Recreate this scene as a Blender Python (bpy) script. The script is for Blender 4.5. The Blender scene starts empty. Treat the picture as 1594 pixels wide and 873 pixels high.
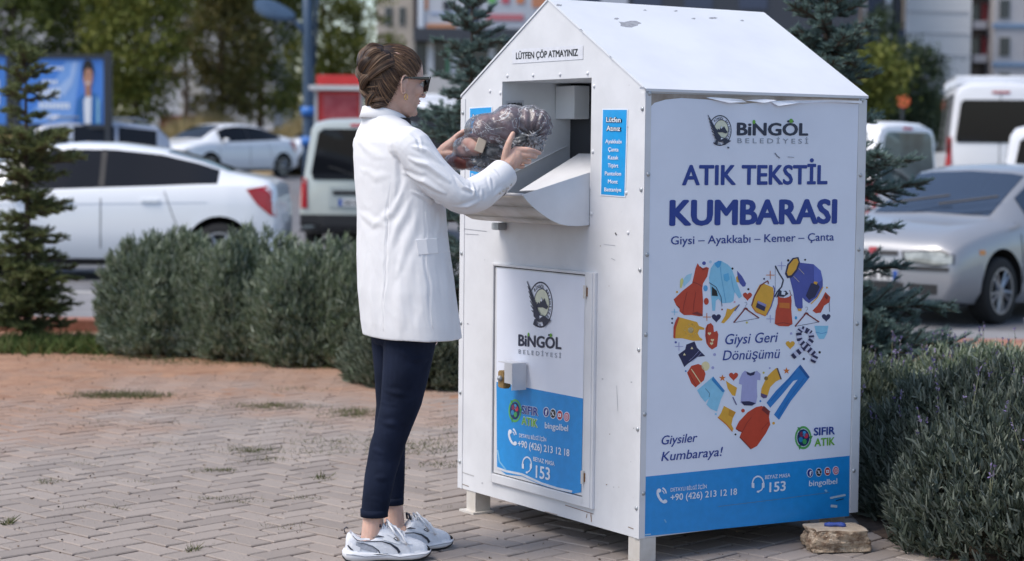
import bpy, bmesh, math, random
import numpy as np
from mathutils import Vector, Matrix, noise
PI = math.pi
R = math.radians
sc = bpy.context.scene
col = sc.collection

# ------------------------------------------------------------------ camera
FPX, PITCH, ROLL, CH = 3028.8, 0.0651, 0.0106, 1.34
IW, IH = 1594.0, 873.0
_fw = Vector((0, math.cos(PITCH), -math.sin(PITCH)))
_up0 = Vector((0, math.sin(PITCH), math.cos(PITCH)))
_rt0 = Vector((1, 0, 0))
_rt = _rt0 * math.cos(ROLL) + _up0 * math.sin(ROLL)
_up = -_rt0 * math.sin(ROLL) + _up0 * math.cos(ROLL)
cd = bpy.data.cameras.new('camera')
cam = bpy.data.objects.new('camera', cd)
col.objects.link(cam)
cam.matrix_world = Matrix(((_rt.x, _up.x, -_fw.x, 0), (_rt.y, _up.y, -_fw.y, 0), (_rt.z, _up.z, -_fw.z, CH), (0, 0, 0, 1)))
cd.sensor_width = 36
cd.lens = FPX / IW * 36
cd.clip_start = 0.1
cd.clip_end = 2000
cd.dof.use_dof = True
cd.dof.focus_distance = 6.45
cd.dof.aperture_fstop = 3.0
sc.camera = cam
sc.render.resolution_x, sc.render.resolution_y = 1024, 561

# ------------------------------------------------------------------ light
SUN_EL, SUN_AZ = R(56), R(248)       # azimuth clockwise from +Y: left of the camera, a little behind it
w = bpy.data.worlds.new('World')
sc.world = w
w.use_nodes = True
nt = w.node_tree
bg = nt.nodes['Background']
sky = nt.nodes.new('ShaderNodeTexSky')
sky.sky_type = 'NISHITA'
sky.sun_disc = False
sky.sun_elevation = SUN_EL
sky.sun_rotation = SUN_AZ
sky.air_density = 1.0
sky.dust_density = 1.5
nt.links.new(sky.outputs[0], bg.inputs[0])
bg.inputs[1].default_value = 0.14
sd = bpy.data.lights.new('sun', 'SUN')
sun = bpy.data.objects.new('sun', sd)
col.objects.link(sun)
sd.energy = 2.1
sd.angle = R(30)
sd.color = (1.0, 0.92, 0.82)
_sv = Vector((math.sin(SUN_AZ) * math.cos(SUN_EL), math.cos(SUN_AZ) * math.cos(SUN_EL), math.sin(SUN_EL)))
sun.rotation_euler = _sv.to_track_quat('Z', 'Y').to_euler()
sc.view_settings.view_transform = 'Standard'
sc.view_settings.look = 'None'
sc.view_settings.gamma = 1
sc.view_settings.exposure = 0.55
sc.cycles.use_denoising = True
sc.cycles.max_bounces = 6
sc.cycles.transparent_max_bounces = 12
sc.cycles.caustics_reflective = False
sc.cycles.caustics_refractive = False

# ------------------------------------------------------------------ materials
def _n(nt, t, **k):
    n = nt.nodes.new(t)
    for a, b in k.items():
        setattr(n, a, b)
    return n

def mat(name, c, rough=.5, metal=0., var=0., vscale=5., c2=None, bump=0., bscale=40., spec=.5, coat=0., trans=0., detail=4., stretch=None, alpha=1., lo=.35, hi=.65, sub=0.):
    m = bpy.data.materials.new(name)
    m.use_nodes = True
    nt = m.node_tree
    b = nt.nodes['Principled BSDF']
    b.inputs['Roughness'].default_value = rough
    b.inputs['Metallic'].default_value = metal
    b.inputs['Specular IOR Level'].default_value = spec
    b.inputs['Coat Weight'].default_value = coat
    b.inputs['Coat Roughness'].default_value = .05
    b.inputs['Transmission Weight'].default_value = trans
    if sub:
        b.inputs['Subsurface Weight'].default_value = sub
        b.inputs['Subsurface Radius'].default_value = (.012, .005, .003)
        b.inputs['Subsurface Scale'].default_value = 1.0
    b.inputs['Base Color'].default_value = (*c, 1)
    tc = _n(nt, 'ShaderNodeTexCoord')
    src = tc.outputs['Object']
    if stretch:
        mp = _n(nt, 'ShaderNodeMapping')
        mp.inputs['Scale'].default_value = stretch
        nt.links.new(src, mp.inputs[0])
        src = mp.outputs[0]
    if var or c2:
        nz = _n(nt, 'ShaderNodeTexNoise')
        nz.inputs['Scale'].default_value = vscale
        nz.inputs['Detail'].default_value = detail
        nz.inputs['Roughness'].default_value = .6
        nt.links.new(src, nz.inputs['Vector'])
        rp = _n(nt, 'ShaderNodeValToRGB')
        rp.color_ramp.elements[0].position = lo
        rp.color_ramp.elements[1].position = hi
        if c2 is None:
            a = tuple(max(0, v * (1 - var)) for v in c)
            z = tuple(min(1, v * (1 + var)) for v in c)
        else:
            a, z = c, c2
        rp.color_ramp.elements[0].color = (*a, 1)
        rp.color_ramp.elements[1].color = (*z, 1)
        nt.links.new(nz.outputs[0], rp.inputs[0])
        nt.links.new(rp.outputs[0], b.inputs['Base Color'])
    if bump:
        nb = _n(nt, 'ShaderNodeTexNoise')
        nb.inputs['Scale'].default_value = bscale
        nb.inputs['Detail'].default_value = 5
        nt.links.new(src, nb.inputs['Vector'])
        bp = _n(nt, 'ShaderNodeBump')
        bp.inputs['Strength'].default_value = min(1, bump)
        bp.inputs['Distance'].default_value = .01
        nt.links.new(nb.outputs[0], bp.inputs['Height'])
        nt.links.new(bp.outputs[0], b.inputs['Normal'])
    return m

def hexc(h):
    h = h.lstrip('#')
    return tuple(((int(h[i:i+2], 16) / 255 + .055) / 1.055) ** 2.4 if int(h[i:i+2], 16) > 10 else int(h[i:i+2], 16) / 255 / 12.92 for i in (0, 2, 4))

_mc = {}
def ink(h, rough=.35):
    if h not in _mc:
        _mc[h] = mat('print_' + h, hexc(h), rough, var=.05, vscale=30)
    return _mc[h]

# ------------------------------------------------------------------ objects
def link(o, parent=None):
    col.objects.link(o)
    if parent is not None:
        o.parent = parent
    return o

def tag(o, label=None, cat=None, group=None, kind=None):
    if label: o['label'] = label
    if cat: o['category'] = cat
    if group: o['group'] = group
    if kind: o['kind'] = kind
    return o

def empty(name, loc=(0, 0, 0), rz=0):
    o = bpy.data.objects.new(name, None)
    o.empty_display_size = .1
    col.objects.link(o)
    o.location = loc
    o.rotation_euler = (0, 0, rz)
    return o

def copy_tree(o, parent=None):
    c = o.copy()
    col.objects.link(c)
    c.parent = parent
    for ch in list(o.children):
        copy_tree(ch, c)
    return c

class MB:
    """collects geometry; build() links it as one mesh object"""
    def __init__(s):
        s.v, s.f, s.m, s.mats = [], [], [], []
    def mi(s, m):
        if m is None: return 0
        if m not in s.mats: s.mats.append(m)
        return s.mats.index(m)
    def add(s, vs, fs, m=None, M=None):
        k = len(s.v)
        if M is not None: vs = [M @ Vector(p) for p in vs]
        s.v += [tuple(p) for p in vs]
        i = s.mi(m)
        s.f += [tuple(a + k for a in f) for f in fs]
        s.m += [i] * len(fs)
    def box(s, c, d, m=None, rz=0, M=None, bev=0):
        x, y, z = d[0] / 2, d[1] / 2, d[2] / 2
        if bev:
            bm = bmesh.new()
            bmesh.ops.create_cube(bm, size=1)
            for v in bm.verts: v.co = Vector((v.co.x * d[0], v.co.y * d[1], v.co.z * d[2]))
            bmesh.ops.bevel(bm, geom=bm.edges[:], offset=bev, segments=2, affect='EDGES')
            vs = [v.co.copy() for v in bm.verts]
            fs = [[v.index for v in f.verts] for f in bm.faces]
            bm.free()
        else:
            vs = [Vector((a * x, b * y, e * z)) for a in (-1, 1) for b in (-1, 1) for e in (-1, 1)]
            fs = [(0, 1, 3, 2), (4, 6, 7, 5), (0, 4, 5, 1), (2, 3, 7, 6), (0, 2, 6, 4), (1, 5, 7, 3)]
        T = Matrix.Translation(c) @ Matrix.Rotation(rz, 4, 'Z')
        if M is not None: T = M @ T
        s.add(vs, fs, m, T)
    def tube(s, pts, rad, m=None, n=8, cap=True, M=None, flat=1.0, upv=None):
        pts = [Vector(p) for p in pts]
        if not hasattr(rad, '__len__'): rad = [rad] * len(pts)
        vs, fs = [], []
        pu = None
        for i, p in enumerate(pts):
            t = (pts[min(i + 1, len(pts) - 1)] - pts[max(i - 1, 0)]).normalized()
            if pu is None:
                a = Vector(upv) if upv else (Vector((0, 0, 1)) if abs(t.z) < .9 else Vector((1, 0, 0)))
            else: a = pu
            u = (a - t * a.dot(t)).normalized()
            pu = u
            b = t.cross(u)
            r = rad[i]
            ra, rb = (r if hasattr(r, '__len__') else (r, r * flat))
            for k in range(n):
                th = 2 * PI * k / n
                vs.append(p + b * (math.cos(th) * ra) + u * (math.sin(th) * rb))
        for i in range(len(pts) - 1):
            for k in range(n):
                k2 = (k + 1) % n
                fs.append((i * n + k, i * n + k2, (i + 1) * n + k2, (i + 1) * n + k))
        if cap:
            fs.append(tuple(range(n))[::-1])
            fs.append(tuple((len(pts) - 1) * n + k for k in range(n)))
        s.add(vs, fs, m, M)
    def prism(s, poly, h0, h1, m=None, M=None):
        """poly in XY extruded h0..h1 in Z"""
        n = len(poly)
        vs = [(p[0], p[1], h0) for p in poly] + [(p[0], p[1], h1) for p in poly]
        fs = [tuple(range(n))[::-1], tuple(range(n, 2 * n))] + [(i, (i + 1) % n, n + (i + 1) % n, n + i) for i in range(n)]
        s.add(vs, fs, m, M)
    def sphere(s, c, r, m=None, n=12, k=8, M=None):
        if not hasattr(r, '__len__'): r = (r, r, r)
        vs = [(c[0], c[1], c[2] - r[2])]
        for j in range(1, k):
            a = -PI / 2 + PI * j / k
            for i in range(n):
                b = 2 * PI * i / n
                vs.append((c[0] + r[0] * math.cos(a) * math.cos(b), c[1] + r[1] * math.cos(a) * math.sin(b), c[2] + r[2] * math.sin(a)))
        vs.append((c[0], c[1], c[2] + r[2]))
        fs = [(0, 1 + (i + 1) % n, 1 + i) for i in range(n)]
        for j in range(k - 2):
            for i in range(n):
                a = 1 + j * n
                fs.append((a + i, a + (i + 1) % n, a + n + (i + 1) % n, a + n + i))
        L = len(vs) - 1
        a = 1 + (k - 2) * n
        fs += [(a + i, a + (i + 1) % n, L) for i in range(n)]
        s.add(vs, fs, m, M)
    def mesh(s, name, smooth=False):
        me = bpy.data.meshes.new(name)
        me.from_pydata(s.v, [], s.f)
        for m in s.mats: me.materials.append(m)
        if len(s.mats) > 1: me.polygons.foreach_set('material_index', s.m)
        if smooth: me.polygons.foreach_set('use_smooth', [True] * len(s.f))
        me.update()
        return me
    def build(s, name, m=None, parent=None, smooth=False, bev=0, angle=None, fix=True):
        if m is not None and not s.mats: s.mats = [m]
        me = s.mesh(name, smooth)
        if fix:
            bm = bmesh.new(); bm.from_mesh(me)
            bmesh.ops.recalc_face_normals(bm, faces=bm.faces[:])
            bm.to_mesh(me); bm.free()
        if angle is not None:
            me.shade_auto_smooth(use_auto_smooth=True, angle=R(angle)) if hasattr(me, 'shade_auto_smooth') else me.set_sharp_from_angle(angle=R(angle))
        o = bpy.data.objects.new(name, me)
        link(o, parent)
        if bev:
            b = o.modifiers.new('bevel', 'BEVEL')
            b.width = bev; b.segments = 2; b.limit_method = 'ANGLE'; b.angle_limit = R(40)
        return o

def np_mesh(name, quads, mats, parent=None, mi=None, smooth=False):
    """quads: (N,K,3) array of K-gons"""
    N, K = quads.shape[0], quads.shape[1]
    me = bpy.data.meshes.new(name)
    me.vertices.add(N * K)
    me.vertices.foreach_set('co', np.ascontiguousarray(quads, dtype=np.float32).ravel())
    me.loops.add(N * K)
    me.loops.foreach_set('vertex_index', np.arange(N * K, dtype=np.int32))
    me.polygons.add(N)
    me.polygons.foreach_set('loop_start', np.arange(0, N * K, K, dtype=np.int32))
    try: me.polygons.foreach_set('loop_total', np.full(N, K, dtype=np.int32))
    except Exception: pass
    for m in (mats if isinstance(mats, (list, tuple)) else [mats]): me.materials.append(m)
    if mi is not None: me.polygons.foreach_set('material_index', np.asarray(mi, dtype=np.int32))
    me.update(calc_edges=True)
    me.validate()
    o = bpy.data.objects.new(name, me)
    return link(o, parent)

def ray(px, py):
    """direction in the place for a measured point of the photograph"""
    return (_fw + _rt * ((px - IW / 2) / FPX) - _up * ((py - IH / 2) / FPX))
def at(px, py, Y):
    d = ray(px, py)
    return Vector((0, 0, CH)) + d * (Y / d.y)
def on_ground(px, py, z=0):
    d = ray(px, py)
    return Vector((0, 0, CH)) + d * ((z - CH) / d.z)

# ------------------------------------------------------------------ lettering
_tc = {}
def text_geom(body, bold=0., shear=0.):
    k = (body, bold, shear)
    if k in _tc: return _tc[k]
    c = bpy.data.curves.new('lettering', 'FONT')
    c.body = body
    c.offset = bold
    c.shear = shear
    c.resolution_u = 3
    o = bpy.data.objects.new('lettering', c)
    col.objects.link(o)
    bpy.context.view_layer.update()
    me = bpy.data.meshes.new_from_object(o.evaluated_get(bpy.context.evaluated_depsgraph_get()))
    vs = [tuple(v.co) for v in me.vertices]
    fs = [tuple(p.vertices) for p in me.polygons]
    bpy.data.objects.remove(o); bpy.data.curves.remove(c); bpy.data.meshes.remove(me)
    x0 = min(v[0] for v in vs); x1 = max(v[0] for v in vs)
    _tc[k] = (vs, fs, x0, x1)
    return _tc[k]
CAP = .729

class Sheet:
    """a flat printed surface: photo measurements are turned into its own plane"""
    def __init__(s, origin, ux, uy, nrm):
        s.o, s.ux, s.uy, s.n = Vector(origin), Vector(ux), Vector(uy), Vector(nrm)
        s.mb = MB()
        s.lift = .0006
    def uv(s, px, py):
        d = ray(px, py)
        c = Vector((0, 0, CH))
        t = (s.o - c).dot(s.n) / d.dot(s.n)
        p = c + d * t - s.o
        return (p.dot(s.ux), p.dot(s.uy))
    def put(s, vs, fs, m, layer=1):
        s.mb.add([(v[0], v[1], s.lift * layer) for v in vs], fs, m)
    def poly(s, pts, m, layer=1, raw=False):
        q = [p if raw else s.uv(*p) for p in pts]
        s.put(q, [tuple(range(len(q)))], m, layer)
    def ell(s, px, py, rx, ry, m, layer=1, n=20, a0=0, a1=2 * PI, w=None):
        """disc, or a ring/arc of width w (fraction of the radius)"""
        n = max(4, n)
        if w is None:
            s.poly([(px + rx * math.cos(2 * PI * i / n), py + ry * math.sin(2 * PI * i / n)) for i in range(n)], m, layer)
        else:
            a = [(px + rx * math.cos(a0 + (a1 - a0) * i / n), py + ry * math.sin(a0 + (a1 - a0) * i / n)) for i in range(n + 1)]
            b = [(px + rx * (1 - w) * math.cos(a0 + (a1 - a0) * i / n), py + ry * (1 - w) * math.sin(a0 + (a1 - a0) * i / n)) for i in range(n + 1)]
            q = [s.uv(*p) for p in a + b]
            s.put(q, [(i, i + 1, n + 2 + i, n + 1 + i) for i in range(n)], m, layer)
    def line(s, pts, wd, m, layer=1):
        for (x0, y0), (x1, y1) in zip(pts[:-1], pts[1:]):
            L = math.hypot(x1 - x0, y1 - y0) or 1
            nx, ny = -(y1 - y0) / L * wd / 2, (x1 - x0) / L * wd / 2
            s.poly([(x0 + nx, y0 + ny), (x1 + nx, y1 + ny), (x1 - nx, y1 - ny), (x0 - nx, y0 - ny)], m, layer)
    def text(s, body, p0, p1, cap, m, bold=0., shear=0., layer=2):
        extra = bold
        vs, fs, x0, x1 = text_geom(body, 0, shear)
        a = Vector(s.uv(*p0)); b = Vector(s.uv(*p1)); c = Vector(s.uv(p0[0], p0[1] - cap))
        ex = (b - a) / (x1 - x0)
        ey = (c - a) / CAP
        ey = Vector((0, ey.y))
        for i, (dx, dy) in enumerate(((0, 0), (1, 0), (-1, 0), (0, .7), (0, -.7), (.7, .5), (-.7, -.5), (.7, -.5), (-.7, .5)) if extra > 0 else ((0, 0),)):
            s.put([a + ex * (v[0] - x0 + dx * extra) + ey * (v[1] + dy * extra) for v in vs], fs, m, layer + .05 * i)
    def world(s):
        x, y, n = s.ux, s.uy, s.n
        return Matrix(((x.x, y.x, n.x, s.o.x), (x.y, y.y, n.y, s.o.y), (x.z, y.z, n.z, s.o.z), (0, 0, 0, 1)))
# ------------------------------------------------------------------ the donation bin
BC = Vector((0.426, 6.318, 0)); BRZ = PI / 2 - 0.9922
BW, BD, ZB, ZE, ZR = 1.1317, 0.9642, 0.083, 1.5494, 1.8721
bX = Vector((math.cos(BRZ), math.sin(BRZ), 0)); bY = Vector((-math.sin(BRZ), math.cos(BRZ), 0)); bZ = Vector((0, 0, 1))
BM = Matrix.Translation(BC) @ Matrix.Rotation(BRZ, 4, 'Z'); BMI = BM.inverted()
paint = mat('bin_white_paint', (.66, .67, .70), .42, var=.05, vscale=6, bump=.08, bscale=8, spec=.4)
paint_in = mat('bin_inner_paint', (.62, .65, .68), .5, var=.06, vscale=5)
paint_dust_shade = mat('bin_dust_and_shade_paint', (.50, .46, .41), .6, c2=(.66, .64, .61), vscale=7)  # dusty paint; on the tray it carries painted-in underside shade
roof_m = mat('bin_roof_paint', (.72, .74, .78), .38, var=.04, vscale=4, spec=.45)
galv = mat('galvanised_steel', (.42, .44, .46), .45, metal=.6, var=.15, vscale=30)
rust = mat('rust', (.16, .07, .03), .9, c2=(.30, .17, .09), vscale=60)
backing = mat('weathered_backing', (.27, .22, .18), .8, c2=(.46, .41, .36), vscale=9)
dark_m = mat('gap_shade_black', (.012, .012, .014), .5)

root = empty('donation_bin', BC, BRZ)
tag(root, 'white house-shaped metal textile donation bin with pitched roof and printed blue panels', 'donation bin')

def bsheet(o_local, ux_l, uy_l, n_l):
    Rm = BM.to_3x3()
    return Sheet(BM @ Vector(o_local), Rm @ Vector(ux_l), Rm @ Vector(uy_l), Rm @ Vector(n_l))
def bsheet_build(s, name, parent, off=0.):
    T = BMI @ s.world() @ Matrix.Translation((0, 0, off))
    s.mb.v = [tuple(T @ Vector(v)) for v in s.mb.v]
    return s.mb.build(name, None, parent, fix=False)

FR = lambda: bsheet((0, 0, 0), (0, 1, 0), (0, 0, 1), (-1, 0, 0))     # front face: u = along to the left
SD = lambda: bsheet((0, 0, 0), (1, 0, 0), (0, 0, 1), (0, -1, 0))     # side face: u = away from the corner
fr = FR(); si = SD()
oy1, oz1 = fr.uv(782, 127); oy0, _ = fr.uv(921, 122); _, oz0 = fr.uv(917, 352)
# walls
T = .003
mb = MB()
for sx, inner in ((0, False), (BD, True)):
    O = [(sx, 0, ZB), (sx, BW, ZB), (sx, BW, ZE), (sx, BW / 2, ZR), (sx, 0, ZE)]
    if inner:
        mb.add(O, [(0, 1, 2, 3, 4)], paint)
    else:
        I = [(sx, oy0, oz0), (sx, oy1, oz0), (sx, oy1, oz1), (sx, oy0, oz1)]
        mb.add(O + I, [(0, 1, 6, 5), (1, 2, 7, 6), (2, 3, 4, 8, 7), (4, 0, 5, 8)], paint)
mb.add([(0, 0, ZB), (BD, 0, ZB), (BD, 0, ZE), (0, 0, ZE)], [(0, 1, 2, 3)], paint)
mb.add([(0, BW, ZB), (BD, BW, ZB), (BD, BW, ZE), (0, BW, ZE)], [(3, 2, 1, 0)], paint)
mb.add([(0, 0, ZB), (BD, 0, ZB), (BD, BW, ZB), (0, BW, ZB)], [(3, 2, 1, 0)], paint)
mb.build('body', None, root)
# roof: two sheets folded down over the walls
rs = math.hypot(BW / 2, ZR - ZE)
for k in (0, 1):
    mb = MB()
    y0 = -.004 if k == 0 else BW + .004
    sgn = 1 if k == 0 else -1
    nz = Vector((0, -sgn * (ZR - ZE) / rs, (BW / 2) / rs))
    a = [Vector((x, y, z)) for x in (-.004, BD + .006) for (y, z) in ((y0, ZE), (BW / 2, ZR))]
    b = [p + nz * .006 for p in a]
    lip = [Vector((x, y0 - sgn * .002, ZE - .004)) for x in (-.004, BD + .006)]
    vs = a + b + lip
    mb.add(vs, [(0, 2, 3, 1), (4, 5, 7, 6), (0, 1, 5, 4), (2, 6, 7, 3), (0, 4, 6, 2), (1, 3, 7, 5)], roof_m)
    mb.add([a[0] + nz * .005, a[2] + nz * .005, lip[1], lip[0], a[0], a[2]], [(0, 1, 2, 3), (3, 2, 5, 4)], roof_m)
    ro = mb.build('roof_panel', None, root)
    if k == 0:
        n3 = Vector((0, -(ZR - ZE) / rs, BW / 2 / rs)); u3 = Vector((0, BW / 2 / rs, (ZR - ZE) / rs))
        s = bsheet(Vector((0, 0, ZE)) + n3 * .006, (1, 0, 0), u3, n3)
        g1, g2 = mat('flaked_primer', (.30, .31, .34), .8, var=.2, vscale=60), rust
        rnd = random.Random(4)
        for (x, y, rx, ry) in [(979, 38, 20, 6), (960, 29, 4, 2), (943, 70, 7, 3), (937, 52, 3, 1.4), (984, 52, 4, 1.3), (996, 54, 4, 1.2), (978, 67, 2.6, 1.2), (986, 68, 3.5, 1.3), (999, 71, 1.7, 1),
                               (950, 88, 1.5, 1.5), (962, 91, 4, 1.6), (991, 118, 2, 1), (1004, 16, 3, 1), (1052, 17, 3, 1.2), (1155, 32, 3, 1.4), (1236, 64, 3, 1.4), (1002, 137, 7, 1.8), (870, 8, 5, 2), (1110, 28, 7, 1.6), (1080, 29, 4, 1.2), (905, 46, 3, 1)]:
            s.poly([(x + rx * math.cos(a) * rnd.uniform(.55, 1.2), y + ry * math.sin(a) * rnd.uniform(.5, 1.2)) for a in [2 * PI * i / 13 for i in range(13)]], g1)
        for i in range(26):
            x = rnd.uniform(960, 1300); y = 140 + (x - 1000) * .035 - rnd.uniform(1, 90)
            s.poly([(x + rnd.uniform(.4, 1.6) * math.cos(a), y + rnd.uniform(.3, .8) * math.sin(a)) for a in (0, 1, 2, 3, 4, 5)], g1)
        bsheet_build(s, 'paint_flakes', ro)
# corner angles with bolts
for (cx, cy, dx, dy) in ((0, 0, 1, 1), (BD, 0, -1, 1), (0, BW, 1, -1), (BD, BW, -1, -1)):
    mb = MB(); t = .003; wl = .030
    mb.box((cx - dx * t / 2, cy + dy * (wl / 2 - t), (ZB + ZE) / 2 - .004), (t, wl, ZE - ZB - .008), paint)
    wl2 = .024 if cx == 0 else .038
    mb.box((cx + dx * (wl2 / 2 - t - .0001), cy - dy * t / 2, (ZB + ZE) / 2 - .004), (wl2, t, ZE - ZB - .008), paint)
    co = mb.build('corner_angle', None, root)
    for i in range(6):
        z = ZB + .10 + i * (ZE - ZB - .16) / 5
        m2 = MB(); m2.sphere((cx - dx * t, cy + dy * .012, z), (.006, .008, .008), galv, 8, 5)
        m2.build('bolt', None, co, smooth=True)
        m2 = MB(); m2.sphere((cx + dx * wl2 * .55, cy - dy * t, z + .05), (.008, .005, .008), galv, 8, 5)
        m2.build('bolt', None, co, smooth=True)
# legs
for (cx, cy, plate) in ((.0, .0, 0), (.0, BW - .115, 1), (BD - .07, .06, 0), (BD - .07, BW - .115, 1)):
    mb = MB(); t = .004; wl = .062
    mb.box((cx + t / 2 + .003, cy + wl / 2, ZB / 2), (t, wl, ZB - .002), paint_dust_shade)
    mb.box((cx + t + .003 + wl / 2, cy + t / 2, ZB / 2), (wl, t, ZB - .002), paint_dust_shade)
    if plate: mb.box((cx + .03, cy + .035, .004), (.09, .10, .008), paint_dust_shade)
    mb.build('leg', None, root)
# opening: liner, ramp, inner box, hopper
mb = MB(); dd = .30
y0, y1, z0, z1 = oy0, oy1, oz0 + .0, oz1
mb.add([(.001, y1, z0 - .02), (.001, y1, z1), (dd, y1, z1), (dd, y1, z0 - .02)], [(0, 1, 2, 3)], paint_in)
mb.add([(.001, y0, z0 - .02), (.001, y0, z1), (dd, y0, z1), (dd, y0, z0 - .02)], [(3, 2, 1, 0)], paint_in)
mb.add([(.001, y0, z1), (.001, y1, z1), (dd, y1, z1), (dd, y0, z1)], [(3, 2, 1, 0)], paint_in)
mb.build('chute_liner', None, root, fix=False)
mb = MB(); mb.add([(dd, y0, z0 - .02), (dd, y1, z0 - .02), (dd, y1, z1), (dd, y0, z1)], [(0, 1, 2, 3)], mat('void_shade_black', (.03, .033, .04), .8))  # near-black sheet paints in the shade of the void behind the opening
mb.build('void_shade_sheet', None, root, fix=False)
mb = MB(); mb.box((dd - .035, y1 - .062, z1 - .070), (.07, .12, .12), paint_in); mb.build('stop_box', None, root, bev=.004)
mb = MB()
mb.add([(.012, y0 + .004, z0 + .13), (.012, y1 - .10, z0 + .11), (dd - .03, y1 - .10, z0 + .245), (dd - .03, y0 + .004, z0 + .245)], [(0, 1, 2, 3)], paint)
o = mb.build('ramp_plate', None, root); md = o.modifiers.new('s', 'SOLIDIFY'); md.thickness = .003
mb = MB(); mb.tube([(.02, y1 - .003, z0 + .16), (dd - .02, y1 - .003, z0 + .27)], .0025, paint_in, 6); mb.build('liner_seam', None, root)
# cheeks and curved tray
ck = bsheet((0, oy0 + .003, 0), (-1, 0, 0), (0, 0, 1), (0, -1, 0))
arc = [(813, 303), (820, 312), (830, 323), (842, 333), (856, 342), (870, 348), (884, 351.5), (900, 352), (917, 350)]
arcl = [ck.uv(*p) for p in arc]
arcl[-1] = (-.001, arcl[-1][1])
top = (-.001, ck.uv(917, 268)[1])
hop = empty('hopper', (0, 0, 0)); hop.parent = root
yl = oy1 - .004
for yy in (oy0 + .003, yl - .003):
    mb = MB()
    pl = arcl + [top]
    n = len(pl)
    vs = [(-p[0], yy, p[1]) for p in pl] + [(-p[0], yy + .003, p[1]) for p in pl]
    mb.add(vs, [tuple(range(n)), tuple(range(n, 2 * n))[::-1]] + [(i, (i + 1) % n, n + (i + 1) % n, n + i) for i in range(n)], paint)
    mb.build('cheek_plate', None, hop)
mb = MB()
n = len(arcl)
for i in range(n - 1):
    (a, za), (b, zb_) = arcl[i], arcl[i + 1]
    mb.add([(-a, oy0 + .001, za), (-a, yl, za), (-b, yl, zb_), (-b, oy0 + .001, zb_)], [(0, 1, 2, 3)], paint_dust_shade)  # shade of the downward-facing tray put into its colour
bm_ = mb.build('curved_tray', None, hop, smooth=True)
me = bm_.data; bb = bmesh.new(); bb.from_mesh(me); bmesh.ops.remove_doubles(bb, verts=bb.verts[:], dist=.0005); bb.to_mesh(me); bb.free()
md = bm_.modifiers.new('s', 'SOLIDIFY'); md.thickness = .003; md.offset = -1
mb = MB(); mb.tube([(-arcl[0][0], oy0, arcl[0][1]), (-arcl[0][0], yl, arcl[0][1])], .005, paint, 8); mb.build('tray_lip', None, hop, smooth=True)
mb = MB(); p = fr.uv(783, 352); mb.box((-.018, p[0], p[1]), (.034, .05, .026), galv, bev=.003); mb.build('tray_catch', None, root)
# bolts round the opening
for (px, py) in [(790, 118), (830, 117), (872, 116), (915, 114), (779, 145), (779, 215), (925, 134), (923, 236), (921, 333), (763, 142), (978, 362), (975, 300)]:
    p = fr.uv(px, py); mb = MB(); mb.sphere((0, p[0], p[1]), (.005, .007, .007), paint, 8, 5); mb.build('rivet', None, root, smooth=True)
# door
dTL, dTR, dBR, dBL = fr.uv(772, 413), fr.uv(931, 420), fr.uv(925, 797), fr.uv(763, 744)
ym0, ym1 = (dTR[0] + dBR[0]) / 2, (dTL[0] + dBL[0]) / 2
zt, zb2 = (dTL[1] + dTR[1]) / 2, (dBL[1] + dBR[1]) / 2
door = empty('service_door', (0, 0, 0)); door.parent = root
iy0, iy1, iz0, iz1 = ym0 + .058, ym1 - .014, zb2 + .032, zt - .010
mb = MB()
mb.box((-.006, (ym1 + iy1) / 2, (zt + zb2) / 2), (.012, ym1 - iy1, zt - zb2), paint)
mb.box((-.006, (ym0 + iy0) / 2, (zt + zb2) / 2), (.012, iy0 - ym0, zt - zb2), paint)
mb.box((-.006, (iy0 + iy1) / 2, (zt + iz1) / 2), (.012, iy1 - iy0, zt - iz1), paint)
mb.box((-.006, (iy0 + iy1) / 2, (zb2 + iz0) / 2), (.012, iy1 - iy0, iz0 - zb2), paint)
mb.build('door_frame', None, door, bev=.002)
mb = MB(); mb.box((-.012 - .0015, ym0 + .026, (zt + zb2) / 2), (.003, .030, zt - zb2 - .004), paint); mb.build('hinge_strip', None, door, bev=.001)
mb = MB(); mb.box((-.003, (iy0 + iy1) / 2, (iz0 + iz1) / 2), (.004, iy1 - iy0 - .008, iz1 - iz0 - .008), paint); mb.build('door_leaf', None, door)
mb = MB(); mb.box((-.0005, (iy0 + iy1) / 2, (iz0 + iz1) / 2), (.001, iy1 - iy0, iz1 - iz0), dark_m); mb.build('door_gap_shade', None, door)  # black sheet stands in for the shade in the gap round the leaf
for (px, py) in ((918, 454), (914, 742)):
    p = fr.uv(px, py); mb = MB(); mb.tube([(-.020, p[0], p[1] - .022), (-.020, p[0], p[1] + .022)], .006, paint_dust_shade, 8)
    mb.box((-.016, p[0], p[1]), (.004, .02, .03), rust); mb.build('hinge', None, door, smooth=False)
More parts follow.
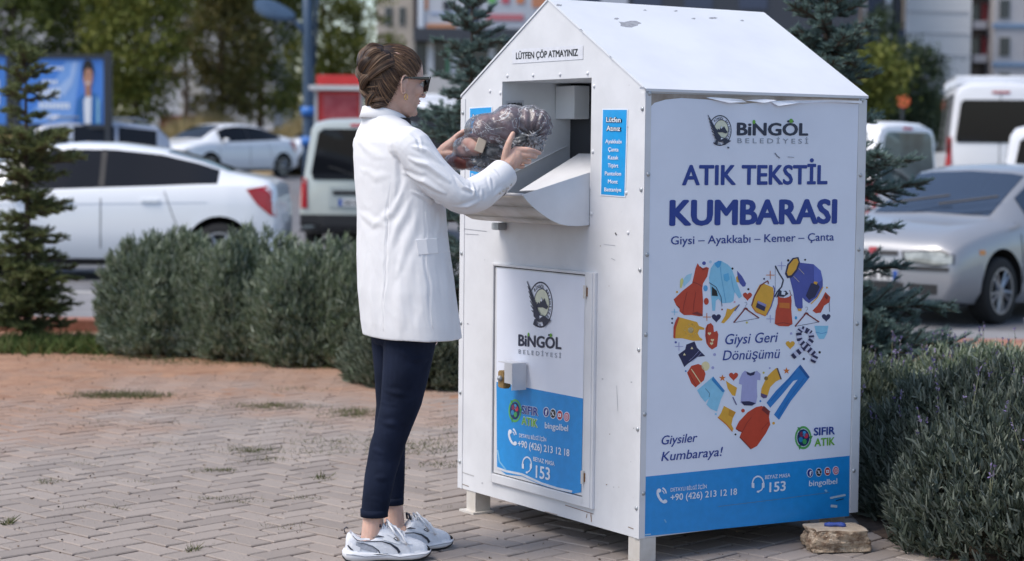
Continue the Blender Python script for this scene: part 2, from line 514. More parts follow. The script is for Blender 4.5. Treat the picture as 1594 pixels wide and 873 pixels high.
# lock box with padlock
p = fr.uv(812, 583); lk = MB()
hy, hz, dx_ = .048, .048, .060
t = .003
lk.box((-dx_ / 2 - .012, p[0] - hy + t / 2, p[1]), (dx_, t, 2 * hz), paint)
lk.box((-dx_ / 2 - .012, p[0], p[1] + hz - t / 2), (dx_, 2 * hy - .0064, t), paint)
lk.box((-dx_ - .012 + t / 2, p[0] - hy * .45, p[1] + .01), (t, hy * 1.0, 2 * hz - .025), paint)
lo = lk.build('lock_box', None, door)
mb = MB(); mb.box((-.058, p[0] + .024, p[1] - .016), (.03, .044, .062), mat('brass', (.36, .23, .09), .55, metal=.5, var=.3, vscale=40), bev=.004)
mb.build('padlock', None, lo)
mb = MB(); mb.sphere((-.076, p[0] + .024, p[1] - .012), .011, galv, 10, 6); mb.tube([(-.05, p[0] + .008, p[1] + .005), (-.05, p[0] + .008, p[1] + .03), (-.05, p[0] + .03, p[1] + .03), (-.05, p[0] + .03, p[1] + .005)], .004, galv, 6)
mb.build('padlock_shackle', None, lo, smooth=True)

# ---------------------------------------------------------------- prints
NAVY, BLUE, SKYB, WHITE, BLACK, GREEN, GREY = ink('17398f'), ink('1f8ed6'), ink('1796d8'), ink('dfe6f2'), ink('10131a'), ink('6aab3c'), ink('8f97a6')
INKD = ink('232c46')
vinyl = mat('white_vinyl', hexc('e3e8f5'), .4, var=.03, vscale=3, bump=.12, bscale=10, spec=.4)

def emblem(s, cx, cy, rx, ry):
    """round crest: eagle on the left, mountains in a ring of lettering"""
    P = lambda x, y: (cx + rx * x, cy - ry * y)
    s.ell(cx, cy, rx, ry, INKD, 2, 36, a0=-2.45, a1=2.2, w=.07)
    s.ell(cx + rx * .1, cy - ry * .05, rx * .60, ry * .62, ink('d9dcc6'), 2, 24)
    s.ell(cx + rx * .1, cy - ry * .05, rx * .64, ry * .66, INKD, 3, 24, w=.06)
    s.poly([P(-.35, -.12), P(-.18, .12), (P(-.05, .05)), P(.1, .32), P(.22, .18), P(.34, .28), P(.5, .05), P(.66, -.1), P(.5, -.2), P(.2, -.12)], INKD, 4)
    s.poly([P(.02, .17), P(.1, .31), P(.18, .18), P(.1, .12)], WHITE, 5)
    # wing raised on the left
    for i in range(7):
        a = i / 6
        tx_, ty_ = -1.10 + .40 * a, 1.00 - 1.25 * a
        bx_, by_ = -.40 + .16 * a, .10 - .55 * a
        s.poly([P(tx_, ty_), P(tx_ + .05, ty_ + .02), P(bx_ + .03, by_ + .03), P(bx_ + .01, by_ - .055), P(bx_ - .05, by_ - .03)], INKD, 5 + i * .3)
    s.poly([P(-.42, .12), P(-.30, .10), P(-.16, -.30), P(-.40, -.50), P(-.36, -.2)], INKD, 5)
    s.poly([P(-.55, -.1), P(-.25, -.15), P(.05, -.42), P(.45, -.5), P(.7, -.62), P(.35, -.72), P(-.1, -.75), P(-.5, -.5)], INKD, 8)
    for i in range(6):
        s.poly([P(.1 + .1 * i, -.52 - .02 * i), P(.22 + .1 * i, -.52 - .02 * i), P(.42 + .10 * i, -.92 + .05 * i), P(.32 + .1 * i, -.96 + .05 * i)], INKD, 8.5)
    s.poly([P(-.42, -.62), P(-.2, -.6), P(-.3, -.95), P(-.55, -.85)], INKD, 8.5)
    s.poly([P(.0, -.47), P(.25, -.5), P(.0, -.6)], WHITE, 9.5)
    # letters round the ring
    tx = 'BİNGÖL BELEDİYESİ'
    for i, ch in enumerate(tx):
        if ch == ' ': continue
        a = PI * .70 - i / (len(tx) - 1) * PI * .98
        vs, fs, x0, x1 = text_geom(ch, .02, 0)
        c, sn = math.cos(a), math.sin(a)
        sz = .21
        q = []
        for v in vs:
            lx, ly = (v[0] - (x0 + x1) / 2) * sz, v[1] * sz
            X = c * (.72 + ly) + sn * lx
            Y = sn * (.72 + ly) - c * lx
            q.append(s.uv(*P(X, Y)))
        s.put(q, fs, INKD, 3)
    for i, ch in enumerate('1936'):
        vs, fs, x0, x1 = text_geom(ch, .02, 0)
        a = -PI * .62 + i * .13
        c, sn = math.cos(a), math.sin(a)
        s.put([s.uv(*P(c * .93 - sn * (v[0] - .3) * .16 * 1 - c * v[1] * .16, sn * .93 + c * (v[0] - .3) * .16 - sn * v[1] * .16)) for v in vs], fs, INKD, 3)

def bingol(s, p0, p1, cap):
    s.text('BiNGÖL', p0, p1, cap, INKD, bold=.036, layer=3)
    w_ = p1[0] - p0[0]
    gx = p0[0] + w_ * .235; gy = p0[1] + (p1[1] - p0[1]) * .235
    s.ell(gx, gy - cap * 1.02, w_ * .022, cap * .17, GREEN, 4, 10)
    gx = p0[0] + w_ * .765; gy = p0[1] + (p1[1] - p0[1]) * .765
    s.ell(gx, gy - cap * 1.12, w_ * .028, cap * .17, GREEN, 4, 10)

def zero_waste(s, cx, cy, rx, ry, t0, t1, b0, b1, cap, edge=None):
    for k in range(3):
        a = k * 2 * PI / 3 - 1.9
        s.ell(cx, cy, rx, ry, ink('58a85a'), 2, 14, a0=a, a1=a + 1.8, w=.20)
        e = a + 1.75
        s.poly([(cx + rx * 1.16 * math.cos(e), cy + ry * 1.16 * math.sin(e)), (cx + rx * .66 * math.cos(e), cy + ry * .66 * math.sin(e)), (cx + rx * .92 * math.cos(e + .42), cy + ry * .92 * math.sin(e + .42))], ink('3f8f46'), 2.5)
    s.ell(cx, cy, rx * .74, ry * .74, ink('16305e'), 3, 20)
    for (a, c_) in ((.5, 'c8324a'), (2.2, '7d2c50'), (3.6, '2b7fb0'), (5.1, '3f9a58'), (1.3, '3ea0d8')):
        s.ell(cx + rx * .36 * math.cos(a), cy - ry * .36 * math.sin(a), rx * .26, ry * .24, ink(c_), 4, 9)
    if edge:
        s.text('SIFIR', *t0, cap, edge, bold=.075, layer=2); s.text('ATIK', *b0, cap, edge, bold=.075, layer=2)
    s.text('SIFIR', *t0, cap, NAVY, bold=.028, layer=4)
    s.text('ATIK', *b0, cap, GREEN, bold=.028, layer=4)

def phone_icon(s, cx, cy, r, ry=None):
    ry = ry or r * 1.25
    pts = []
    for i in range(9):
        a = PI * .55 + i / 8 * PI * .62
        pts.append((cx + r * .35 + r * .95 * math.cos(a) * 1.0, cy - ry * .25 + ry * .95 * (math.sin(a))))
    pts = [(cx - r * .75, cy - ry * .7), (cx - r * .8, cy - ry * .2), (cx - r * .5, cy + ry * .35), (cx - r * .05, cy + ry * .75), (cx + r * .45, cy + ry * .9)]
    s.line(pts, r * .42, WHITE, 3)
    s.ell(cx - r * .55, cy - ry * .65, r * .36, ry * .27, WHITE, 3.4, 10)
    s.ell(cx + r * .5, cy + ry * .75, r * .36, ry * .25, WHITE, 3.4, 10)
    for q in (.55, .95):
        s.ell(cx - r * .15, cy - ry * .15, r * q, ry * q, WHITE, 3, 10, a0=-1.35, a1=-.15, w=.24)

def headset(s, cx, cy, rx, ry):
    s.ell(cx, cy, rx, ry, WHITE, 3, 18, a0=PI, a1=2 * PI, w=.2)
    for sx in (-1, 1):
        s.poly([(cx + sx * rx * 1.05, cy - ry * .05), (cx + sx * rx * .62, cy - ry * .05), (cx + sx * rx * .62, cy + ry * .62), (cx + sx * rx * 1.05, cy + ry * .55)], WHITE, 3.4)
    s.ell(cx, cy + ry * .35, rx * .9, ry * .75, WHITE, 3, 8, a0=.15, a1=1.4, w=.2)
    s.ell(cx, cy + ry * 1.08, rx * .24, ry * .14, WHITE, 3.6, 8)

def socials(s, pts, rx, ry):
    for i, (x, y) in enumerate(pts):
        s.ell(x, y, rx, ry, WHITE, 3, 18)
        s.ell(x, y, rx * .84, ry * .84, ink(['1b2f86', '10131a', 'b32a3a', 'c85a72'][i]), 4, 18)
        if i == 0: s.text('f', (x - rx * .18, y + ry * .55), (x + rx * .4, y + ry * .55), ry * 1.05, WHITE, .05, layer=5)
        if i == 1:
            s.line([(x - rx * .4, y - ry * .42), (x + rx * .4, y + ry * .42)], rx * .26, WHITE, 5); s.line([(x + rx * .4, y - ry * .42), (x - rx * .4, y + ry * .42)], rx * .12, WHITE, 5.5)
        if i == 2:
            s.poly([(x - rx * .5, y - ry * .34), (x + rx * .5, y - ry * .34), (x + rx * .5, y + ry * .34), (x - rx * .5, y + ry * .34)], WHITE, 5)
            s.poly([(x - rx * .15, y - ry * .2), (x + rx * .22, y), (x - rx * .15, y + ry * .2)], ink('b32a3a'), 6)
        if i == 3:
            s.ell(x, y, rx * .56, ry * .56, WHITE, 5, 12, w=.22); s.ell(x, y, rx * .26, ry * .26, WHITE, 5, 10, w=.35); s.ell(x + rx * .34, y - ry * .34, rx * .09, ry * .09, WHITE, 6, 6)

# small notice over the opening
s = FR(); s.poly([(798, 77), (908, 70), (908, 92), (798, 99)], ink('d4d6de'), 1); nb = bsheet_build(s, 'notice_strip', root, .001)
s = FR(); s.text('LÜTFEN ÇÖP ATMAYINIZ', (804, 92), (900, 86.5), 10.5, BLACK, bold=.028, layer=2); bsheet_build(s, 'printed_words', nb, .001)
# rust runs, scuffs and grime on the front
s = FR(); rnd = random.Random(12)
for (l, wd, c_) in (([(826, 757), (868, 771), (905, 783)], .9, '8a6a52'), ([(880, 786), (924, 800)], 1.0, '7a5236'), ([(920, 800), (921, 812)], 1.3, '9a7a62'), ([(722, 356), (758, 360)], .8, '8f9098'), ([(724, 364), (745, 365)], .8, '9a9aa2'), ([(919, 448), (921, 462)], 1.6, '6b3f22'), ([(914, 800), (913, 806)], 1, '8a6a52'),
                    ([(720, 735), (738, 741)], 1.1, 'a8a6a6'), ([(960, 600), (962, 640)], .7, 'b4b6bc'), ([(952, 402), (958, 405)], .9, '9fa1a8'), ([(978, 820), (994, 826)], 1.3, '86705e'), ([(716, 752), (730, 757)], 1.2, '8c7c70'), ([(848, 796), (868, 801)], .9, '9c8c80'), ([(785, 700), (778, 726)], .7, '8fb8d4'), ([(940, 380), (958, 382)], .7, 'aeb0b6'), ([(958, 362), (960, 366)], 2.0, '4c4a4c')):
    s.line(l, wd, ink(c_), 1)
for i in range(60):
    x = rnd.uniform(722, 992); y = rnd.choice((rnd.uniform(745, 825), rnd.uniform(150, 820)))
    if 770 < x < 932 and 105 < y < 800: continue
    if y > 757 + (x - 712) * .27: continue
    k = rnd.uniform(.4, 1.5); s.poly([(x + k * math.cos(a) * rnd.uniform(.6, 1.3), y + k * .8 * math.sin(a) * rnd.uniform(.6, 1.3)) for a in (0, 1, 2, 3, 4, 5)], ink(rnd.choice(('9a9ca4', '8a7c72', '7c5e48', 'a9abb2'))), 1)
bsheet_build(s, 'scuffs_and_rust', root, .0005)
# blue stickers on both sides of the opening
words_ = ['Ayakkabı', 'Çanta', 'Kazak', 'Tişört', 'Pantolon', 'Mont', 'Battaniye']
for (q, xs, top_, bot_) in ((((938, 169), (978, 169), (974, 307), (935, 304)), (957, 955), 0, 0), (((731, 167), (767, 165), (766, 277), (731, 280)), (749, 748), -9, 0)):
    s = FR(); s.poly(q, WHITE, 1)
    c_ = [(sum(p[0] for p in q) / 4, sum(p[1] for p in q) / 4)] * 4
    s.poly([(p[0] + (1.4 if p[0] < c_[0][0] else -1.4), p[1] + (1.8 if p[1] < c_[0][1] else -1.8)) for p in q], SKYB, 2)
    st = bsheet_build(s, 'blue_sticker', root, .001)
    s = FR()
    y0_, y1_ = q[0][1], q[3][1]; H_ = y1_ - y0_
    cx_ = lambda t: xs[0] + (xs[1] - xs[0]) * t
    def ln(tx, t, hw, cap, m, b, L):
        x = cx_(t); y = y0_ + H_ * t
        s.text(tx, (x - hw, y - .3), (x + hw, y + .2), cap, m, bold=b, layer=L)
    for tx, t, hw in (('Lütfen', .155, 11), ('Atınız', .255, 10.5)):
        ln(tx, t, hw + .6, 8 * H_ / 137, BLACK, .09, 4); ln(tx, t, hw, 8 * H_ / 137, WHITE, .02, 6)
    for i, tx in enumerate(words_):
        ln(tx, .40 + i * .0925, (12.5, 8, 8, 8, 12.5, 7.5, 13)[i], 6.4 * H_ / 137, WHITE, .02, 4)
    bsheet_build(s, 'printed_words', st, .001)
s = bsheet((0, oy1, 0), (1, 0, 0), (0, 0, 1), (0, -1, 0)); s.poly([(787, 157), (815, 156), (815, 172), (787, 173)], ink('b7bcc4'), 1)
s.text('KUMBARA', (790, 166), (812, 165), 6, BLACK, bold=.05, layer=3); bsheet_build(s, 'inner_label', root, .001)

# door prints
s = FR()
s.poly([(776, 417), (913, 431), (910, 620), (775, 594)], vinyl, 1)
s.poly([(775, 594), (910, 620), (907, 766), (895, 768), (870, 762), (845, 755), (815, 741), (790, 738), (776, 728)], BLUE, 1)
s.line([(776, 728), (790, 733), (815, 738), (845, 752), (870, 760), (893, 765)], 3.5, ink('cfd6e0'), 2)
s.line([(777, 700), (780, 718), (790, 731)], 2, ink('7db8dd'), 2)
dl = bsheet_build(s, 'door_print', door, .0058)
s = FR()
emblem(s, 844, 474, 19, 36)
bingol(s, (810, 537.5), (876, 543), 18)
s.text('B E L E D İ Y E S İ', (810, 550), (876, 557), 7, GREY, bold=.006, layer=3)
zero_waste(s, 804, 639, 10, 18, ((815, 643), (840, 647)), None, ((815, 660), (839, 665)), None, 13, WHITE)
socials(s, [(853, 641), (863.7, 643.5), (874.3, 646), (885, 648.5)], 4.9, 8)
s.text('bingolbel', (851, 666), (887, 671), 10, WHITE, bold=.015, layer=3)
phone_icon(s, 801, 680, 7.5, 13)
s.text('DETAYLI BİLGİ İÇİN', (811, 680), (853, 687), 6, WHITE, bold=.015, layer=3)
s.text('+90 (426) 213 12 18', (809, 695), (889, 710), 11, WHITE, bold=.02, layer=3)
headset(s, 823, 722, 7.5, 12)
s.text('BEYAZ MASA', (833, 717), (866, 725), 7, WHITE, bold=.015, layer=3)
s.text('153', (837, 743), (858.5, 747), 20, WHITE, bold=.02, layer=3)
bsheet_build(s, 'lettering_and_logos', dl, .0058)

# side banner
s = SD()
s.poly([(1009, 169), (1018, 160), (1035, 155), (1060, 152.5), (1103, 155), (1140, 160), (1156, 162), (1190, 158), (1225, 160.5), (1260, 158), (1300, 159), (1336, 162), (1322, 709), (1001, 742)], vinyl, 1)
s.poly([(1001, 742), (1322, 709), (1321, 803), (1000, 835)], BLUE, 1)
s.poly([(1009, 145), (1337, 153), (1337, 162), (1009, 170)], backing, 0)
bn = bsheet_build(s, 'side_banner', root, .0015)
# torn, curled edge of the vinyl
mb = MB()
for pts in ([(1098, 152), (1130, 160), (1158, 159), (1150, 154.5), (1105, 151)], [(1158, 156), (1185, 160), (1205, 156), (1190, 154)], [(1198, 158), (1207, 165), (1240, 160), (1300, 158), (1337, 161), (1337, 157), (1290, 155), (1240, 155.5), (1205, 157)]):
    q = [si.uv(*p) for p in pts]
    k = len(q)
    vs = [(a, -.003 - .012 * (i % k > 0 and i < k - 1), b) for i, (a, b) in enumerate(q)]
    cen = (sum(v[0] for v in vs) / k, -.010, sum(v[2] for v in vs) / k)
    mb.add(vs + [cen], [(i, (i + 1) % k, k) for i in range(k)], ink('eef0f6'))
mb.build('torn_edge', None, bn, fix=False)
s = SD()
emblem(s, 1120, 203, 18, 24)
bingol(s, (1147, 210), (1256, 210.5), 20)
s.text('B E L E D İ Y E S İ', (1147, 222.5), (1257, 223.5), 8, GREY, bold=.006, layer=3)
s.text('ATIK TEKSTİL', (1062, 287.5), (1286, 286), 32, NAVY, bold=.03, layer=3)
s.text('KUMBARASI', (1043, 350), (1300, 346.5), 40, NAVY, bold=.042, layer=3)
s.text('Giysi – Ayakkabı – Kemer – Çanta', (1043.5, 380.5), (1297, 374), 13.5, NAVY, bold=.008, layer=3)
s.text('Giysi Geri', (1128, 536), (1210, 532), 17, NAVY, bold=.004, shear=.2, layer=3)
s.text('Dönüşümü', (1124, 560.5), (1213, 557), 16, NAVY, bold=.004, shear=.2, layer=3)
s.text('Giysiler', (1029, 692), (1084.5, 687), 14.5, NAVY, bold=.008, shear=.2, layer=3)
s.text('Kumbaraya!', (1028.5, 717.5), (1124, 709), 15, NAVY, bold=.008, shear=.2, layer=3)
zero_waste(s, 1249.5, 681, 13, 18, ((1266, 677.5), (1298, 675.5)), None, ((1267, 694.5), (1298, 692)), None, 12.5)
phone_icon(s, 1030, 771, 9, 12)
s.text('DETAYLI BİLGİ İÇİN', (1043, 765), (1099, 759.5), 6, WHITE, bold=.015, layer=3)
s.text('+90 (426) 213 12 18', (1043, 779), (1146, 769.5), 10.5, WHITE, bold=.02, layer=3)
headset(s, 1179, 752, 9.5, 12)
s.text('BEYAZ MASA', (1190, 745.5), (1229, 742), 6, WHITE, bold=.015, layer=3)
s.text('153', (1197, 765.5), (1221.5, 763), 15.5, WHITE, bold=.025, layer=3)
socials(s, [(1259.8, 736), (1273.5, 734.7), (1287, 733.4), (1300, 732.1)], 5, 7)
s.text('bingolbel', (1258.5, 756.5), (1302, 752.5), 9, WHITE, bold=.015, layer=3)
# scratches and scuffs on the blue band
for l, wd, c_ in (([(1117, 788), (1200, 778), (1290, 766)], .8, '5f86a8'), ([(1291, 775), (1300, 773), (1315, 770)], 3, 'b8cbd8'), ([(1292, 787), (1302, 788)], 4, 'c8d5de'), ([(1300, 779), (1312, 776)], 1.5, '24425c'), ([(1033, 808), (1036, 813)], 2, '6fb0dc'),
                 ([(1003, 832), (1012, 831)], 2, '9cc6e2'), ([(1283, 762), (1286, 765)], 3, '8fbfe0'), ([(1205, 238), (1209, 243), (1213, 246)], 1.6, '6c7284'), ([(1225, 244), (1235, 245)], 1.2, 'a9aebc'), ([(1131, 229), (1134, 230)], 2.4, '4a5064')):
    s.line(l, wd, ink(c_), 4)
bsheet_build(s, 'lettering_and_logos', bn, .0015)
# clothes drawn inside the heart
s = SD()
A = lambda *p: [(1020 + x * .19476, 390 + y * .19476) for x, y in p]
B = lambda *p: [(1020 + x * .19476, 540 + y * .19476) for x, y in p]
RED, ORA, YEL, LBL, MBL, VIO, LAV, NVY, DRD, CREAM = [ink(h) for h in ('c0432c', 'd2742c', 'e0a93a', '8ccbe8', '2c7cc4', '4a55a4', 'a6a8d4', '232650', '7c2a2c', 'e8d9a8')]
def heart(c, x, y, r, m, L=2, f=A):
    pts = []
    for i in range(16):
        t = 2 * PI * i / 16
        pts.append((x + r * .062 * 16 * math.sin(t) ** 3, y - r * .062 * (13 * math.cos(t) - 5 * math.cos(2 * t) - 2 * math.cos(3 * t) - math.cos(4 * t))))
    s.poly(f(*pts), m, L)
def dot(x, y, r, m, f=A, ry=None):
    (px, py), = f((x, y)); s.ell(px, py, r * .19476, (ry or r) * .19476, m, 2, 12)
def spark(x, y, r, m, f=A):
    for (dx, dy) in ((1, 0), (0, 1)):
        s.poly(f((x - r * dx - 3 * dy, y - r * dy - 3 * dx), (x + 3 * dy, y + 3 * dx - 0), (x + r * dx + 3 * dy, y + r * dy + 3 * dx), (x - 3 * dy, y - 3 * dx)), m, 2 + dx * .5)
        s.line(f((x - r * dx, y - r * dy), (x + r * dx, y + r * dy)), .9, m, 3 + dx * .5)
# red dress
s.poly(A((335, 100), (352, 128), (378, 140), (405, 130), (425, 138), (412, 205), (378, 262), (372, 300), (378, 400), (375, 520), (350, 525), (290, 515), (225, 515), (190, 485), (190, 455), (165, 440), (143, 390), (215, 320), (290, 262), (305, 200), (318, 140)), RED, 2)
s.line(A((292, 250), (330, 262), (372, 286)), .8, DRD, 3); s.poly(A((165, 438), (190, 450), (190, 465)), DRD, 3); s.poly(A((285, 500), (330, 487), (375, 512), (372, 525)), DRD, 3)
s.line(A((352, 126), (378, 152), (408, 140)), 1.2, DRD, 3); s.line(A((250, 330), (225, 430), (215, 500)), .5, DRD, 3); s.line(A((320, 330), (305, 420), (300, 490)), .5, DRD, 3)
# light blue shirt
s.poly(A((470, 95), (520, 80), (575, 110), (605, 140), (650, 260), (690, 365), (665, 382), (630, 330), (622, 400), (600, 415), (530, 420), (500, 385), (480, 400), (475, 480), (452, 480), (440, 330), (425, 215), (440, 140)), LBL, 2)
s.poly(A((470, 100), (500, 80), (525, 85), (515, 125), (495, 138), (475, 120)), ink('3f9fd6'), 3)
s.line(A((515, 130), (525, 220), (545, 330), (560, 418)), .8, ink('5aaad4'), 3); s.poly(A((540, 190), (580, 178), (590, 230), (568, 248), (545, 236)), ink('5fb4e0'), 3)
s.line(A((600, 200), (618, 300), (632, 335)), .7, ink('5aaad4'), 3); s.line(A((425, 255), (480, 290), (520, 370), (528, 445)), .9, NVY, 4); s.poly(A((447, 285), (485, 320), (495, 362), (447, 360)), BLACK, 4)
# cap, mitten and small bits on the left
s.poly(A((213, 240), (248, 195), (290, 180), (280, 230), (225, 290)), ink('a9d6ea'), 2); s.poly(A((195, 235), (212, 215), (222, 240), (205, 300), (193, 295)), ink('dcd98a'), 3)
dot(386, 100, 15, VIO); dot(398, 300, 18, ink('5aa9dc'), ry=25); dot(404, 405, 20, RED, ry=28); dot(437, 90, 12, ink('b8d4ea')); dot(613, 143, 9, BLACK); dot(740, 308, 9, BLACK); dot(170, 330, 9, YEL); dot(131, 543, 8, NVY); dot(131, 578, 8, NVY); dot(160, 732, 9, VIO)
dot(1059, 78, 10, BLACK); dot(1194, 73, 8, BLACK); dot(866, 225, 8, NVY); dot(1120, 537, 10, ink('3f9fd6'), ry=14); dot(1310, 812, 10, BLACK); dot(530, 470, 7, DRD); dot(728, 574, 9, ink('c8c06a')); dot(1082, 662, 10, LAV); dot(1183, 865, 10, NVY); dot(630, 410, 8, ink('d8a8b8')); dot(1368, 295, 8, YEL)
s.poly(A((650, 160), (690, 205), (722, 262), (715, 285), (695, 288), (672, 262), (655, 225)), VIO, 2); s.poly(A((642, 215), (655, 195), (668, 255), (645, 250)), YEL, 2)
# hearts and sparks
heart(0, 733, 362, 38, RED); heart(0, 484, 535, 38, NVY); heart(0, 1362, 532, 36, NVY); heart(0, 1075, 750, 38, YEL); heart(0, 622, 232, 38, RED, f=B)
for x, y, r, m in ((915, 195, 34, ORA), (408, 530, 32, ORA), (1005, 120, 34, LAV), (915, 545, 32, LAV), (185, 765, 34, LAV), (150, 490, 26, LBL)): spark(x, y, r, m)
for x, y in ((533, 248), (1045, 190)):
    s.poly(B(*[(x + (28 if i % 2 == 0 else 12) * math.sin(i * PI / 5), y - (28 if i % 2 == 0 else 12) * math.cos(i * PI / 5)) for i in range(10)]), ORA, 2)
# knife-like heel shoe upper and hangers
s.poly(A((668, 428), (620, 490), (585, 540), (545, 580), (522, 575), (555, 520), (570, 462), (600, 470)), YEL, 2); s.line(A((668, 430), (630, 480)), 2.0, ink('5c5f8c'), 3)
for (cx, cy, pts) in ((0, 0, [(622, 575), (715, 462), (825, 538)]), (0, 0, [(1112, 605), (1200, 500), (1305, 570)])):
    s.line(A(*pts), 2.0, DRD, 3); s.line(A(pts[0], pts[2]), .7, NVY, 3)
    x, y = pts[1]; s.line(A((x, y), (x + 2, y - 22), (x + 14, y - 34), (x + 10, y - 50), (x - 6, y - 48)), .6, GREY, 3)
    s.poly(A((x - 22, y + 12), (x - 5, y - 8), (x + 15, y - 5), (x + 26, y + 16), (x, y + 4)), DRD, 4)
# yellow backpack
s.poly(A((830, 272), (862, 262), (938, 295), (945, 350), (930, 440), (880, 520), (800, 488), (765, 440), (775, 390), (810, 310)), YEL, 2)
s.poly(A((815, 400), (882, 430), (868, 485), (798, 452)), NVY, 3); s.poly(A((815, 400), (882, 430), (877, 450), (810, 418)), ink('8a8cc0'), 4)
s.line(A((765, 440), (790, 360), (840, 275), (895, 240), (900, 265)), 1.8, DRD, 3); s.line(A((938, 280), (950, 310), (942, 380), (920, 450), (885, 515)), 1.4, VIO, 3); s.line(A((768, 445), (800, 490), (878, 522)), 1.4, ORA, 3)
# hanging coat with cap (dark) and red top
s.line(A((955, 120), (985, 180), (1020, 235), (1005, 290), (970, 330), (950, 370)), 2.2, INKD, 2); s.line(A((955, 125), (955, 330)), .5, NVY, 2)
s.poly(A((985, 310), (1010, 325), (1040, 320), (1060, 345), (1020, 370), (985, 365), (960, 375), (975, 340)), INKD, 3); s.poly(A((1005, 320), (1035, 330), (1030, 355), (1002, 350)), WHITE, 4)
s.poly(A((975, 360), (990, 372), (1030, 378), (1062, 370), (1080, 355), (1085, 400), (1082, 470), (1092, 585), (1060, 605), (985, 602), (950, 585), (958, 480), (975, 420)), RED, 3)
s.poly(A((985, 415), (1068, 418), (1068, 462), (985, 455)), ORA, 4); s.line(A((1068, 315), (1078, 350), (1088, 360)), .9, DRD, 4); s.line(A((955, 585), (1020, 575), (1088, 590)), .8, DRD, 4)
# blue hooded jumper
s.poly(A((1150, 95), (1260, 108), (1320, 165), (1335, 230), (1335, 285), (1290, 370), (1225, 420), (1195, 400), (1172, 375), (1175, 455), (1145, 480), (1115, 440), (1098, 330), (1070, 215), (1105, 150)), VIO, 2)
s.poly(A((1262, 110), (1318, 160), (1332, 232), (1295, 260), (1262, 250)), ink('5d6cc0'), 3)
s.poly(A((1240, 260), (1292, 262), (1310, 290), (1270, 370), (1225, 395), (1198, 360)), NVY, 3); s.poly(A((1262, 245), (1292, 250), (1285, 272), (1260, 262)), YEL, 4)
s.poly(A((1140, 50), (1152, 95), (1130, 160), (1085, 215), (1050, 220), (1032, 185), (1050, 110), (1095, 58)), NVY, 3)
s.poly(A((1128, 62), (1140, 90), (1120, 148), (1082, 195), (1055, 200), (1045, 175), (1062, 115), (1100, 68)), YEL, 4)
s.line(A((1140, 140), (1185, 188)), .5, CREAM, 4); s.line(A((1100, 205), (1145, 250)), .5, CREAM, 4); s.line(A((1335, 290), (1290, 375), (1240, 425)), 1.6, YEL, 3); s.poly(A((1130, 462), (1165, 462), (1162, 482), (1138, 482)), YEL, 4)
# red heel on the right
s.poly(A((1355, 330), (1395, 370), (1390, 410), (1345, 440), (1320, 495), (1280, 500), (1252, 480), (1290, 440), (1330, 380)), RED, 2); s.line(A((1385, 410), (1388, 487)), .8, NVY, 3); s.poly(A((1355, 345), (1380, 365), (1368, 390), (1348, 372)), DRD, 3)
# yellow patterned tee
s.poly(A((175, 528), (250, 548), (330, 570), (345, 600), (390, 618), (385, 632), (348, 630), (335, 660), (350, 690), (375, 708), (370, 718), (300, 720), (210, 700), (145, 700)), YEL, 2)
s.poly(A((175, 530), (188, 536), (160, 620), (155, 703), (140, 695), (142, 610), (158, 560)), RED, 3); dot(280, 635, 24, CREAM); 
for i in range(10): dot(280 + 48 * math.cos(i * .628), 635 + 48 * math.sin(i * .628), 5, CREAM)
# red mitten pair
s.poly(A((412, 590), (440, 578), (460, 600), (465, 650), (490, 640), (500, 670), (495, 720), (490, 765), (450, 790), (425, 770), (405, 740), (395, 680), (398, 620)), RED, 2)
for x, y in ((428, 662), (452, 715), (445, 742)): heart(0, x, y, 14, CREAM, 3)
s.line(A((415, 590), (405, 660), (412, 735)), .9, DRD, 3)
# navy scarf / kerchief
s.poly(A((310, 725), (330, 775), (395, 842), (330, 850), (300, 873), (255, 905), (228, 930), (205, 880), (180, 830), (235, 790), (245, 750)), NVY, 2)
for x, y in ((288, 778), (228, 828)): s.poly(A((x, y - 12), (x + 11, y + 8), (x - 11, y + 8)), CREAM, 3)
s.line(A((345, 800), (300, 850), (265, 880)), .5, LAV, 3); s.line(A((365, 815), (325, 858), (285, 890)), .5, LAV, 3)
# striped scarf
path = [(1210, 640), (1165, 622), (1140, 655), (1150, 720), (1190, 760), (1235, 800), (1275, 840), (1250, 890)]
path2 = [(1210, 640), (1240, 660), (1245, 710), (1205, 760), (1150, 800), (1090, 850)]
for P_ in (path, path2):
    L = 0
    for (x0, y0), (x1, y1) in zip(P_[:-1], P_[1:]):
        n = 3
        for i in range(n):
            a, b = i / n, (i + 1) / n
            s.line(A((x0 + (x1 - x0) * a, y0 + (y1 - y0) * a), (x0 + (x1 - x0) * b, y0 + (y1 - y0) * b)), 8.4, (NVY, ink('c9cbe2'))[L % 2], 3 + .2 * L); L += 1
# bikini bottom
s.poly(A((1268, 600), (1380, 600), (1368, 660), (1345, 705), (1305, 705), (1282, 660)), LBL, 2); s.line(A((1275, 650), (1325, 662), (1370, 650)), .6, MBL, 3)
# bobble hat
s.poly(B((250, 205), (285, 150), (340, 135), (375, 150), (398, 215), (385, 265), (318, 322), (285, 290)), RED, 2); dot(398, 152, 33, CREAM, f=B, ry=38)
s.line(B((283, 175), (360, 290)), 1.3, CREAM, 3); s.line(B((262, 205), (325, 315)), .8, DRD, 3)
# light blue shorts
s.poly(B((458, 235), (552, 350), (520, 420), (490, 515), (440, 495), (405, 460), (425, 410), (395, 440), (360, 400), (330, 345), (395, 290)), LBL, 2)
s.poly(B((458, 235), (552, 350), (535, 362), (445, 262)), ink('2f86c4'), 3); s.line(B((395, 330), (430, 370), (425, 400)), .6, NVY, 3)
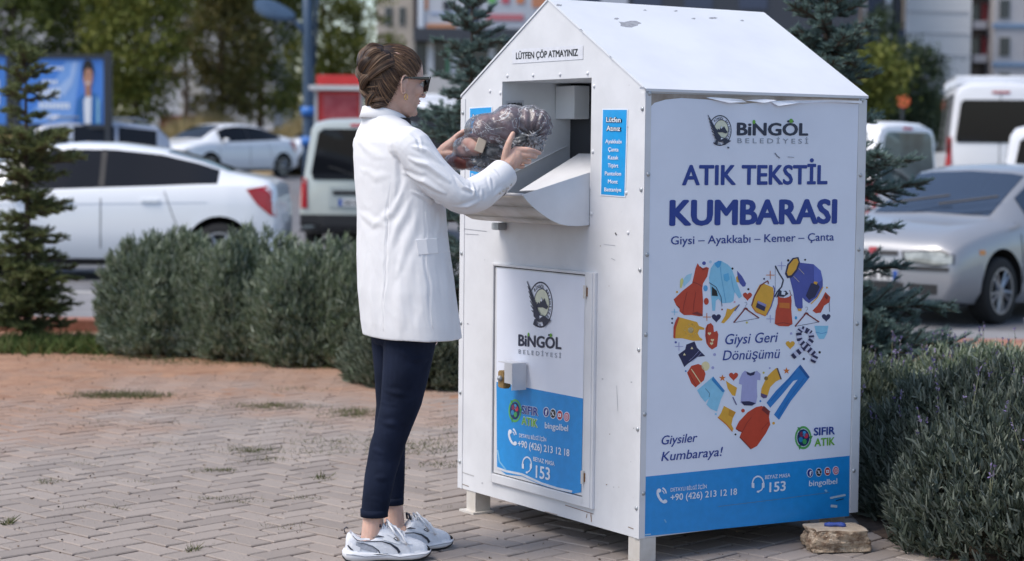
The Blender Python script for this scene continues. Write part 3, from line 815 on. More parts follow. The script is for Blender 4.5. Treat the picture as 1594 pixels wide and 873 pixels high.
# yellow boot
s.poly(B((545, 470), (640, 520), (615, 570), (605, 620), (622, 655), (610, 675), (560, 620), (495, 565), (520, 530)), YEL, 2); s.line(B((495, 560), (560, 612), (612, 675)), 1.4, ORA, 3); s.poly(B((585, 500), (640, 520), (615, 560), (580, 545)), ink('c98f2c'), 3)
s.poly(B((560, 268), (590, 290), (650, 325), (635, 390), (610, 385), (575, 330)), YEL, 2); s.line(B((615, 400), (645, 462)), 1.8, ink('5c5f8c'), 3)
# lilac tee
s.poly(B((712, 188), (735, 200), (760, 212), (790, 200), (808, 188), (838, 215), (835, 265), (810, 262), (808, 330), (812, 395), (800, 455), (770, 465), (700, 462), (678, 445), (685, 350), (690, 300), (665, 295), (668, 260), (690, 210)), LAV, 2)
s.poly(B((680, 435), (745, 432), (798, 448), (770, 468), (705, 466)), NVY, 3); s.poly(B((722, 195), (755, 208), (795, 193), (785, 222), (755, 230), (730, 218)), NVY, 3)
# socks
s.poly(B((965, 165), (1000, 255), (960, 275), (915, 320), (890, 400), (860, 408), (838, 390), (845, 330), (870, 275), (895, 230), (930, 195)), YEL, 2); s.line(B((970, 168), (1002, 258)), 2, ink('4c3c4c'), 3); s.poly(B((840, 368), (890, 385), (885, 405), (860, 410), (840, 395)), ink('5c4c7c'), 3); dot(882, 250, 16, ink('7a6a4a'), f=B)
# jeans
s.poly(B((1155, 140), (1230, 240), (1195, 285), (1080, 430), (985, 582), (945, 540), (990, 470), (1080, 330), (1135, 260), (1100, 270), (1000, 390), (915, 485), (885, 445), (960, 350), (1060, 250), (1110, 190)), MBL, 2)
s.poly(B((1155, 140), (1230, 240), (1212, 248), (1142, 160)), ink('1b5a9c'), 3); s.line(B((1185, 250), (1060, 420), (975, 560)), .5, ink('1b5a9c'), 3); s.line(B((1120, 195), (1080, 240), (920, 430)), .5, ink('1b5a9c'), 3)
# red jumper at the point
s.poly(B((848, 470), (912, 515), (905, 560), (915, 620), (880, 690), (810, 790), (765, 815), (670, 720), (685, 680), (660, 672), (638, 650), (665, 595), (735, 520), (800, 480)), RED, 2)
s.poly(B((862, 468), (915, 515), (898, 545), (845, 502)), DRD, 3); s.line(B((670, 720), (760, 815)), 1.3, DRD, 3); s.line(B((640, 655), (685, 675)), 1.2, DRD, 3); s.line(B((690, 680), (725, 610), (765, 560)), .6, DRD, 3); s.line(B((845, 660), (880, 620), (900, 600)), .5, DRD, 3)
for x, y, r, m in ((456, 165, 12, LAV), (470, 60, 12, LAV), (240, 192, 7, MBL), (836, 432, 8, MBL), (697, 508, 15, RED), (942, 608, 11, YEL), (637, 698, 8, BLACK), (911, 168, 8, LAV), (862, 205, 9, ink('c8c06a')), (480, 535, 8, LBL)): dot(x, y, r, m, f=B)
bsheet_build(s, 'clothes_heart_print', bn, .0015)
# ------------------------------------------------------------------ ground
def gz(Y):
    """height of the land: level plaza, a slightly lower road, rising ground behind"""
    xs = [-50, 13.9, 14.3, 22, 29, 54, 90, 160, 900]
    zs = [-.02, -.02, -.06, -.06, .07, .55, 1.3, 3.0, 8.0]
    return float(np.interp(Y, xs, zs))
asphalt = mat('road_asphalt', (.15, .15, .16), .9, var=.18, vscale=3, bump=.3, bscale=200)
ys = [-30, 0, 5, 13.9, 14.3, 18, 22, 25, 29, 35, 42, 54, 70, 90, 120, 160, 300, 900]
xs = [-400, -120, -60, -30, -15, -8, 0, 8, 15, 30, 60, 120, 400]
mb = MB()
vs = [(x, y, gz(y)) for y in ys for x in xs]
nx = len(xs)
mb.add(vs, [(j * nx + i, j * nx + i + 1, (j + 1) * nx + i + 1, (j + 1) * nx + i) for j in range(len(ys) - 1) for i in range(nx - 1)], asphalt)
tag(mb.build('road', None, None, smooth=True), kind='structure')

# interlocking pavers, each a real block with its joint
def soil_mask_nodes(m, base, base2, soil, soil2, thr=.5):
    nt = m.node_tree; b = nt.nodes['Principled BSDF']
    geo = _n(nt, 'ShaderNodeNewGeometry')
    tc = _n(nt, 'ShaderNodeTexCoord')
    n1 = _n(nt, 'ShaderNodeTexNoise'); n1.inputs['Scale'].default_value = .9; n1.inputs['Detail'].default_value = 6; n1.inputs['Roughness'].default_value = .62
    sep = _n(nt, 'ShaderNodeSeparateXYZ')
    mpp = _n(nt, 'ShaderNodeMapping'); mpp.inputs['Location'].default_value = (3.1, 8.3, 0)
    nt.links.new(tc.outputs['Object'], mpp.inputs[0]); nt.links.new(mpp.outputs[0], n1.inputs['Vector'])
    nt.links.new(tc.outputs['Object'], sep.inputs[0])
    # more soil towards the planting bed (far side) and to the left
    my = _n(nt, 'ShaderNodeMapRange'); my.inputs[1].default_value = 7.0; my.inputs[2].default_value = 11.8; my.inputs[3].default_value = -.22; my.inputs[4].default_value = .30
    nt.links.new(sep.outputs[1], my.inputs[0])
    mx = _n(nt, 'ShaderNodeMapRange'); mx.inputs[1].default_value = -3.5; mx.inputs[2].default_value = .5; mx.inputs[3].default_value = .12; mx.inputs[4].default_value = -.12
    nt.links.new(sep.outputs[0], mx.inputs[0])
    a = _n(nt, 'ShaderNodeMath', operation='ADD'); nt.links.new(n1.outputs[0], a.inputs[0]); nt.links.new(my.outputs[0], a.inputs[1])
    a2 = _n(nt, 'ShaderNodeMath', operation='ADD'); nt.links.new(a.outputs[0], a2.inputs[0]); nt.links.new(mx.outputs[0], a2.inputs[1])
    rp = _n(nt, 'ShaderNodeValToRGB'); rp.color_ramp.elements[0].position = thr - .16; rp.color_ramp.elements[1].position = thr + .20
    nt.links.new(a2.outputs[0], rp.inputs[0])
    n2 = _n(nt, 'ShaderNodeTexNoise'); n2.inputs['Scale'].default_value = 9; n2.inputs['Detail'].default_value = 6
    nt.links.new(tc.outputs['Object'], n2.inputs['Vector'])
    s1 = _n(nt, 'ShaderNodeMix', data_type='RGBA'); s1.inputs[6].default_value = (*soil, 1); s1.inputs[7].default_value = (*soil2, 1)
    nt.links.new(n2.outputs[0], s1.inputs[0])
    b1 = _n(nt, 'ShaderNodeMix', data_type='RGBA'); b1.inputs[6].default_value = (*base, 1); b1.inputs[7].default_value = (*base2, 1)
    r2 = _n(nt, 'ShaderNodeMath', operation='MULTIPLY'); r2.inputs[1].default_value = .55
    nt.links.new(geo.outputs['Random Per Island'], r2.inputs[0])
    n3 = _n(nt, 'ShaderNodeTexNoise'); n3.inputs['Scale'].default_value = 2.3; n3.inputs['Detail'].default_value = 8
    nt.links.new(tc.outputs['Object'], n3.inputs['Vector'])
    r3 = _n(nt, 'ShaderNodeMath', operation='MULTIPLY'); r3.inputs[1].default_value = .6
    nt.links.new(n3.outputs[0], r3.inputs[0])
    r4 = _n(nt, 'ShaderNodeMath', operation='ADD'); nt.links.new(r2.outputs[0], r4.inputs[0]); nt.links.new(r3.outputs[0], r4.inputs[1])
    nt.links.new(r4.outputs[0], b1.inputs[0])
    mx2 = _n(nt, 'ShaderNodeMix', data_type='RGBA')
    k = _n(nt, 'ShaderNodeMath', operation='MULTIPLY'); k.inputs[1].default_value = .8
    nt.links.new(rp.outputs[0], k.inputs[0]); nt.links.new(k.outputs[0], mx2.inputs[0]); nt.links.new(b1.outputs[2], mx2.inputs[6]); nt.links.new(s1.outputs[2], mx2.inputs[7])
    nt.links.new(mx2.outputs[2], b.inputs['Base Color'])
paver_m = mat('concrete_paver', (.3, .28, .27), .92, bump=.35, bscale=120)
soil_mask_nodes(paver_m, (.208, .178, .160), (.345, .295, .262), (.38, .215, .13), (.25, .13, .075), thr=.60)
L_, W_ = .204, .102
ANG = R(47)
ca, sa = math.cos(ANG), math.sin(ANG)
def tri(t):
    t = t % 1.0
    return 4 * abs(t - .5) - 1
def warp(u, v):
    A_ = .0155
    return u + A_ * tri(v / W_ + .25), v + A_ * tri(u / W_ + .25)
mb = MB(); rnd = random.Random(2)
X0, X1, Y0, Y1 = -5.2, 4.2, 4.6, 13.9
nn = int(16 / W_)
def paver(u0, v0, du, dv, out_v, out_f):
    g = .0055
    nu, nv = max(2, round(du / W_ * 2)), max(2, round(dv / W_ * 2))
    per = []
    for i in range(nu): per.append((i / nu, 0))
    for i in range(nv): per.append((1, i / nv))
    for i in range(nu): per.append((1 - i / nu, 1))
    for i in range(nv): per.append((0, 1 - i / nv))
    base = len(out_v)
    dz = rnd.uniform(-.0016, .0016); tx, ty = rnd.uniform(-.010, .010), rnd.uniform(-.010, .010)
    n = len(per)
    for (off, z) in ((g, -.016), (g, -.0035), (g + .0045, 0.0)):
        for (a, b) in per:
            uu = u0 + off + (du - 2 * off) * a; vv = v0 + off + (dv - 2 * off) * b
            wu, wv = warp(u0 + du * a, v0 + dv * b)
            uu += wu - (u0 + du * a); vv += wv - (v0 + dv * b)
            out_v.append((uu * ca - vv * sa, uu * sa + vv * ca, z + dz + tx * (a - .5) * du + ty * (b - .5) * dv))
    for k in range(2):
        for i in range(n):
            j = (i + 1) % n
            out_f.append((base + k * n + i, base + k * n + j, base + (k + 1) * n + j, base + (k + 1) * n + i))
    out_f.append(tuple(base + 2 * n + i for i in range(n)))
pv, pf = [], []
for i in range(-nn, nn):
    for j in range(-nn, nn):
        # herringbone on a W_ grid: cell (i,j); horizontal bricks start where (i-j)%4==0, vertical where (i-j)%4==2
        k = (i - j) % 4
        u, v = i * W_, j * W_
        x, y = u * ca - v * sa, u * sa + v * ca
        if not (X0 < x < X1 and Y0 < y < Y1): continue
        if y > 6 and abs(x) > .42 * y / 1.35 + 1.2: continue
        if k == 0: paver(u, v, 2 * W_, W_, pv, pf)
        elif k == 3: paver(u, v, W_, 2 * W_, pv, pf)
mb.add(pv, pf, paver_m)
tag(mb.build('paving', None, None, fix=False), kind='structure')
# soil the pavers are bedded in, rising over them in drifts
bed_m = mat('sandy_soil', (.17, .115, .085), .98, c2=(.27, .17, .115), vscale=6, bump=.5, bscale=90)
drift_m = mat('reddish_soil', (.24, .125, .075), .98, c2=(.40, .235, .15), vscale=5, bump=.6, bscale=60, lo=.3, hi=.7)
mb = MB(); gx, gy = 150, 170
zz = []
for j in range(gy + 1):
    for i in range(gx + 1):
        x = -5.4 + 9.9 * i / gx; y = 4.4 + 9.6 * j / gy
        n = noise.fractal(Vector((x * .62 + 3.1, y * .62 + 8.3, 0)), 1, 2, 5)
        k = min(1, max(0, (y - 8.4) / 3.6)); e = min(1, max(0, (y - 13.0) / .6))
        f = n * .012 + noise.noise(Vector((x * 6, y * 6, 1))) * .0035 - .0138 + .0165 * k - .0035 * min(1, max(0, (x + 3) / 3)) + e * .02
        zz.append((x, y, max(-.0105 + .001 * noise.noise(Vector((x * 20, y * 20, 0))), f)))
mb.add(zz, [(j * (gx + 1) + i, j * (gx + 1) + i + 1, (j + 1) * (gx + 1) + i + 1, (j + 1) * (gx + 1) + i) for j in range(gy) for i in range(gx)], drift_m)
tag(mb.build('soil', None, None, smooth=True), kind='structure')
# low reddish edging of the planting beds, pavement beyond
kerb_m = mat('reddish_concrete', (.25, .10, .065), .9, c2=(.36, .17, .12), vscale=4, bump=.3, bscale=40)
pave_m = mat('grey_pavement', (.22, .215, .22), .9, var=.15, vscale=2, bump=.2, bscale=60)
warm_m = mat('buff_pavement', (.42, .32, .23), .9, var=.1, vscale=2)
def slab(name, x0, x1, y0, y1, z0, z1, m, label=None, cat=None, bev=.01, rz=0):
    mb = MB(); mb.box(((x0 + x1) / 2, (y0 + y1) / 2, (z0 + z1) / 2), (x1 - x0, y1 - y0, z1 - z0), m, rz=rz)
    o = mb.build(name, None, None, bev=bev)
    if label: tag(o, label, cat)
    return o
tag(slab('kerb', -30, 2.6, 13.95, 14.2, -.1, .115, kerb_m), kind='structure')
tag(slab('kerb', 2.6, 30, 13.95, 14.25, -.1, .02, kerb_m), kind='structure')
tag(slab('pavement', -30, 2.6, 14.2, 18.2, -.2, -.012, pave_m), kind='structure')
tag(slab('kerb', -30, 2.6, 18.2, 18.4, -.2, .0, mat('pale_kerbstone', (.36, .35, .34), .85, var=.1)), kind='structure')
tag(slab('pavement', 2.6, 30, 14.25, 15.3, -.2, -.012, pave_m), kind='structure')
tag(slab('pavement', 2.2, 30, 12.6, 13.95, -.2, -.006, warm_m), kind='structure')
# ------------------------------------------------------------------ the woman
from mathutils.bvhtree import BVHTree
def solid(mb, name, voxel, mats, parent=None, smooth=3, fac=.5, fn=None):
    """fuse the collected closed pieces into one continuous surface"""
    me = mb.mesh('tmp'); me.materials.clear()
    o = bpy.data.objects.new('tmp', me); col.objects.link(o)
    r = o.modifiers.new('r', 'REMESH'); r.mode = 'VOXEL'; r.voxel_size = voxel; r.use_smooth_shade = True
    if smooth:
        s = o.modifiers.new('s', 'SMOOTH'); s.iterations = smooth; s.factor = fac
    bpy.context.view_layer.update()
    dg = bpy.context.evaluated_depsgraph_get()
    me2 = bpy.data.meshes.new_from_object(o.evaluated_get(dg))
    bpy.data.objects.remove(o)
    me2.name = name
    me2.polygons.foreach_set('use_smooth', [True] * len(me2.polygons))
    me2.materials.clear()
    for m in (mats if isinstance(mats, (list, tuple)) else [mats]): me2.materials.append(m)
    if fn: fn(me2)
    me2.update()
    oo = bpy.data.objects.new(name, me2)
    return link(oo, parent)

def loft(mb, rings, n=28, m=None, power=1.0, M=None):
    """rings: (centre, side vector a, depth vector b)"""
    vs, fs = [], []
    for (c, a, b) in rings:
        for k in range(n):
            t = 2 * PI * k / n
            ct, st = math.cos(t), math.sin(t)
            ct = math.copysign(abs(ct) ** power, ct); st = math.copysign(abs(st) ** power, st)
            vs.append(Vector(c) + Vector(a) * ct + Vector(b) * st)
    R_ = len(rings)
    for i in range(R_ - 1):
        for k in range(n):
            fs.append((i * n + k, i * n + (k + 1) % n, (i + 1) * n + (k + 1) % n, (i + 1) * n + k))
    fs.append(tuple(range(n))[::-1]); fs.append(tuple((R_ - 1) * n + k for k in range(n)))
    mb.add(vs, fs, m, M)

def limb(mb, pts, n=16, sub=3):
    """pts: (px, py, Y, r) -> a tapered tube with rounded ends"""
    P = [at(p[0], p[1], p[2]) for p in pts]; rr = [p[3] for p in pts]
    Q, q = [], []
    for i in range(len(P) - 1):
        p0 = P[max(i - 1, 0)]; p1 = P[i]; p2 = P[i + 1]; p3 = P[min(i + 2, len(P) - 1)]
        for s in range(sub):
            t = s / sub
            Q.append(.5 * ((2 * p1) + (p2 - p0) * t + (2 * p0 - 5 * p1 + 4 * p2 - p3) * t * t + (3 * p1 - p0 - 3 * p2 + p3) * t ** 3))
            q.append(rr[i] + (rr[i + 1] - rr[i]) * t)
    Q.append(P[-1]); q.append(rr[-1])
    mb.tube(Q, q, n=n)
    mb.sphere(P[0], rr[0], n=n, k=10); mb.sphere(P[-1], rr[-1], n=n, k=10)

skin = mat('skin', (.60, .385, .305), .5, var=.11, vscale=22, bump=.06, bscale=180, sub=.25, spec=.4)
blazer_m = mat('white_blazer_cloth', (.74, .745, .77), .85, var=.02, vscale=5, bump=.10, bscale=500, spec=.2)
jean_m = mat('navy_denim', (.006, .010, .024), .85, c2=(.012, .018, .040), vscale=9, bump=.15, bscale=500, spec=.15)
hair_m = bpy.data.materials.new('brown_hair'); hair_m.use_nodes = True
_h = hair_m.node_tree; _b = _h.nodes['Principled BSDF']; _b.inputs['Roughness'].default_value = .38; _b.inputs['Specular IOR Level'].default_value = .55
_g = _n(_h, 'ShaderNodeNewGeometry'); _r = _n(_h, 'ShaderNodeValToRGB'); _r.color_ramp.elements.new(.5); _r.color_ramp.elements.new(.85)
for _i, (_p, _c) in enumerate(((0, (.03, .015, .009)), (.45, (.09, .047, .026)), (.8, (.18, .10, .055)), (1, (.36, .22, .12)))):
    _r.color_ramp.elements[_i].position = _p; _r.color_ramp.elements[_i].color = (*_c, 1)
_h.links.new(_g.outputs['Random Per Island'], _r.inputs[0]); _h.links.new(_r.outputs[0], _b.inputs['Base Color'])
hair_d = mat('dark_hair_root', (.022, .011, .007), .6)
black_cloth = mat('black_cloth', (.012, .012, .014), .9)
gold = mat('gold', (.75, .48, .2), .25, metal=1)

PY = 6.45
person = empty('person', on_ground(612, 868) * 1.0)
tag(person, 'woman in white blazer, navy jeans and white trainers holding up a bag at the bin', 'person')
def PB(o):
    o.parent = person; o.matrix_parent_inverse = Matrix.Translation(-person.location)
    return o
TA = R(25)
Fv = Vector((math.cos(TA), math.sin(TA), 0)); Rv = Vector((math.sin(TA), -math.cos(TA), 0)); Uv = Vector((0, 0, 1))

# head frame
HA = R(30); HP = R(5)
hF = Vector((math.cos(HA) * math.cos(HP), math.sin(HA) * math.cos(HP), -math.sin(HP)))
hR = Vector((math.sin(HA), -math.cos(HA), 0)); hU = hR.cross(hF)
HO = at(615, 127, PY)
HM = Matrix(((hF.x, hR.x, hU.x, HO.x), (hF.y, hR.y, hU.y, HO.y), (hF.z, hR.z, hU.z, HO.z), (0, 0, 0, 1)))
H = lambda f, r, u: HM @ Vector((f, r, u))
body = MB()
hr = [(.109, .02, -.03, .02), (.103, .05, -.06, .042), (.09, .074, -.082, .058), (.07, .088, -.092, .068), (.045, .094, -.097, .073), (.02, .0955, -.098, .0745), (.008, .094, -.098, .0745), (-.005, .088, -.096, .073),
      (-.02, .087, -.092, .0715), (-.035, .088, -.084, .069), (-.048, .0885, -.074, .065), (-.06, .088, -.06, .061), (-.072, .085, -.046, .056), (-.085, .083, -.032, .049), (-.097, .081, -.015, .040), (-.107, .072, .002, .029), (-.113, .058, .02, .016)]
vs, fs = [], []; n = 40
for (u, f, b, w_) in hr:
    for k in range(n):
        t = 2 * PI * k / n
        c = (f + b) / 2 + (f - b) / 2 * math.cos(t)
        sy = abs(math.sin(t)) ** .9 * (1 if math.cos(t) < 0 else (1 - .16 * math.cos(t) ** 2))
        vs.append((c, math.copysign(sy * w_, math.sin(t)), u))
for i in range(len(hr) - 1):
    for k in range(n): fs.append((i * n + k, (i + 1) * n + k, (i + 1) * n + (k + 1) % n, i * n + (k + 1) % n))
fs += [tuple(range(n)), tuple((len(hr) - 1) * n + k for k in range(n))[::-1]]
body.add(vs, fs, None, HM)
# nose, lips, chin, brow, cheeks, ears
body.tube([(.088, 0, .004), (.095, 0, -.010), (.105, 0, -.025), (.112, 0, -.033)], [.0065, .0075, .0085, .0075], n=12, M=HM)
body.sphere((.109, 0, -.034), .0085, n=12, k=8, M=HM)
for s in (-1, 1): body.sphere((.099, s * .010, -.037), (.010, .0065, .006), n=10, k=7, M=HM)
body.sphere((.086, 0, -.054), (.0105, .019, .0045), n=14, k=8, M=HM)
body.sphere((.084, 0, -.063), (.0105, .016, .0048), n=14, k=8, M=HM)
body.sphere((.078, 0, -.094), (.012, .018, .013), n=14, k=8, M=HM)
for s in (-1, 1):
    body.sphere((.058, s * .045, -.022), (.025, .02, .022), n=14, k=8, M=HM)
    body.sphere((.079, s * .032, .015), (.012, .025, .007), n=12, k=8, M=HM)
    E0 = Vector((-.004, s * .076, -.008))
    lp = []
    for i in range(15):
        t = -1.9 + i / 14 * 4.9
        e = Vector((-.004 - .0135 * math.cos(t + .2) * (1.0 if math.sin(t) > 0 else .75), 0, .030 * math.sin(t) - .004))
        lp.append(E0 + Vector((e.x, s * (.007 + .004 * math.cos(t + .2)), e.z)))
    body.tube(lp, [.0034] * 15, n=8, M=HM)
    body.sphere(E0 + Vector((-.001, s * .001, -.004)), (.011, .0045, .024), n=12, k=8, M=HM)
    body.sphere(E0 + Vector((.005, s * .004, -.029)), (.0055, .0035, .0075), n=10, k=7, M=HM)
# neck, trunk, arms, legs under the clothes
limb(body, [(607, 150, 6.44, .052), (600, 178, 6.44, .052), (598, 205, 6.44, .058)], n=20)
loft(body, [(at(604, 208, PY), Rv * .12, Fv * .06), (at(606, 225, PY), Rv * .16, Fv * .08), (at(615, 270, PY), Rv * .15, Fv * .10), (at(620, 350, PY), Rv * .125, Fv * .09), (at(624, 430, PY), Rv * .15, Fv * .11), (at(628, 500, PY), Rv * .165, Fv * .12), (at(632, 535, PY), Rv * .12, Fv * .10)], 24)
limb(body, [(640, 222, 6.29, .045), (680, 268, 6.27, .04), (720, 304, 6.27, .036), (757, 288, 6.33, .034), (786, 262, 6.395, .0265)])
limb(body, [(585, 225, 6.58, .035), (610, 280, 6.68, .035), (655, 300, 6.74, .036), (668, 270, 6.70, .033), (682, 247, 6.665, .0265)])
limb(body, [(640, 530, 6.37, .075), (622, 630, 6.37, .050), (606, 684, 6.38, .042), (593, 735, 6.36, .036), (583, 790, 6.345, .034), (578, 835, 6.335, .034), (575, 850, 6.33, .034)])
limb(body, [(615, 530, 6.54, .075), (614, 630, 6.56, .048), (607, 690, 6.55, .038), (608, 740, 6.53, .034), (611, 780, 6.51, .034), (614, 815, 6.50, .034), (613, 832, 6.49, .034)])
# feet inside the shoes
for (x0_, y0_, a_) in ((574, 6.322, R(14)), (613, 6.48, R(29))):
    p_ = at(x0_, 860, y0_); body.tube([(p_.x - .015, y0_, .062), (p_.x + .03, y0_ + .01, .058), (p_.x + .10 * math.cos(a_), y0_ + .10 * math.sin(a_), .050), (p_.x + .15 * math.cos(a_), y0_ + .15 * math.sin(a_), .040)], [.026, .028, .025, .014], n=12)
# right hand: back towards the camera, thumb up over the bag, fingers closing under it
def chain(pts, n=12): limb(body, pts, n=n, sub=2)
for a in ([(786, 262, 6.397, .0265), (795, 253, 6.395, .026), (800, 243, 6.40, .022)], [(790, 258, 6.40, .024), (803, 250, 6.398, .019), (805, 241, 6.398, .018)], [(795, 255, 6.397, .020), (802, 253, 6.40, .0165)], [(790, 248, 6.40, .020), (803, 235, 6.40, .0145)]): chain(a)
chain([(803, 233, 6.40, .0115), (821, 233, 6.398, .0095), (832, 235.5, 6.415, .0083), (840, 238, 6.436, .0068)])
chain([(805, 241, 6.397, .0112), (824, 242, 6.402, .0096), (832, 243.5, 6.425, .0084), (834, 243, 6.450, .0070)])
chain([(803, 249, 6.40, .0108), (817, 251, 6.408, .0092), (824, 251.5, 6.432, .0080), (824, 250, 6.455, .0066)])
chain([(797, 256, 6.405, .0100), (809, 259, 6.418, .0082), (814, 259, 6.438, .0072), (814, 257, 6.455, .0060)])
chain([(787, 252, 6.395, .018), (788, 238, 6.388, .0138), (792, 222, 6.384, .0108), (798.5, 208, 6.394, .0083)])
# left hand: under the far end of the bag
for a in ([(682, 247, 6.665, .0255), (694, 233, 6.65, .024), (705, 223, 6.645, .020)], [(690, 243, 6.66, .022), (706, 233, 6.655, .018)]): chain(a)
chain([(704, 219, 6.65, .0115), (716, 208, 6.65, .0095), (726, 203, 6.64, .0082), (733, 202, 6.625, .007)])
chain([(708, 224, 6.655, .011), (722, 215, 6.66, .0095), (733, 211, 6.65, .0082), (740, 211, 6.635, .007)])
chain([(709, 231, 6.66, .0105), (724, 225, 6.665, .009), (734, 223, 6.655, .008), (740, 223, 6.64, .0066)])
chain([(706, 238, 6.66, .0098), (719, 236, 6.665, .0082), (727, 236, 6.655, .0072), (733, 237, 6.645, .006)])
chain([(690, 240, 6.64, .016), (700, 240, 6.625, .0125), (712, 238, 6.61, .0105), (722, 234, 6.60, .0085)])
bo = PB(solid(body, 'body', .0028, skin, None, smooth=3, fac=.5))

# lips
lips = MB()
lips.sphere((.0885, 0, -.0548), (.0085, .0185, .0034), n=14, k=8, M=HM); lips.sphere((.087, 0, -.0625), (.0085, .016, .0038), n=14, k=8, M=HM)
PB(lips.build('lips', mat('lips', (.42, .13, .12), .45), None, smooth=True))
# eyes and brows behind the dark glasses
for s in (-1, 1):
    m2 = MB(); m2.sphere((.0775, s * .031, -.004), .0125, ink('e4e0dc'), 14, 10, HM); PB(m2.build('eyeball', None, None, smooth=True))
    m2 = MB(); m2.sphere((.0865, s * .031, -.004), (.0042, .0055, .0055), ink('2c1a10'), 12, 8, HM); PB(m2.build('iris', None, None, smooth=True))
    m2 = MB(); m2.tube([(.095, s * .014, .013), (.095, s * .03, .018), (.082, s * .05, .013)], [.0022, .0026, .001], hair_m, 6, M=HM); PB(m2.build('eyebrow', None, None, smooth=True))

# hair: strands combed from the hairline to the crown, plaited down the back
SK = (.1015, .080, .1135)
def skull(d, lift=0.):
    d = d.normalized()
    k = 1 / math.sqrt((d.x / SK[0]) ** 2 + (d.y / SK[1]) ** 2 + (d.z / SK[2]) ** 2)
    return d * (k + lift)
crown = Vector((-.075, 0, .070))
def hairline(i, n, s):
    """points round the hair's edge, from the middle of the forehead to the nape"""
    K = [(.078, .0, .070), (.072, .030, .068), (.060, .058, .052), (.045, .073, .034), (.030, .078, .016), (.014, .080, .014), (-.006, .081, .026), (-.022, .081, .012), (-.028, .078, -.020), (-.034, .066, -.050), (-.040, .045, -.075), (-.045, .0, -.085)]
    t = i / (n - 1) * (len(K) - 1); a = min(int(t), len(K) - 2); t -= a
    p = Vector(K[a]).lerp(Vector(K[a + 1]), t)
    return Vector((p.x, p.y * s, p.z))
hb = MB(); rnd = random.Random(7)
# under-layer: a fan surface from the hairline to the crown
for s in (-1, 1):
    n, m_ = 40, 12
    vs = []
    for i in range(n):
        a = hairline(i, n, s)
        for j in range(m_ + 1):
            t = j / m_
            d = a.lerp(crown, t)
            vs.append(H(*skull(d, -.001 + .007 * math.sin(PI * min(1, t * 1.2)) * .9 + .002)))
    hb.add(vs, [(i * (m_ + 1) + j, i * (m_ + 1) + j + 1, (i + 1) * (m_ + 1) + j + 1, (i + 1) * (m_ + 1) + j) for i in range(n - 1) for j in range(m_)], hair_d)
hb.sphere((-.030, 0, .034), (.073, .0735, .083), hair_d, 20, 14, HM)
hb.sphere((-.076, 0, .055), (.040, .046, .040), hair_d, 20, 14, HM)
hb.sphere((-.055, 0, -.035), (.045, .055, .05), hair_d, 20, 14, HM)
def strand(P, r, mb):
    mb.tube(P, [r * .55] + [r] * (len(P) - 2) + [r * .5], hair_m, 4, cap=False)
for k in range(950):
    s = rnd.choice((-1, 1)); a = hairline(rnd.uniform(0, 39), 40, s); a += Vector([rnd.gauss(0, .0035) for _ in range(3)])
    if rnd.random() < .35: a = a.lerp(crown, rnd.uniform(.1, .55))
    e = crown + Vector((rnd.gauss(0, .010), rnd.gauss(0, .014), rnd.gauss(0, .012)))
    L = rnd.uniform(.004, .0085); P = []
    for j in range(10):
        t = j / 9
        P.append(H(*skull(a.lerp(e, t), .0015 + L * math.sin(PI * min(1, .12 + t)) + rnd.uniform(-.0004, .0004))))
    strand(P, rnd.uniform(.0007, .0015), hb)
for k in range(110):   # loose flyaway hairs
    s = rnd.choice((-1, 1)); a = hairline(rnd.uniform(0, 30), 40, s)
    P = []
    g = rnd.uniform(.002, .020)
    for j in range(9):
        t = j / 8
        P.append(H(*skull(a.lerp(crown, t), .008 + g * t * t)))
    hb.tube(P, .00035, hair_m, 3, cap=False)
hair = PB(hb.build('hair', None, None, smooth=True, fix=False))
pl = MB()
def lock(p0, p1, p2, wd, th, n=44):
    n = int(n * 2.0)
    """a bundle of strands bowed through p1"""
    p0, p1, p2 = Vector(p0), Vector(p1), Vector(p2)
    ax = (p2 - p0).normalized()
    out = (p1 - (p0 + p2) / 2)
    out = (out - ax * out.dot(ax)).normalized(); sd_ = ax.cross(out)
    for k in range(n):
        a = rnd.uniform(0, 2 * PI); q = math.sqrt(rnd.random())
        ox, oy = wd * q * math.cos(a), th * q * math.sin(a)
        P = []
        for j in range(9):
            t = j / 8
            c = p0 * (1 - t) ** 2 + p1 * 2 * t * (1 - t) + p2 * t * t
            fat = math.sin(PI * (.10 + .80 * t)) ** .6
            P.append(H(*(c + sd_ * ox * fat + out * oy * fat)))
        strand(P, rnd.uniform(.0007, .0014), pl)
    K = []
    for j in range(9):
        t = j / 8
        c = p0 * (1 - t) ** 2 + p1 * 2 * t * (1 - t) + p2 * t * t
        K.append(H(*c))
    pl.tube(K, [(wd * .85 * math.sin(PI * (.1 + .8 * j / 8)) ** .6, th * .85 * math.sin(PI * (.1 + .8 * j / 8)) ** .6) for j in range(9)], hair_d, 10, upv=tuple(HM.to_3x3() @ out))
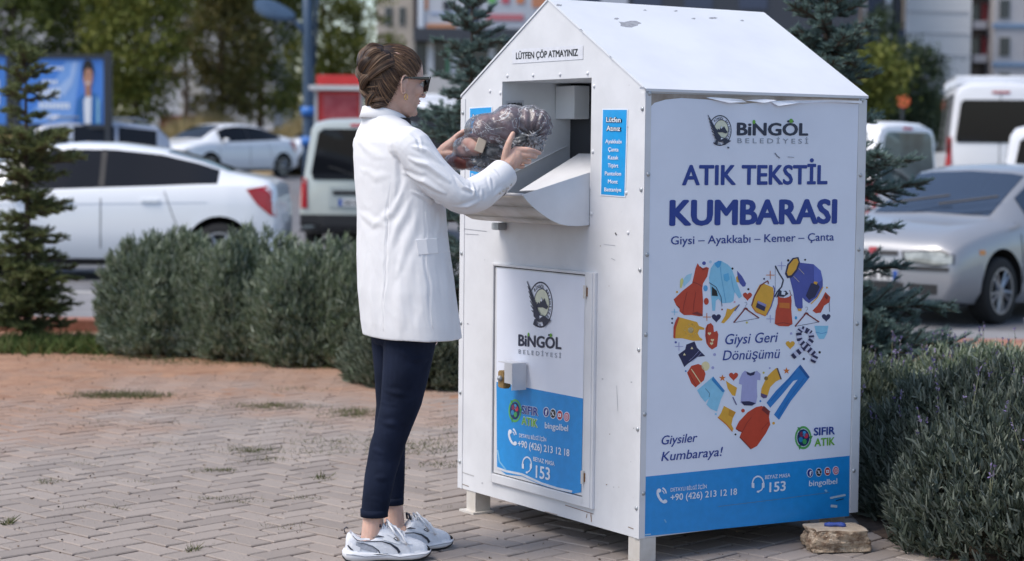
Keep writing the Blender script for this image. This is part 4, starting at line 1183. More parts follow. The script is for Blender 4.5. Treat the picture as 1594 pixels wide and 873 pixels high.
# raised crown
lock((-.045, .0, .094), (-.105, .0, .122), (-.126, .0, .045), .034, .020, 90)
lock((-.060, .040, .080), (-.110, .045, .110), (-.130, .012, .040), .020, .016, 60)
lock((-.060, -.040, .080), (-.110, -.045, .110), (-.130, -.012, .040), .020, .016, 60)
lock((-.085, .030, .095), (-.128, .020, .095), (-.118, -.005, .030), .016, .014, 50)
for s in (-1, 1):
    lock((-.045, s * .040, .088), (-.105, s * .066, .085), (-.122, s * .018, .010), .026, .013, 90)
    lock((-.030, s * .058, .066), (-.095, s * .078, .058), (-.120, s * .020, -.008), .022, .011, 80)
zz = .066
for i in range(6):
    s = 1 if i % 2 == 0 else -1
    k = 1 - i * .055
    f0 = -.122 + .004 * i + (.0 if i < 3 else .009 * (i - 2))
    lock((f0 + .006, s * .040 * k, zz), (f0 - .020, s * .022, zz - .020), (f0 + .002, -s * .014, zz - .052), .018 * k, .0125 * k, 56)
    zz -= .0265
lock((-.085, .008, -.080), (-.075, .014, -.105), (-.045, .030, -.118), .013, .010, 50)
for s in (-1, 1):   # hair drawn in from the nape and behind the ears
    for i in range(5):
        lock((-.026 - .004 * i, s * (.078 - .008 * i), .012 - .022 * i), (-.080, s * (.070 - .006 * i), .012 - .024 * i), (-.116 + .008 * i, s * .015, -.005 - .022 * i), .012, .005, 30)
plo = pl.build('braid', None, None, smooth=True, fix=False)
plo.parent = hair; plo.matrix_parent_inverse = Matrix.Identity(4)
# dark glasses
gl = MB()
frm = mat('glossy_black_frame', (.006, .006, .007), .12, spec=.7, coat=.6)
lens = mat('dark_lens', (.003, .003, .004), .22, spec=.3)
for s in (-1, 1):
    o_ = [(.0995, s * .008, .015), (.101, s * .030, .021), (.093, s * .070, .025), (.090, s * .068, .004), (.093, s * .056, -.022), (.098, s * .034, -.030), (.101, s * .014, -.023), (.102, s * .008, -.004)]
    c_ = Vector((0, 0, 0))
    for p in o_: c_ += Vector(p) / len(o_)
    i_ = [tuple(Vector(p).lerp(c_, .16)) for p in o_]
    k = len(o_)
    for (dx, d2) in ((.003, -.001),):
        vs = [(p[0] + dx, p[1], p[2]) for p in o_] + [(p[0] + dx, p[1], p[2]) for p in i_] + [(p[0] + d2, p[1], p[2]) for p in o_] + [(p[0] + d2, p[1], p[2]) for p in i_]
        f_ = []
        for i in range(k):
            j = (i + 1) % k
            f_ += [(i, j, k + j, k + i), (2 * k + i, 3 * k + i, 3 * k + j, 2 * k + j), (i, 2 * k + i, 2 * k + j, j), (k + i, k + j, 3 * k + j, 3 * k + i)]
        gl.add(vs, f_, frm, HM)
    gl.tube([(.092, s * .068, .019), (.084, s * .0760, .018), (.055, s * .0790, .015), (.02, s * .0815, .013), (-.004, s * .083, .011), (-.018, s * .080, -.002)], [(.0026, .0062), (.0022, .0058), (.002, .0048), (.002, .0042), (.002, .0036), (.002, .003)], frm, 8, M=HM, upv=tuple(hU))
gl.tube([(.101, -.010, .004), (.104, 0, .007), (.101, .010, .004)], .002, frm, 6, M=HM)
go = PB(gl.build('sunglasses', None, None))
for s in (-1, 1):
    m2 = MB()
    o_ = [(.1005, s * .010, .012), (.102, s * .030, .018), (.094, s * .066, .021), (.091, s * .064, .003), (.094, s * .053, -.018), (.099, s * .033, -.026), (.102, s * .015, -.020), (.103, s * .010, -.004)]
    m2.add([(p[0], p[1], p[2]) for p in o_] + [(.099, s * .034, -.001)], [(i, (i + 1) % 8, 8) for i in range(8)], lens, HM)
    lo = m2.build('lens', None, None, fix=False); lo.parent = go; md_ = lo.modifiers.new('s', 'SOLIDIFY'); md_.thickness = .0035; md_.offset = 0
# earring and bracelet
m2 = MB()
P = [Vector((.003, .083, -.046)) + Vector((.0035 * math.sin(t) * 1.5, .001, .009 * math.cos(t) - .006)) for t in [2 * PI * i / 14 for i in range(15)]]
m2.tube(P, .0018, gold, 6, M=HM); PB(m2.build('earring', None, None, smooth=True))
m2 = MB()
c0 = at(683, 246, 6.664); ax = (at(694, 233, 6.65) - at(676, 255, 6.68)).normalized(); u_ = ax.orthogonal().normalized(); v_ = ax.cross(u_)
m2.tube([c0 + (u_ * math.cos(t) + v_ * math.sin(t)) * .0285 for t in [2 * PI * i / 20 for i in range(21)]], .0016, gold, 6); PB(m2.build('bracelet', None, None, smooth=True))
# black top showing at the neck
m2 = MB()
loft(m2, [(at(605, 205, 6.44), Rv * .085, Fv * .07), (at(608, 193, 6.44), Rv * .070, Fv * .068), (at(611, 183, 6.44), Rv * .058, Fv * .060)], 24)
tp = PB(m2.build('black_top', black_cloth, None, smooth=True))

# trousers
tr = MB()
def leg_px(rows, mb):
    loft(mb, [(at(x, y, Y), Vector((hw * 1.0, 0, 0)), Vector((0, hw * (1.12 if y < 600 else 1.0), 0))) for (x, y, Y, hw) in rows], 26)
leg_px([(636, 498, 6.38, .092), (639, 525, 6.38, .088), (632, 580, 6.375, .078), (624, 630, 6.37, .068), (613, 665, 6.375, .061), (604, 690, 6.38, .0595), (598, 715, 6.378, .0555), (592, 739, 6.36, .0520), (586, 775, 6.345, .0470), (582.5, 803, 6.34, .0445)], tr)
leg_px([(620, 498, 6.53, .09), (616, 525, 6.54, .084), (616, 580, 6.55, .073), (614, 630, 6.56, .062), (608, 665, 6.57, .056), (606, 690, 6.555, .0555), (607, 720, 6.54, .0515), (608.5, 750, 6.525, .0470), (608.5, 784, 6.51, .0425)], tr)
loft(tr, [(at(628, 470, PY), Rv * .17, Fv * .11), (at(629, 510, PY), Rv * .165, Fv * .115), (at(630, 535, PY), Rv * .13, Fv * .10)], 24)
def folds(me, F, M=None):
    """raise or sink soft creases: (points, width, amount)"""
    N = len(me.vertices)
    co = np.empty(N * 3, dtype=np.float32); me.vertices.foreach_get('co', co); co = co.reshape(-1, 3).astype(np.float64)
    nr = np.empty(N * 3, dtype=np.float32); me.vertex_normals.foreach_get('vector', nr); nr = nr.reshape(-1, 3).astype(np.float64)
    co0 = co.copy()
    wv = np.array([[noise.noise(Vector((c[0] * 17 + k * 9, c[1] * 17, c[2] * 17))) for k in (0, 1, 2)] for c in co])
    co = co + wv * .007
    d = np.zeros(N)
    for pts, wd, amt in F:
        best = np.full(N, 9.); tt = np.zeros(N)
        L = len(pts) - 1
        for i in range(L):
            a = np.array(pts[i]); b = np.array(pts[i + 1]); ab = b - a
            t = np.clip(((co - a) @ ab) / (ab @ ab), 0, 1)
            q = np.linalg.norm(co - (a + t[:, None] * ab), axis=1)
            m = q < best; best[m] = q[m]; tt[m] = (i + t[m]) / L
        end = np.sin(np.pi * np.clip(.04 + .92 * tt, 0, 1)) ** .9
        w2 = wd * (.55 + .75 * end)
        d += amt * end * (np.exp(-(best / w2) ** 2) - .45 * np.exp(-((best - w2 * 1.9) / w2) ** 2))
    co = co0 + nr * d[:, None]
    me.vertices.foreach_set('co', co.astype(np.float32).ravel())
def on_surface(bvh, pts):
    out = []
    for (px, py) in pts:
        d = ray(px, py).normalized()
        h = bvh.ray_cast(Vector((0, 0, CH)), d)
        if h[0] is not None: out.append(tuple(h[0]))
    return out
def bvh_of(me):
    return BVHTree.FromPolygons([v.co.copy() for v in me.vertices], [tuple(p.vertices) for p in me.polygons])
def jeans_fn(me):
    b = bvh_of(me); F = []
    for l, w_, a in [([(600, 606), (620, 612), (648, 616)], .007, .004), ([(594, 625), (618, 632)], .006, .0035), ([(610, 640), (650, 648)], .006, .004), ([(588, 655), (612, 660), (640, 668)], .007, .0045), ([(600, 676), (634, 684)], .006, .004), ([(580, 700), (600, 705)], .006, .003),
                       ([(640, 560), (672, 553)], .009, .004), ([(620, 545), (650, 560)], .009, .003), ([(585, 745), (605, 742)], .006, .003), ([(570, 775), (598, 780)], .006, .003), ([(612, 720), (628, 726)], .005, .003)]:
        p = on_surface(b, l)
        if len(p) > 1: F.append((p, w_, a))
    folds(me, F)
PB(solid(tr, 'jeans', .005, jean_m, None, smooth=3, fn=jeans_fn))
m2 = MB()
for (x, y, Y, r) in ((582.5, 801.5, 6.34, .0455), (608.5, 782.5, 6.51, .0435)):
    c0 = at(x, y, Y); loft(m2, [(c0 + Vector((0, 0, -.004)), (r, 0, 0), (0, r, 0)), (c0 + Vector((0, 0, .020)), (r * 1.012, 0, 0), (0, r * 1.012, 0))], 26)
    k = PB(m2.build('jeans_cuff', jean_m, None, smooth=True)); m2 = MB()

# blazer
bz = MB()
rows = [(641, 522, .236, .150), (638, 500, .236, .151), (632, 450, .231, .149), (628.5, 400, .222, .144), (626, 360, .212, .138), (624, 325, .208, .136), (619, 280, .205, .132), (612, 245, .203, .119), (606, 222, .196, .103), (602, 206, .175, .086), (599, 194, .135, .073), (596, 184, .092, .066), (594, 176, .070, .063)]
rings = []
for (x, y, a, b) in rows:
    c = at(x, y, PY)
    rings.append((c, Rv * a, Fv * b))
loft(bz, rings, 48)
limb(bz, [(632, 226, 6.30, .062), (643, 232, 6.285, .064), (668, 266, 6.265, .0615), (697, 292, 6.26, .058), (722, 306, 6.27, .0575), (744, 301, 6.305, .0570), (764, 287, 6.345, .054), (778, 275.5, 6.375, .051)], n=24)
limb(bz, [(578, 226, 6.59, .062), (590, 250, 6.64, .062), (620, 290, 6.71, .058), (655, 304, 6.745, .055), (665, 285, 6.72, .05), (675, 262, 6.69, .044)], n=20)
def blazer_fn(me):
    b = bvh_of(me); F = []
    for l, w_, a in [
        ([(640, 226), (665, 236), (690, 256)], .010, .0055), ([(636, 246), (665, 258), (700, 282)], .011, .006), ([(628, 268), (660, 282), (692, 300)], .011, .006), ([(640, 298), (672, 312), (700, 318)], .009, .005),
        ([(722, 262), (735, 284), (738, 306)], .007, .006), ([(736, 272), (750, 292), (750, 312)], .007, .006), ([(706, 272), (722, 290), (742, 300)], .008, .005), ([(748, 262), (760, 276), (764, 296)], .007, .005), ([(764, 262), (776, 276)], .006, .004), ([(700, 320), (726, 322), (752, 310)], .009, .0045), ([(765, 306), (785, 290)], .008, .003),
        ([(612, 226), (622, 250), (624, 280), (616, 310)], .010, -.007), ([(606, 285), (603, 340), (600, 420), (597, 520)], .005, -.0035), ([(662, 308), (662, 400), (668, 470), (672, 518)], .005, -.003),
        ([(640, 312), (620, 352), (606, 392)], .012, .006), ([(626, 300), (612, 330), (580, 352)], .012, .005), ([(560, 330), (580, 345), (604, 352)], .012, .004), ([(650, 330), (634, 372), (618, 430)], .013, .005), ([(686, 330), (680, 372)], .011, .004),
        ([(575, 400), (580, 460), (585, 515)], .018, .005), ([(625, 430), (622, 480), (624, 520)], .020, .006), ([(690, 400), (697, 460), (700, 515)], .018, .005), ([(650, 400), (646, 460), (645, 515)], .014, -.003),
        ([(556, 215), (575, 235), (600, 245)], .012, .003), ([(560, 260), (585, 275), (606, 272)], .012, .003), ([(585, 185), (600, 200), (625, 205)], .008, -.004), ([(630, 200), (648, 214), (655, 236)], .006, -.0035)]:
        p = on_surface(b, l)
        if len(p) > 1:
            slv = sum(q[0] for q in l) / len(l) > 640 and sum(q[1] for q in l) / len(l) < 322
            F.append((p, w_ * (.62 if slv else .80), a * (1.2 if slv else .6)))
    folds(me, F)
    # broad, irregular drape
    N = len(me.vertices); co = np.empty(N * 3, dtype=np.float32); me.vertices.foreach_get('co', co)
    nr = np.empty(N * 3, dtype=np.float32); me.vertex_normals.foreach_get('vector', nr)
    co = co.reshape(-1, 3); nr = nr.reshape(-1, 3)
    d = np.array([noise.noise(Vector((c[0] * 9, c[1] * 9, c[2] * 4))) * .0022 + noise.ridged_multi_fractal(Vector((c[0] * 9 + c[2] * 5, c[1] * 9, c[2] * 6)), 1, 2, 3, 1, 2) * .0014 - .001 for c in co], dtype=np.float32)
    co += nr * d[:, None]; me.vertices.foreach_set('co', co.ravel())
blz = PB(solid(bz, 'blazer', .0038, blazer_m, None, smooth=3, fn=blazer_fn))
bb = bvh_of(blz.data)
def seam(pts, name='seam', r=.0011, m=None, parent=None, lift=0.0):
    q = [Vector(p) for p in on_surface(bb, pts)]
    if len(q) < 2: return
    Q = []
    for i in range(len(q) - 1):
        for s in range(4): Q.append(q[i].lerp(q[i + 1], s / 4))
    Q.append(q[-1])
    Q2 = []
    for p in Q:
        h = bb.find_nearest(p); Q2.append(h[0] + h[1] * lift)
    m2 = MB(); m2.tube(Q2, r, m or blazer_m, 6); o = m2.build(name, None, None, smooth=True); o.parent = person; o.matrix_parent_inverse = Matrix.Translation(-person.location); return o
def child_of_blazer(o):
    o.parent = blz; o.matrix_parent_inverse = Matrix.Identity(4)
# pocket flap
g = []
for (px, py) in [(647, 373), (663, 372), (679, 371), (693, 370), (695, 393), (681, 394), (666, 395.5), (651, 397)]:
    h = on_surface(bb, [(px, py)])
    if h: nrm = bb.find_nearest(Vector(h[0]))[1]; g.append(Vector(h[0]) + nrm * .003)
if len(g) == 8:
    m2 = MB()
    inner = [p + Vector((0, 0, 0)) for p in g]
    vs = inner + [p + Vector((.001, .006, 0)) for p in g]
    m2.add(vs, [(0, 1, 6, 7), (1, 2, 5, 6), (2, 3, 4, 5), (8, 15, 14, 9), (9, 14, 13, 10), (10, 13, 12, 11)] + [(i, i + 8, (i + 1) % 8 + 8, (i + 1) % 8) for i in range(8)], blazer_m)
    child_of_blazer(m2.build('pocket_flap', None, None, smooth=False, bev=.0012))
# collar: a folded band round the neck, running down into the lapel
m2 = MB()
K = []
for i in range(25):
    t = -2.5 + i / 24 * 5.0           # round the back of the neck
    k = abs(t) / 2.5
    c0 = at(597, 176, 6.45) + Rv * (math.sin(t) * .066) - Fv * (math.cos(t) * .062)
    c0 = c0 + Fv * (.012 * k) + Vector((0, 0, .010 - .042 * k ** 2.2))
    out = (Rv * math.sin(t) - Fv * math.cos(t))
    K.append((c0, out))
vs = []
for (c0, out) in K:
    k = 1
    for (o_, z_) in ((.000, -.012), (.001, .008), (.004, .014), (.009, .012), (.014, -.006), (.020, -.024), (.018, -.025), (.010, -.004), (.005, -.012)):
        vs.append(c0 + out * o_ + Vector((0, 0, z_)))
nk = 9
m2.add(vs, [(i * nk + j, i * nk + (j + 1) % nk, (i + 1) * nk + (j + 1) % nk, (i + 1) * nk + j) for i in range(24) for j in range(nk)], blazer_m)
child_of_blazer(m2.build('collar', None, None, smooth=True))
# lapels on the chest (far side of the figure)
m2 = MB()
for s in (-1, 1):
    pts = [at(601, 196, PY) + Rv * .055 * s + Fv * .06, at(612, 240, PY) + Rv * .085 * s + Fv * .115, at(618, 300, PY) + Rv * .03 * s + Fv * .146, at(612, 235, PY) + Rv * .03 * s + Fv * .122]
    m2.add(pts + [p + Fv * .004 for p in pts], [(0, 1, 2, 3), (7, 6, 5, 4), (0, 4, 5, 1), (1, 5, 6, 2), (2, 6, 7, 3), (3, 7, 4, 0)], blazer_m)
child_of_blazer(m2.build('lapels', None, None))
# sleeve ends and cuff buttons
ce = at(779, 274.5, 6.376); cax = (at(788, 264, 6.398) - at(764, 287, 6.345)).normalized()
u_ = cax.orthogonal().normalized(); v_ = cax.cross(u_)
m2 = MB()
prof = [(-.040, .0535), (-.015, .0525), (.006, .0515), (.020, .0505), (.024, .049), (.020, .046), (-.005, .043)]
vs = [ce + cax * a + (u_ * math.cos(t) + v_ * math.sin(t)) * r for (a, r) in prof for t in [2 * PI * i / 28 for i in range(28)]]
m2.add(vs, [(i * 28 + j, i * 28 + (j + 1) % 28, (i + 1) * 28 + (j + 1) % 28, (i + 1) * 28 + j) for i in range(len(prof) - 1) for j in range(28)], blazer_m)
cf = m2.build('sleeve_cuff', None, None, smooth=True); child_of_blazer(cf)
pearl = mat('pale_horn_button', (.55, .52, .47), .3, var=.2, vscale=60, coat=.3)
for (px, py) in ((778, 304), (784, 300), (790, 296), (795, 291)):
    d = ray(px, py - 4).normalized(); h = bb.ray_cast(Vector((0, 0, CH)), d)
    p = h[0] if h[0] is not None else at(px, py, 6.33)
    m2 = MB(); m2.sphere(p - d * .002, (.0055, .003, .0055), pearl, 12, 6); o = m2.build('cuff_button', None, None, smooth=True); child_of_blazer(o)
seam([(606, 285), (603, 340), (600, 420), (597, 515)], r=.0008, name='back_seam')
seam([(662, 330), (664, 400), (669, 470), (674, 512)], r=.0008, name='side_seam')

# trainers
sh_white = mat('white_trainer_mesh', (.74, .76, .81), .7, var=.06, vscale=60, bump=.25, bscale=400)
sh_gloss = mat('white_trainer_leather', (.82, .83, .86), .4)
mesh_g = mat('pale_grey_mesh', (.36, .38, .43), .85, var=.15, vscale=120)
sole_m = mat('white_foam_sole', (.72, .73, .76), .6)
out_m = mat('black_rubber', (.015, .015, .018), .7)
line_m = mat('navy_trim', (.012, .016, .035), .4)
SX = [(0, .070, .022), (.010, .098, .031), (.035, .090, .036), (.065, .076, .038), (.095, .080, .039), (.115, .098, .040), (.135, .108, .042), (.16, .099, .045), (.19, .080, .048), (.22, .066, .0485), (.25, .058, .045), (.272, .050, .036), (.286, .038, .022), (.291, .028, .008)]
def sh_w(x): return float(np.interp(x, [s[0] for s in SX], [s[2] for s in SX]))
def sh_h(x): return float(np.interp(x, [s[0] for s in SX], [s[1] for s in SX]))
def sh_p(x, z, side, off=.0012):
    h = sh_h(x); s = min(.999, max(0, z / h)) ** 1.25; c = math.sqrt(1 - s * s)
    return Vector((x, side * (sh_w(x) * c ** .7 + off), z))
def shoe(loc, ang, name, k_=.95):
    r = MB(); n = 20
    vs = []
    for (x, h, w_) in SX:
        for k in range(n + 1):
            t = PI * k / n
            c, s_ = math.cos(t), math.sin(t)
            zz = h * abs(s_) ** .8
            if .02 < x < .10 and abs(c) < .62: zz = min(zz, .060 + .25 * abs(c) * .03)
            vs.append((x, math.copysign(w_ * abs(c) ** .7, c), max(zz, .012)))
    K = n + 1
    r.add(vs, [(i * K + k, i * K + k + 1, (i + 1) * K + k + 1, (i + 1) * K + k) for i in range(len(SX) - 1) for k in range(n)] + [tuple(range(K))[::-1], tuple((len(SX) - 1) * K + k for k in range(K))], sh_white)
    M = Matrix.Translation(loc) @ Matrix.Rotation(ang, 4, 'Z') @ Matrix.Diagonal((k_, k_, k_ * 1.18, 1))
    r.v = [tuple(M @ Vector(v)) for v in r.v]
    so = PB(r.build(name, None, None, smooth=True)); md = so.modifiers.new('s', 'SUBSURF'); md.levels = 1; md.render_levels = 1
    def part(mb, nm, smooth=True):
        mb.v = [tuple(M @ Vector(v)) for v in mb.v]
        o = mb.build(nm, None, None, smooth=smooth); o.parent = so; return o
    # sole
    q = MB(); vs = []
    X = [-.010, -.002, .02, .06, .10, .14, .18, .22, .25, .275, .292, .300]
    Wd = [.012, .028, .040, .043, .042, .043, .049, .053, .050, .041, .026, .008]
    Zb = [.012, .004, 0, 0, .001, .001, 0, 0, .002, .007, .014, .020]
    Zt = [.032, .037, .035, .031, .029, .027, .025, .024, .024, .025, .026, .027]
    for x, wd, zb_, zt_ in zip(X, Wd, Zb, Zt):
        for (yy, z) in ((-wd * .96, zb_ + .006), (-wd * 1.04, (zb_ + zt_) / 2 + .004), (-wd * .93, zt_), (wd * .93, zt_), (wd * 1.04, (zb_ + zt_) / 2 + .004), (wd * .96, zb_ + .006)): vs.append((x, yy, z))
    q.add(vs, [(i * 6 + k, i * 6 + (k + 1) % 6, (i + 1) * 6 + (k + 1) % 6, (i + 1) * 6 + k) for i in range(len(X) - 1) for k in range(6)] + [tuple(range(6)), tuple((len(X) - 1) * 6 + k for k in range(6))], sole_m)
    part(q, 'midsole')
    for sd_ in (-1, 1):
        q = MB(); q.tube([(x, sd_ * wd * 1.045, .5 * (a + b) + .006 + .003 * math.sin(x * 60)) for x, wd, a, b in list(zip(X, Wd, Zb, Zt))[1:-1]], .0013, mesh_g, 5); part(q, 'sole_groove')
    q = MB(); vs = []
    for x, wd, zb_ in zip(X, Wd, Zb):
        for (yy, z) in ((-wd * .93, zb_), (-wd * .975, zb_ + .0065), (wd * .975, zb_ + .0065), (wd * .93, zb_)): vs.append((x, yy, z))
    q.add(vs, [(i * 4 + k, i * 4 + (k + 1) % 4, (i + 1) * 4 + (k + 1) % 4, (i + 1) * 4 + k) for i in range(len(X) - 1) for k in range(4)] + [(0, 1, 2, 3), tuple((len(X) - 1) * 4 + k for k in range(4))], out_m)
    q.box((.290, 0, .026), (.010, .042, .020), out_m, bev=.004)
    part(q, 'outsole', False)
    # overlays and curved dark lines along the sides
    for sd_ in (-1, 1):
        def ribbon(P, wds, m, off, mb):
            L, Rr = [], []
            D = []
            for i in range(len(P) - 1):
                for t in range(5):
                    a = t / 5; D.append((P[i][0] + (P[i + 1][0] - P[i][0]) * a, P[i][1] + (P[i + 1][1] - P[i][1]) * a, wds[i] + (wds[i + 1] - wds[i]) * a))
            D.append((*P[-1], wds[-1]))
            vs = []
            for i, (x, z, w_) in enumerate(D):
                x2, z2, _ = D[min(i + 1, len(D) - 1)]; x1, z1, _ = D[max(i - 1, 0)]
                L_ = math.hypot(x2 - x1, z2 - z1) or 1
                nx_, nz_ = -(z2 - z1) / L_ * w_ / 2, (x2 - x1) / L_ * w_ / 2
                vs += [sh_p(x + nx_, z + nz_, sd_, off), sh_p(x - nx_, z - nz_, sd_, off)]
            mb.add(vs, [(2 * i, 2 * i + 1, 2 * i + 3, 2 * i + 2) for i in range(len(D) - 1)], m)
        RB = []
        def rib(P_, w_, m_, o_, nm_):
            q = MB(); ribbon(P_, w_, m_, o_, q); part(q, nm_)
        rib([(.020, .080), (.035, .066), (.07, .062), (.12, .062), (.150, .054), (.172, .040), (.180, .028)], [.0015, .002, .0024, .0028, .005, .008, .009], line_m, .0026, 'side_stripe')
        rib([(.03, .062), (.06, .056), (.09, .047), (.108, .036), (.112, .028)], [.0012, .0014, .0018, .0028, .0036], line_m, .0026, 'side_stripe')
        rib([(.003, .052), (.012, .043), (.022, .038)], [.004, .005, .001], line_m, .0026, 'side_stripe')
        rib([(.090, .072), (.108, .077), (.128, .075)], [.001, .005, .001], line_m, .0030, 'side_stripe')
        rib([(.160, .070), (.168, .069), (.176, .062)], [.003, .009, .003], line_m, .0036, 'side_stripe')
        rib([(.06, .027), (.10, .024), (.14, .026)], [.001, .003, .001], line_m, .003, 'side_stripe')
        rib([(.030, .052), (.055, .050), (.085, .042), (.104, .034)], [.012, .020, .018, .010], mesh_g, .0010, 'mesh_panel')
        rib([(.190, .060), (.205, .052), (.215, .040), (.212, .030)], [.002, .004, .004, .002], sole_m, .0030, 'leather_overlay')
        rib([(.135, .085), (.150, .080), (.170, .070), (.195, .058), (.225, .052)], [.004, .006, .007, .006, .003], sh_gloss, .0036, 'lace_guard')
        rib([(.018, .088), (.030, .076), (.05, .069), (.08, .068)], [.006, .007, .006, .003], sh_gloss, .0022, 'leather_overlay')
        rib([(.235, .040), (.258, .036), (.280, .030)], [.030, .026, .016], sh_gloss, .0012, 'leather_overlay')
        rib([(.005, .050), (.02, .044), (.045, .040)], [.03, .022, .012], sh_gloss, .0012, 'leather_overlay')
        rib([(.125, .074), (.15, .068), (.185, .056)], [.014, .016, .010], sh_gloss, .0016, 'leather_overlay')
    q = MB()
    for i in range(6):
        x = .125 + i * .014; z = sh_h(x) + .003
        q.tube([(x, -.022, z - .010), (x + .004, -.008, z), (x + .007, .008, z), (x + .010, .022, z - .011)], .0026, sh_gloss, 6)
        q.tube([(x, .022, z - .010), (x + .004, .008, z + .002), (x + .007, -.008, z + .002), (x + .010, -.022, z - .011)], .0026, sh_gloss, 6)
    for (a, b, c, d, e) in (((.150, -.005, .108), (.145, -.030, .112), (.160, -.050, .090), (.178, -.046, .066), (.165, -.020, .088)), ((.150, .005, .108), (.150, .030, .112), (.165, .046, .088), (.178, .040, .070), (.165, .018, .090)),
                            ((.150, -.005, .108), (.170, -.030, .100), (.190, -.045, .078), (.200, -.050, .060), (.206, -.050, .052)), ((.150, .0, .110), (.140, -.020, .122), (.150, -.036, .110), (.162, -.030, .098), (.156, -.01, .102))):
        q.tube([a, b, c, d, e], .0036, sh_gloss, 6)
    part(q, 'laces')
    q = MB(); q.tube([(.118, -.016, .100), (.112, -.01, .118), (.112, .01, .118), (.118, .016, .100)], .004, line_m, 6); part(q, 'pull_tab')
    q = MB(); q.tube([(-.001, 0, .082), (-.006, 0, .096), (.002, 0, .102), (.008, 0, .098)], .002, line_m, 6); part(q, 'pull_tab')
gA = at(538, 860, 6.305); gB = at(592, 850, 6.445)
shoe(Vector((gA.x, 6.305, 0)), R(14), 'trainer')
shoe(Vector((gB.x, 6.445, 0)), R(29), 'trainer', .90)
# skin-coloured ankles are part of the body mesh
# ------------------------------------------------------------------ bag of clothes in her hands
bagr = empty('bag_of_clothes', at(775, 250, 6.52))
tag(bagr, 'knotted clear plastic bag stuffed with dark purple, pink and brown clothes, held in both hands', 'plastic bag')
def BG(o):
    o.parent = bagr; o.matrix_parent_inverse = Matrix.Translation(-bagr.location); return o
def blob(mb, px, py, Y, rx, ry, rz, rot=0.):
    M = Matrix.Translation(at(px, py, Y)) @ Matrix.Rotation(rot, 4, 'Y')
    mb.sphere((0, 0, 0), (rx, ry, rz), n=24, k=14, M=M)
def crumple(me, amp, sc_, seed=0., ridg=True):
    N = len(me.vertices); co = np.empty(N * 3, dtype=np.float32); me.vertices.foreach_get('co', co); co = co.reshape(-1, 3)
    nr = np.empty(N * 3, dtype=np.float32); me.vertex_normals.foreach_get('vector', nr); nr = nr.reshape(-1, 3)
    K = at(829, 214, 6.46)
    d = []
    for c in co:
        v = Vector(c); r = v - K; a = math.atan2(r.z, r.x); q = r.length
        e = noise.ridged_multi_fractal(Vector((c[0] * sc_, c[1] * sc_, c[2] * sc_ + seed)), 1, 2.1, 4, 1, 2) * .5 - .6
        f = math.sin(a * 17 + 5 * noise.noise(v * 14)) * math.exp(-q / .10)
        d.append(amp * e + .0045 * f)
    co += nr * np.array(d, dtype=np.float32)[:, None]; me.vertices.foreach_set('co', co.ravel())
cl_dark = mat('dark_plum_cloth', (.075, .040, .050), .95, c2=(.24, .15, .17), vscale=16, bump=.2, bscale=90)
cl_pink = mat('dusty_pink_cloth', (.50, .24, .20), .9, c2=(.60, .42, .34), vscale=12)
cl_brn = mat('red_brown_leather', (.11, .022, .014), .5, c2=(.20, .05, .03), vscale=16)
cl_blk = mat('charcoal_knit', (.04, .045, .05), .95, c2=(.16, .17, .18), vscale=45, bump=.6, bscale=120)
for nm, m, bl in (('plum_garment', cl_dark, [(780, 204, 6.53, .085, .065, .048, .30), (765, 203, 6.53, .065, .07, .055, .35), (795, 190, 6.52, .06, .065, .055, 0), (740, 228, 6.54, .05, .06, .04, .5), (838, 193, 6.50, .042, .045, .048, 0), (815, 190, 6.51, .045, .05, .045, 0)]),
                  ('pink_garment', cl_pink, [(737, 228, 6.505, .042, .05, .032, .45), (722, 238, 6.53, .03, .04, .025, .4)]),
                  ('brown_garment', cl_brn, [(722, 252, 6.53, .045, .055, .026, .15), (708, 252, 6.56, .025, .035, .02, .2)]),
                  ('charcoal_garment', cl_blk, [(770, 238, 6.50, .045, .05, .032, .2), (752, 252, 6.51, .045, .05, .022, .1), (815, 218, 6.47, .028, .04, .022, 0), (795, 222, 6.50, .035, .04, .025, 0)])):
    mb = MB()
    for b in bl: blob(mb, *b)
    BG(solid(mb, nm, .005, m, None, smooth=8, fn=lambda me: crumple(me, .009, 12, 1.5)))
mb = MB()
patch = [at(745, 213, 6.452), at(758, 219, 6.452), at(751, 239, 6.452), at(738, 234, 6.452)]
mb.add(patch + [p + Vector((0, .03, 0)) for p in patch], [(0, 1, 2, 3), (4, 5, 6, 7), (0, 4, 5, 1), (1, 5, 6, 2), (2, 6, 7, 3), (3, 7, 4, 0)], mat('beige_label_cloth', (.50, .42, .33), .9)); BG(mb.build('beige_garment', None, None, bev=.003))
# the film
film = bpy.data.materials.new('clear_plastic_film'); film.use_nodes = True
nt = film.node_tree; nt.nodes.clear()
out = _n(nt, 'ShaderNodeOutputMaterial'); tr_ = _n(nt, 'ShaderNodeBsdfTransparent'); gls = _n(nt, 'ShaderNodeBsdfGlossy'); df = _n(nt, 'ShaderNodeBsdfDiffuse'); m1 = _n(nt, 'ShaderNodeMixShader'); m2_ = _n(nt, 'ShaderNodeMixShader')
gls.inputs['Roughness'].default_value = .22; gls.inputs['Color'].default_value = (.9, .92, .95, 1); df.inputs['Color'].default_value = (.8, .82, .86, 1); tr_.inputs['Color'].default_value = (.95, .95, .96, 1)
tcf = _n(nt, 'ShaderNodeTexCoord'); w1 = _n(nt, 'ShaderNodeTexNoise'); w1.inputs['Scale'].default_value = 11; w1.inputs['Detail'].default_value = 5; w1.inputs['Roughness'].default_value = .55; w1.inputs['Distortion'].default_value = 1.8
nt.links.new(tcf.outputs['Object'], w1.inputs['Vector'])
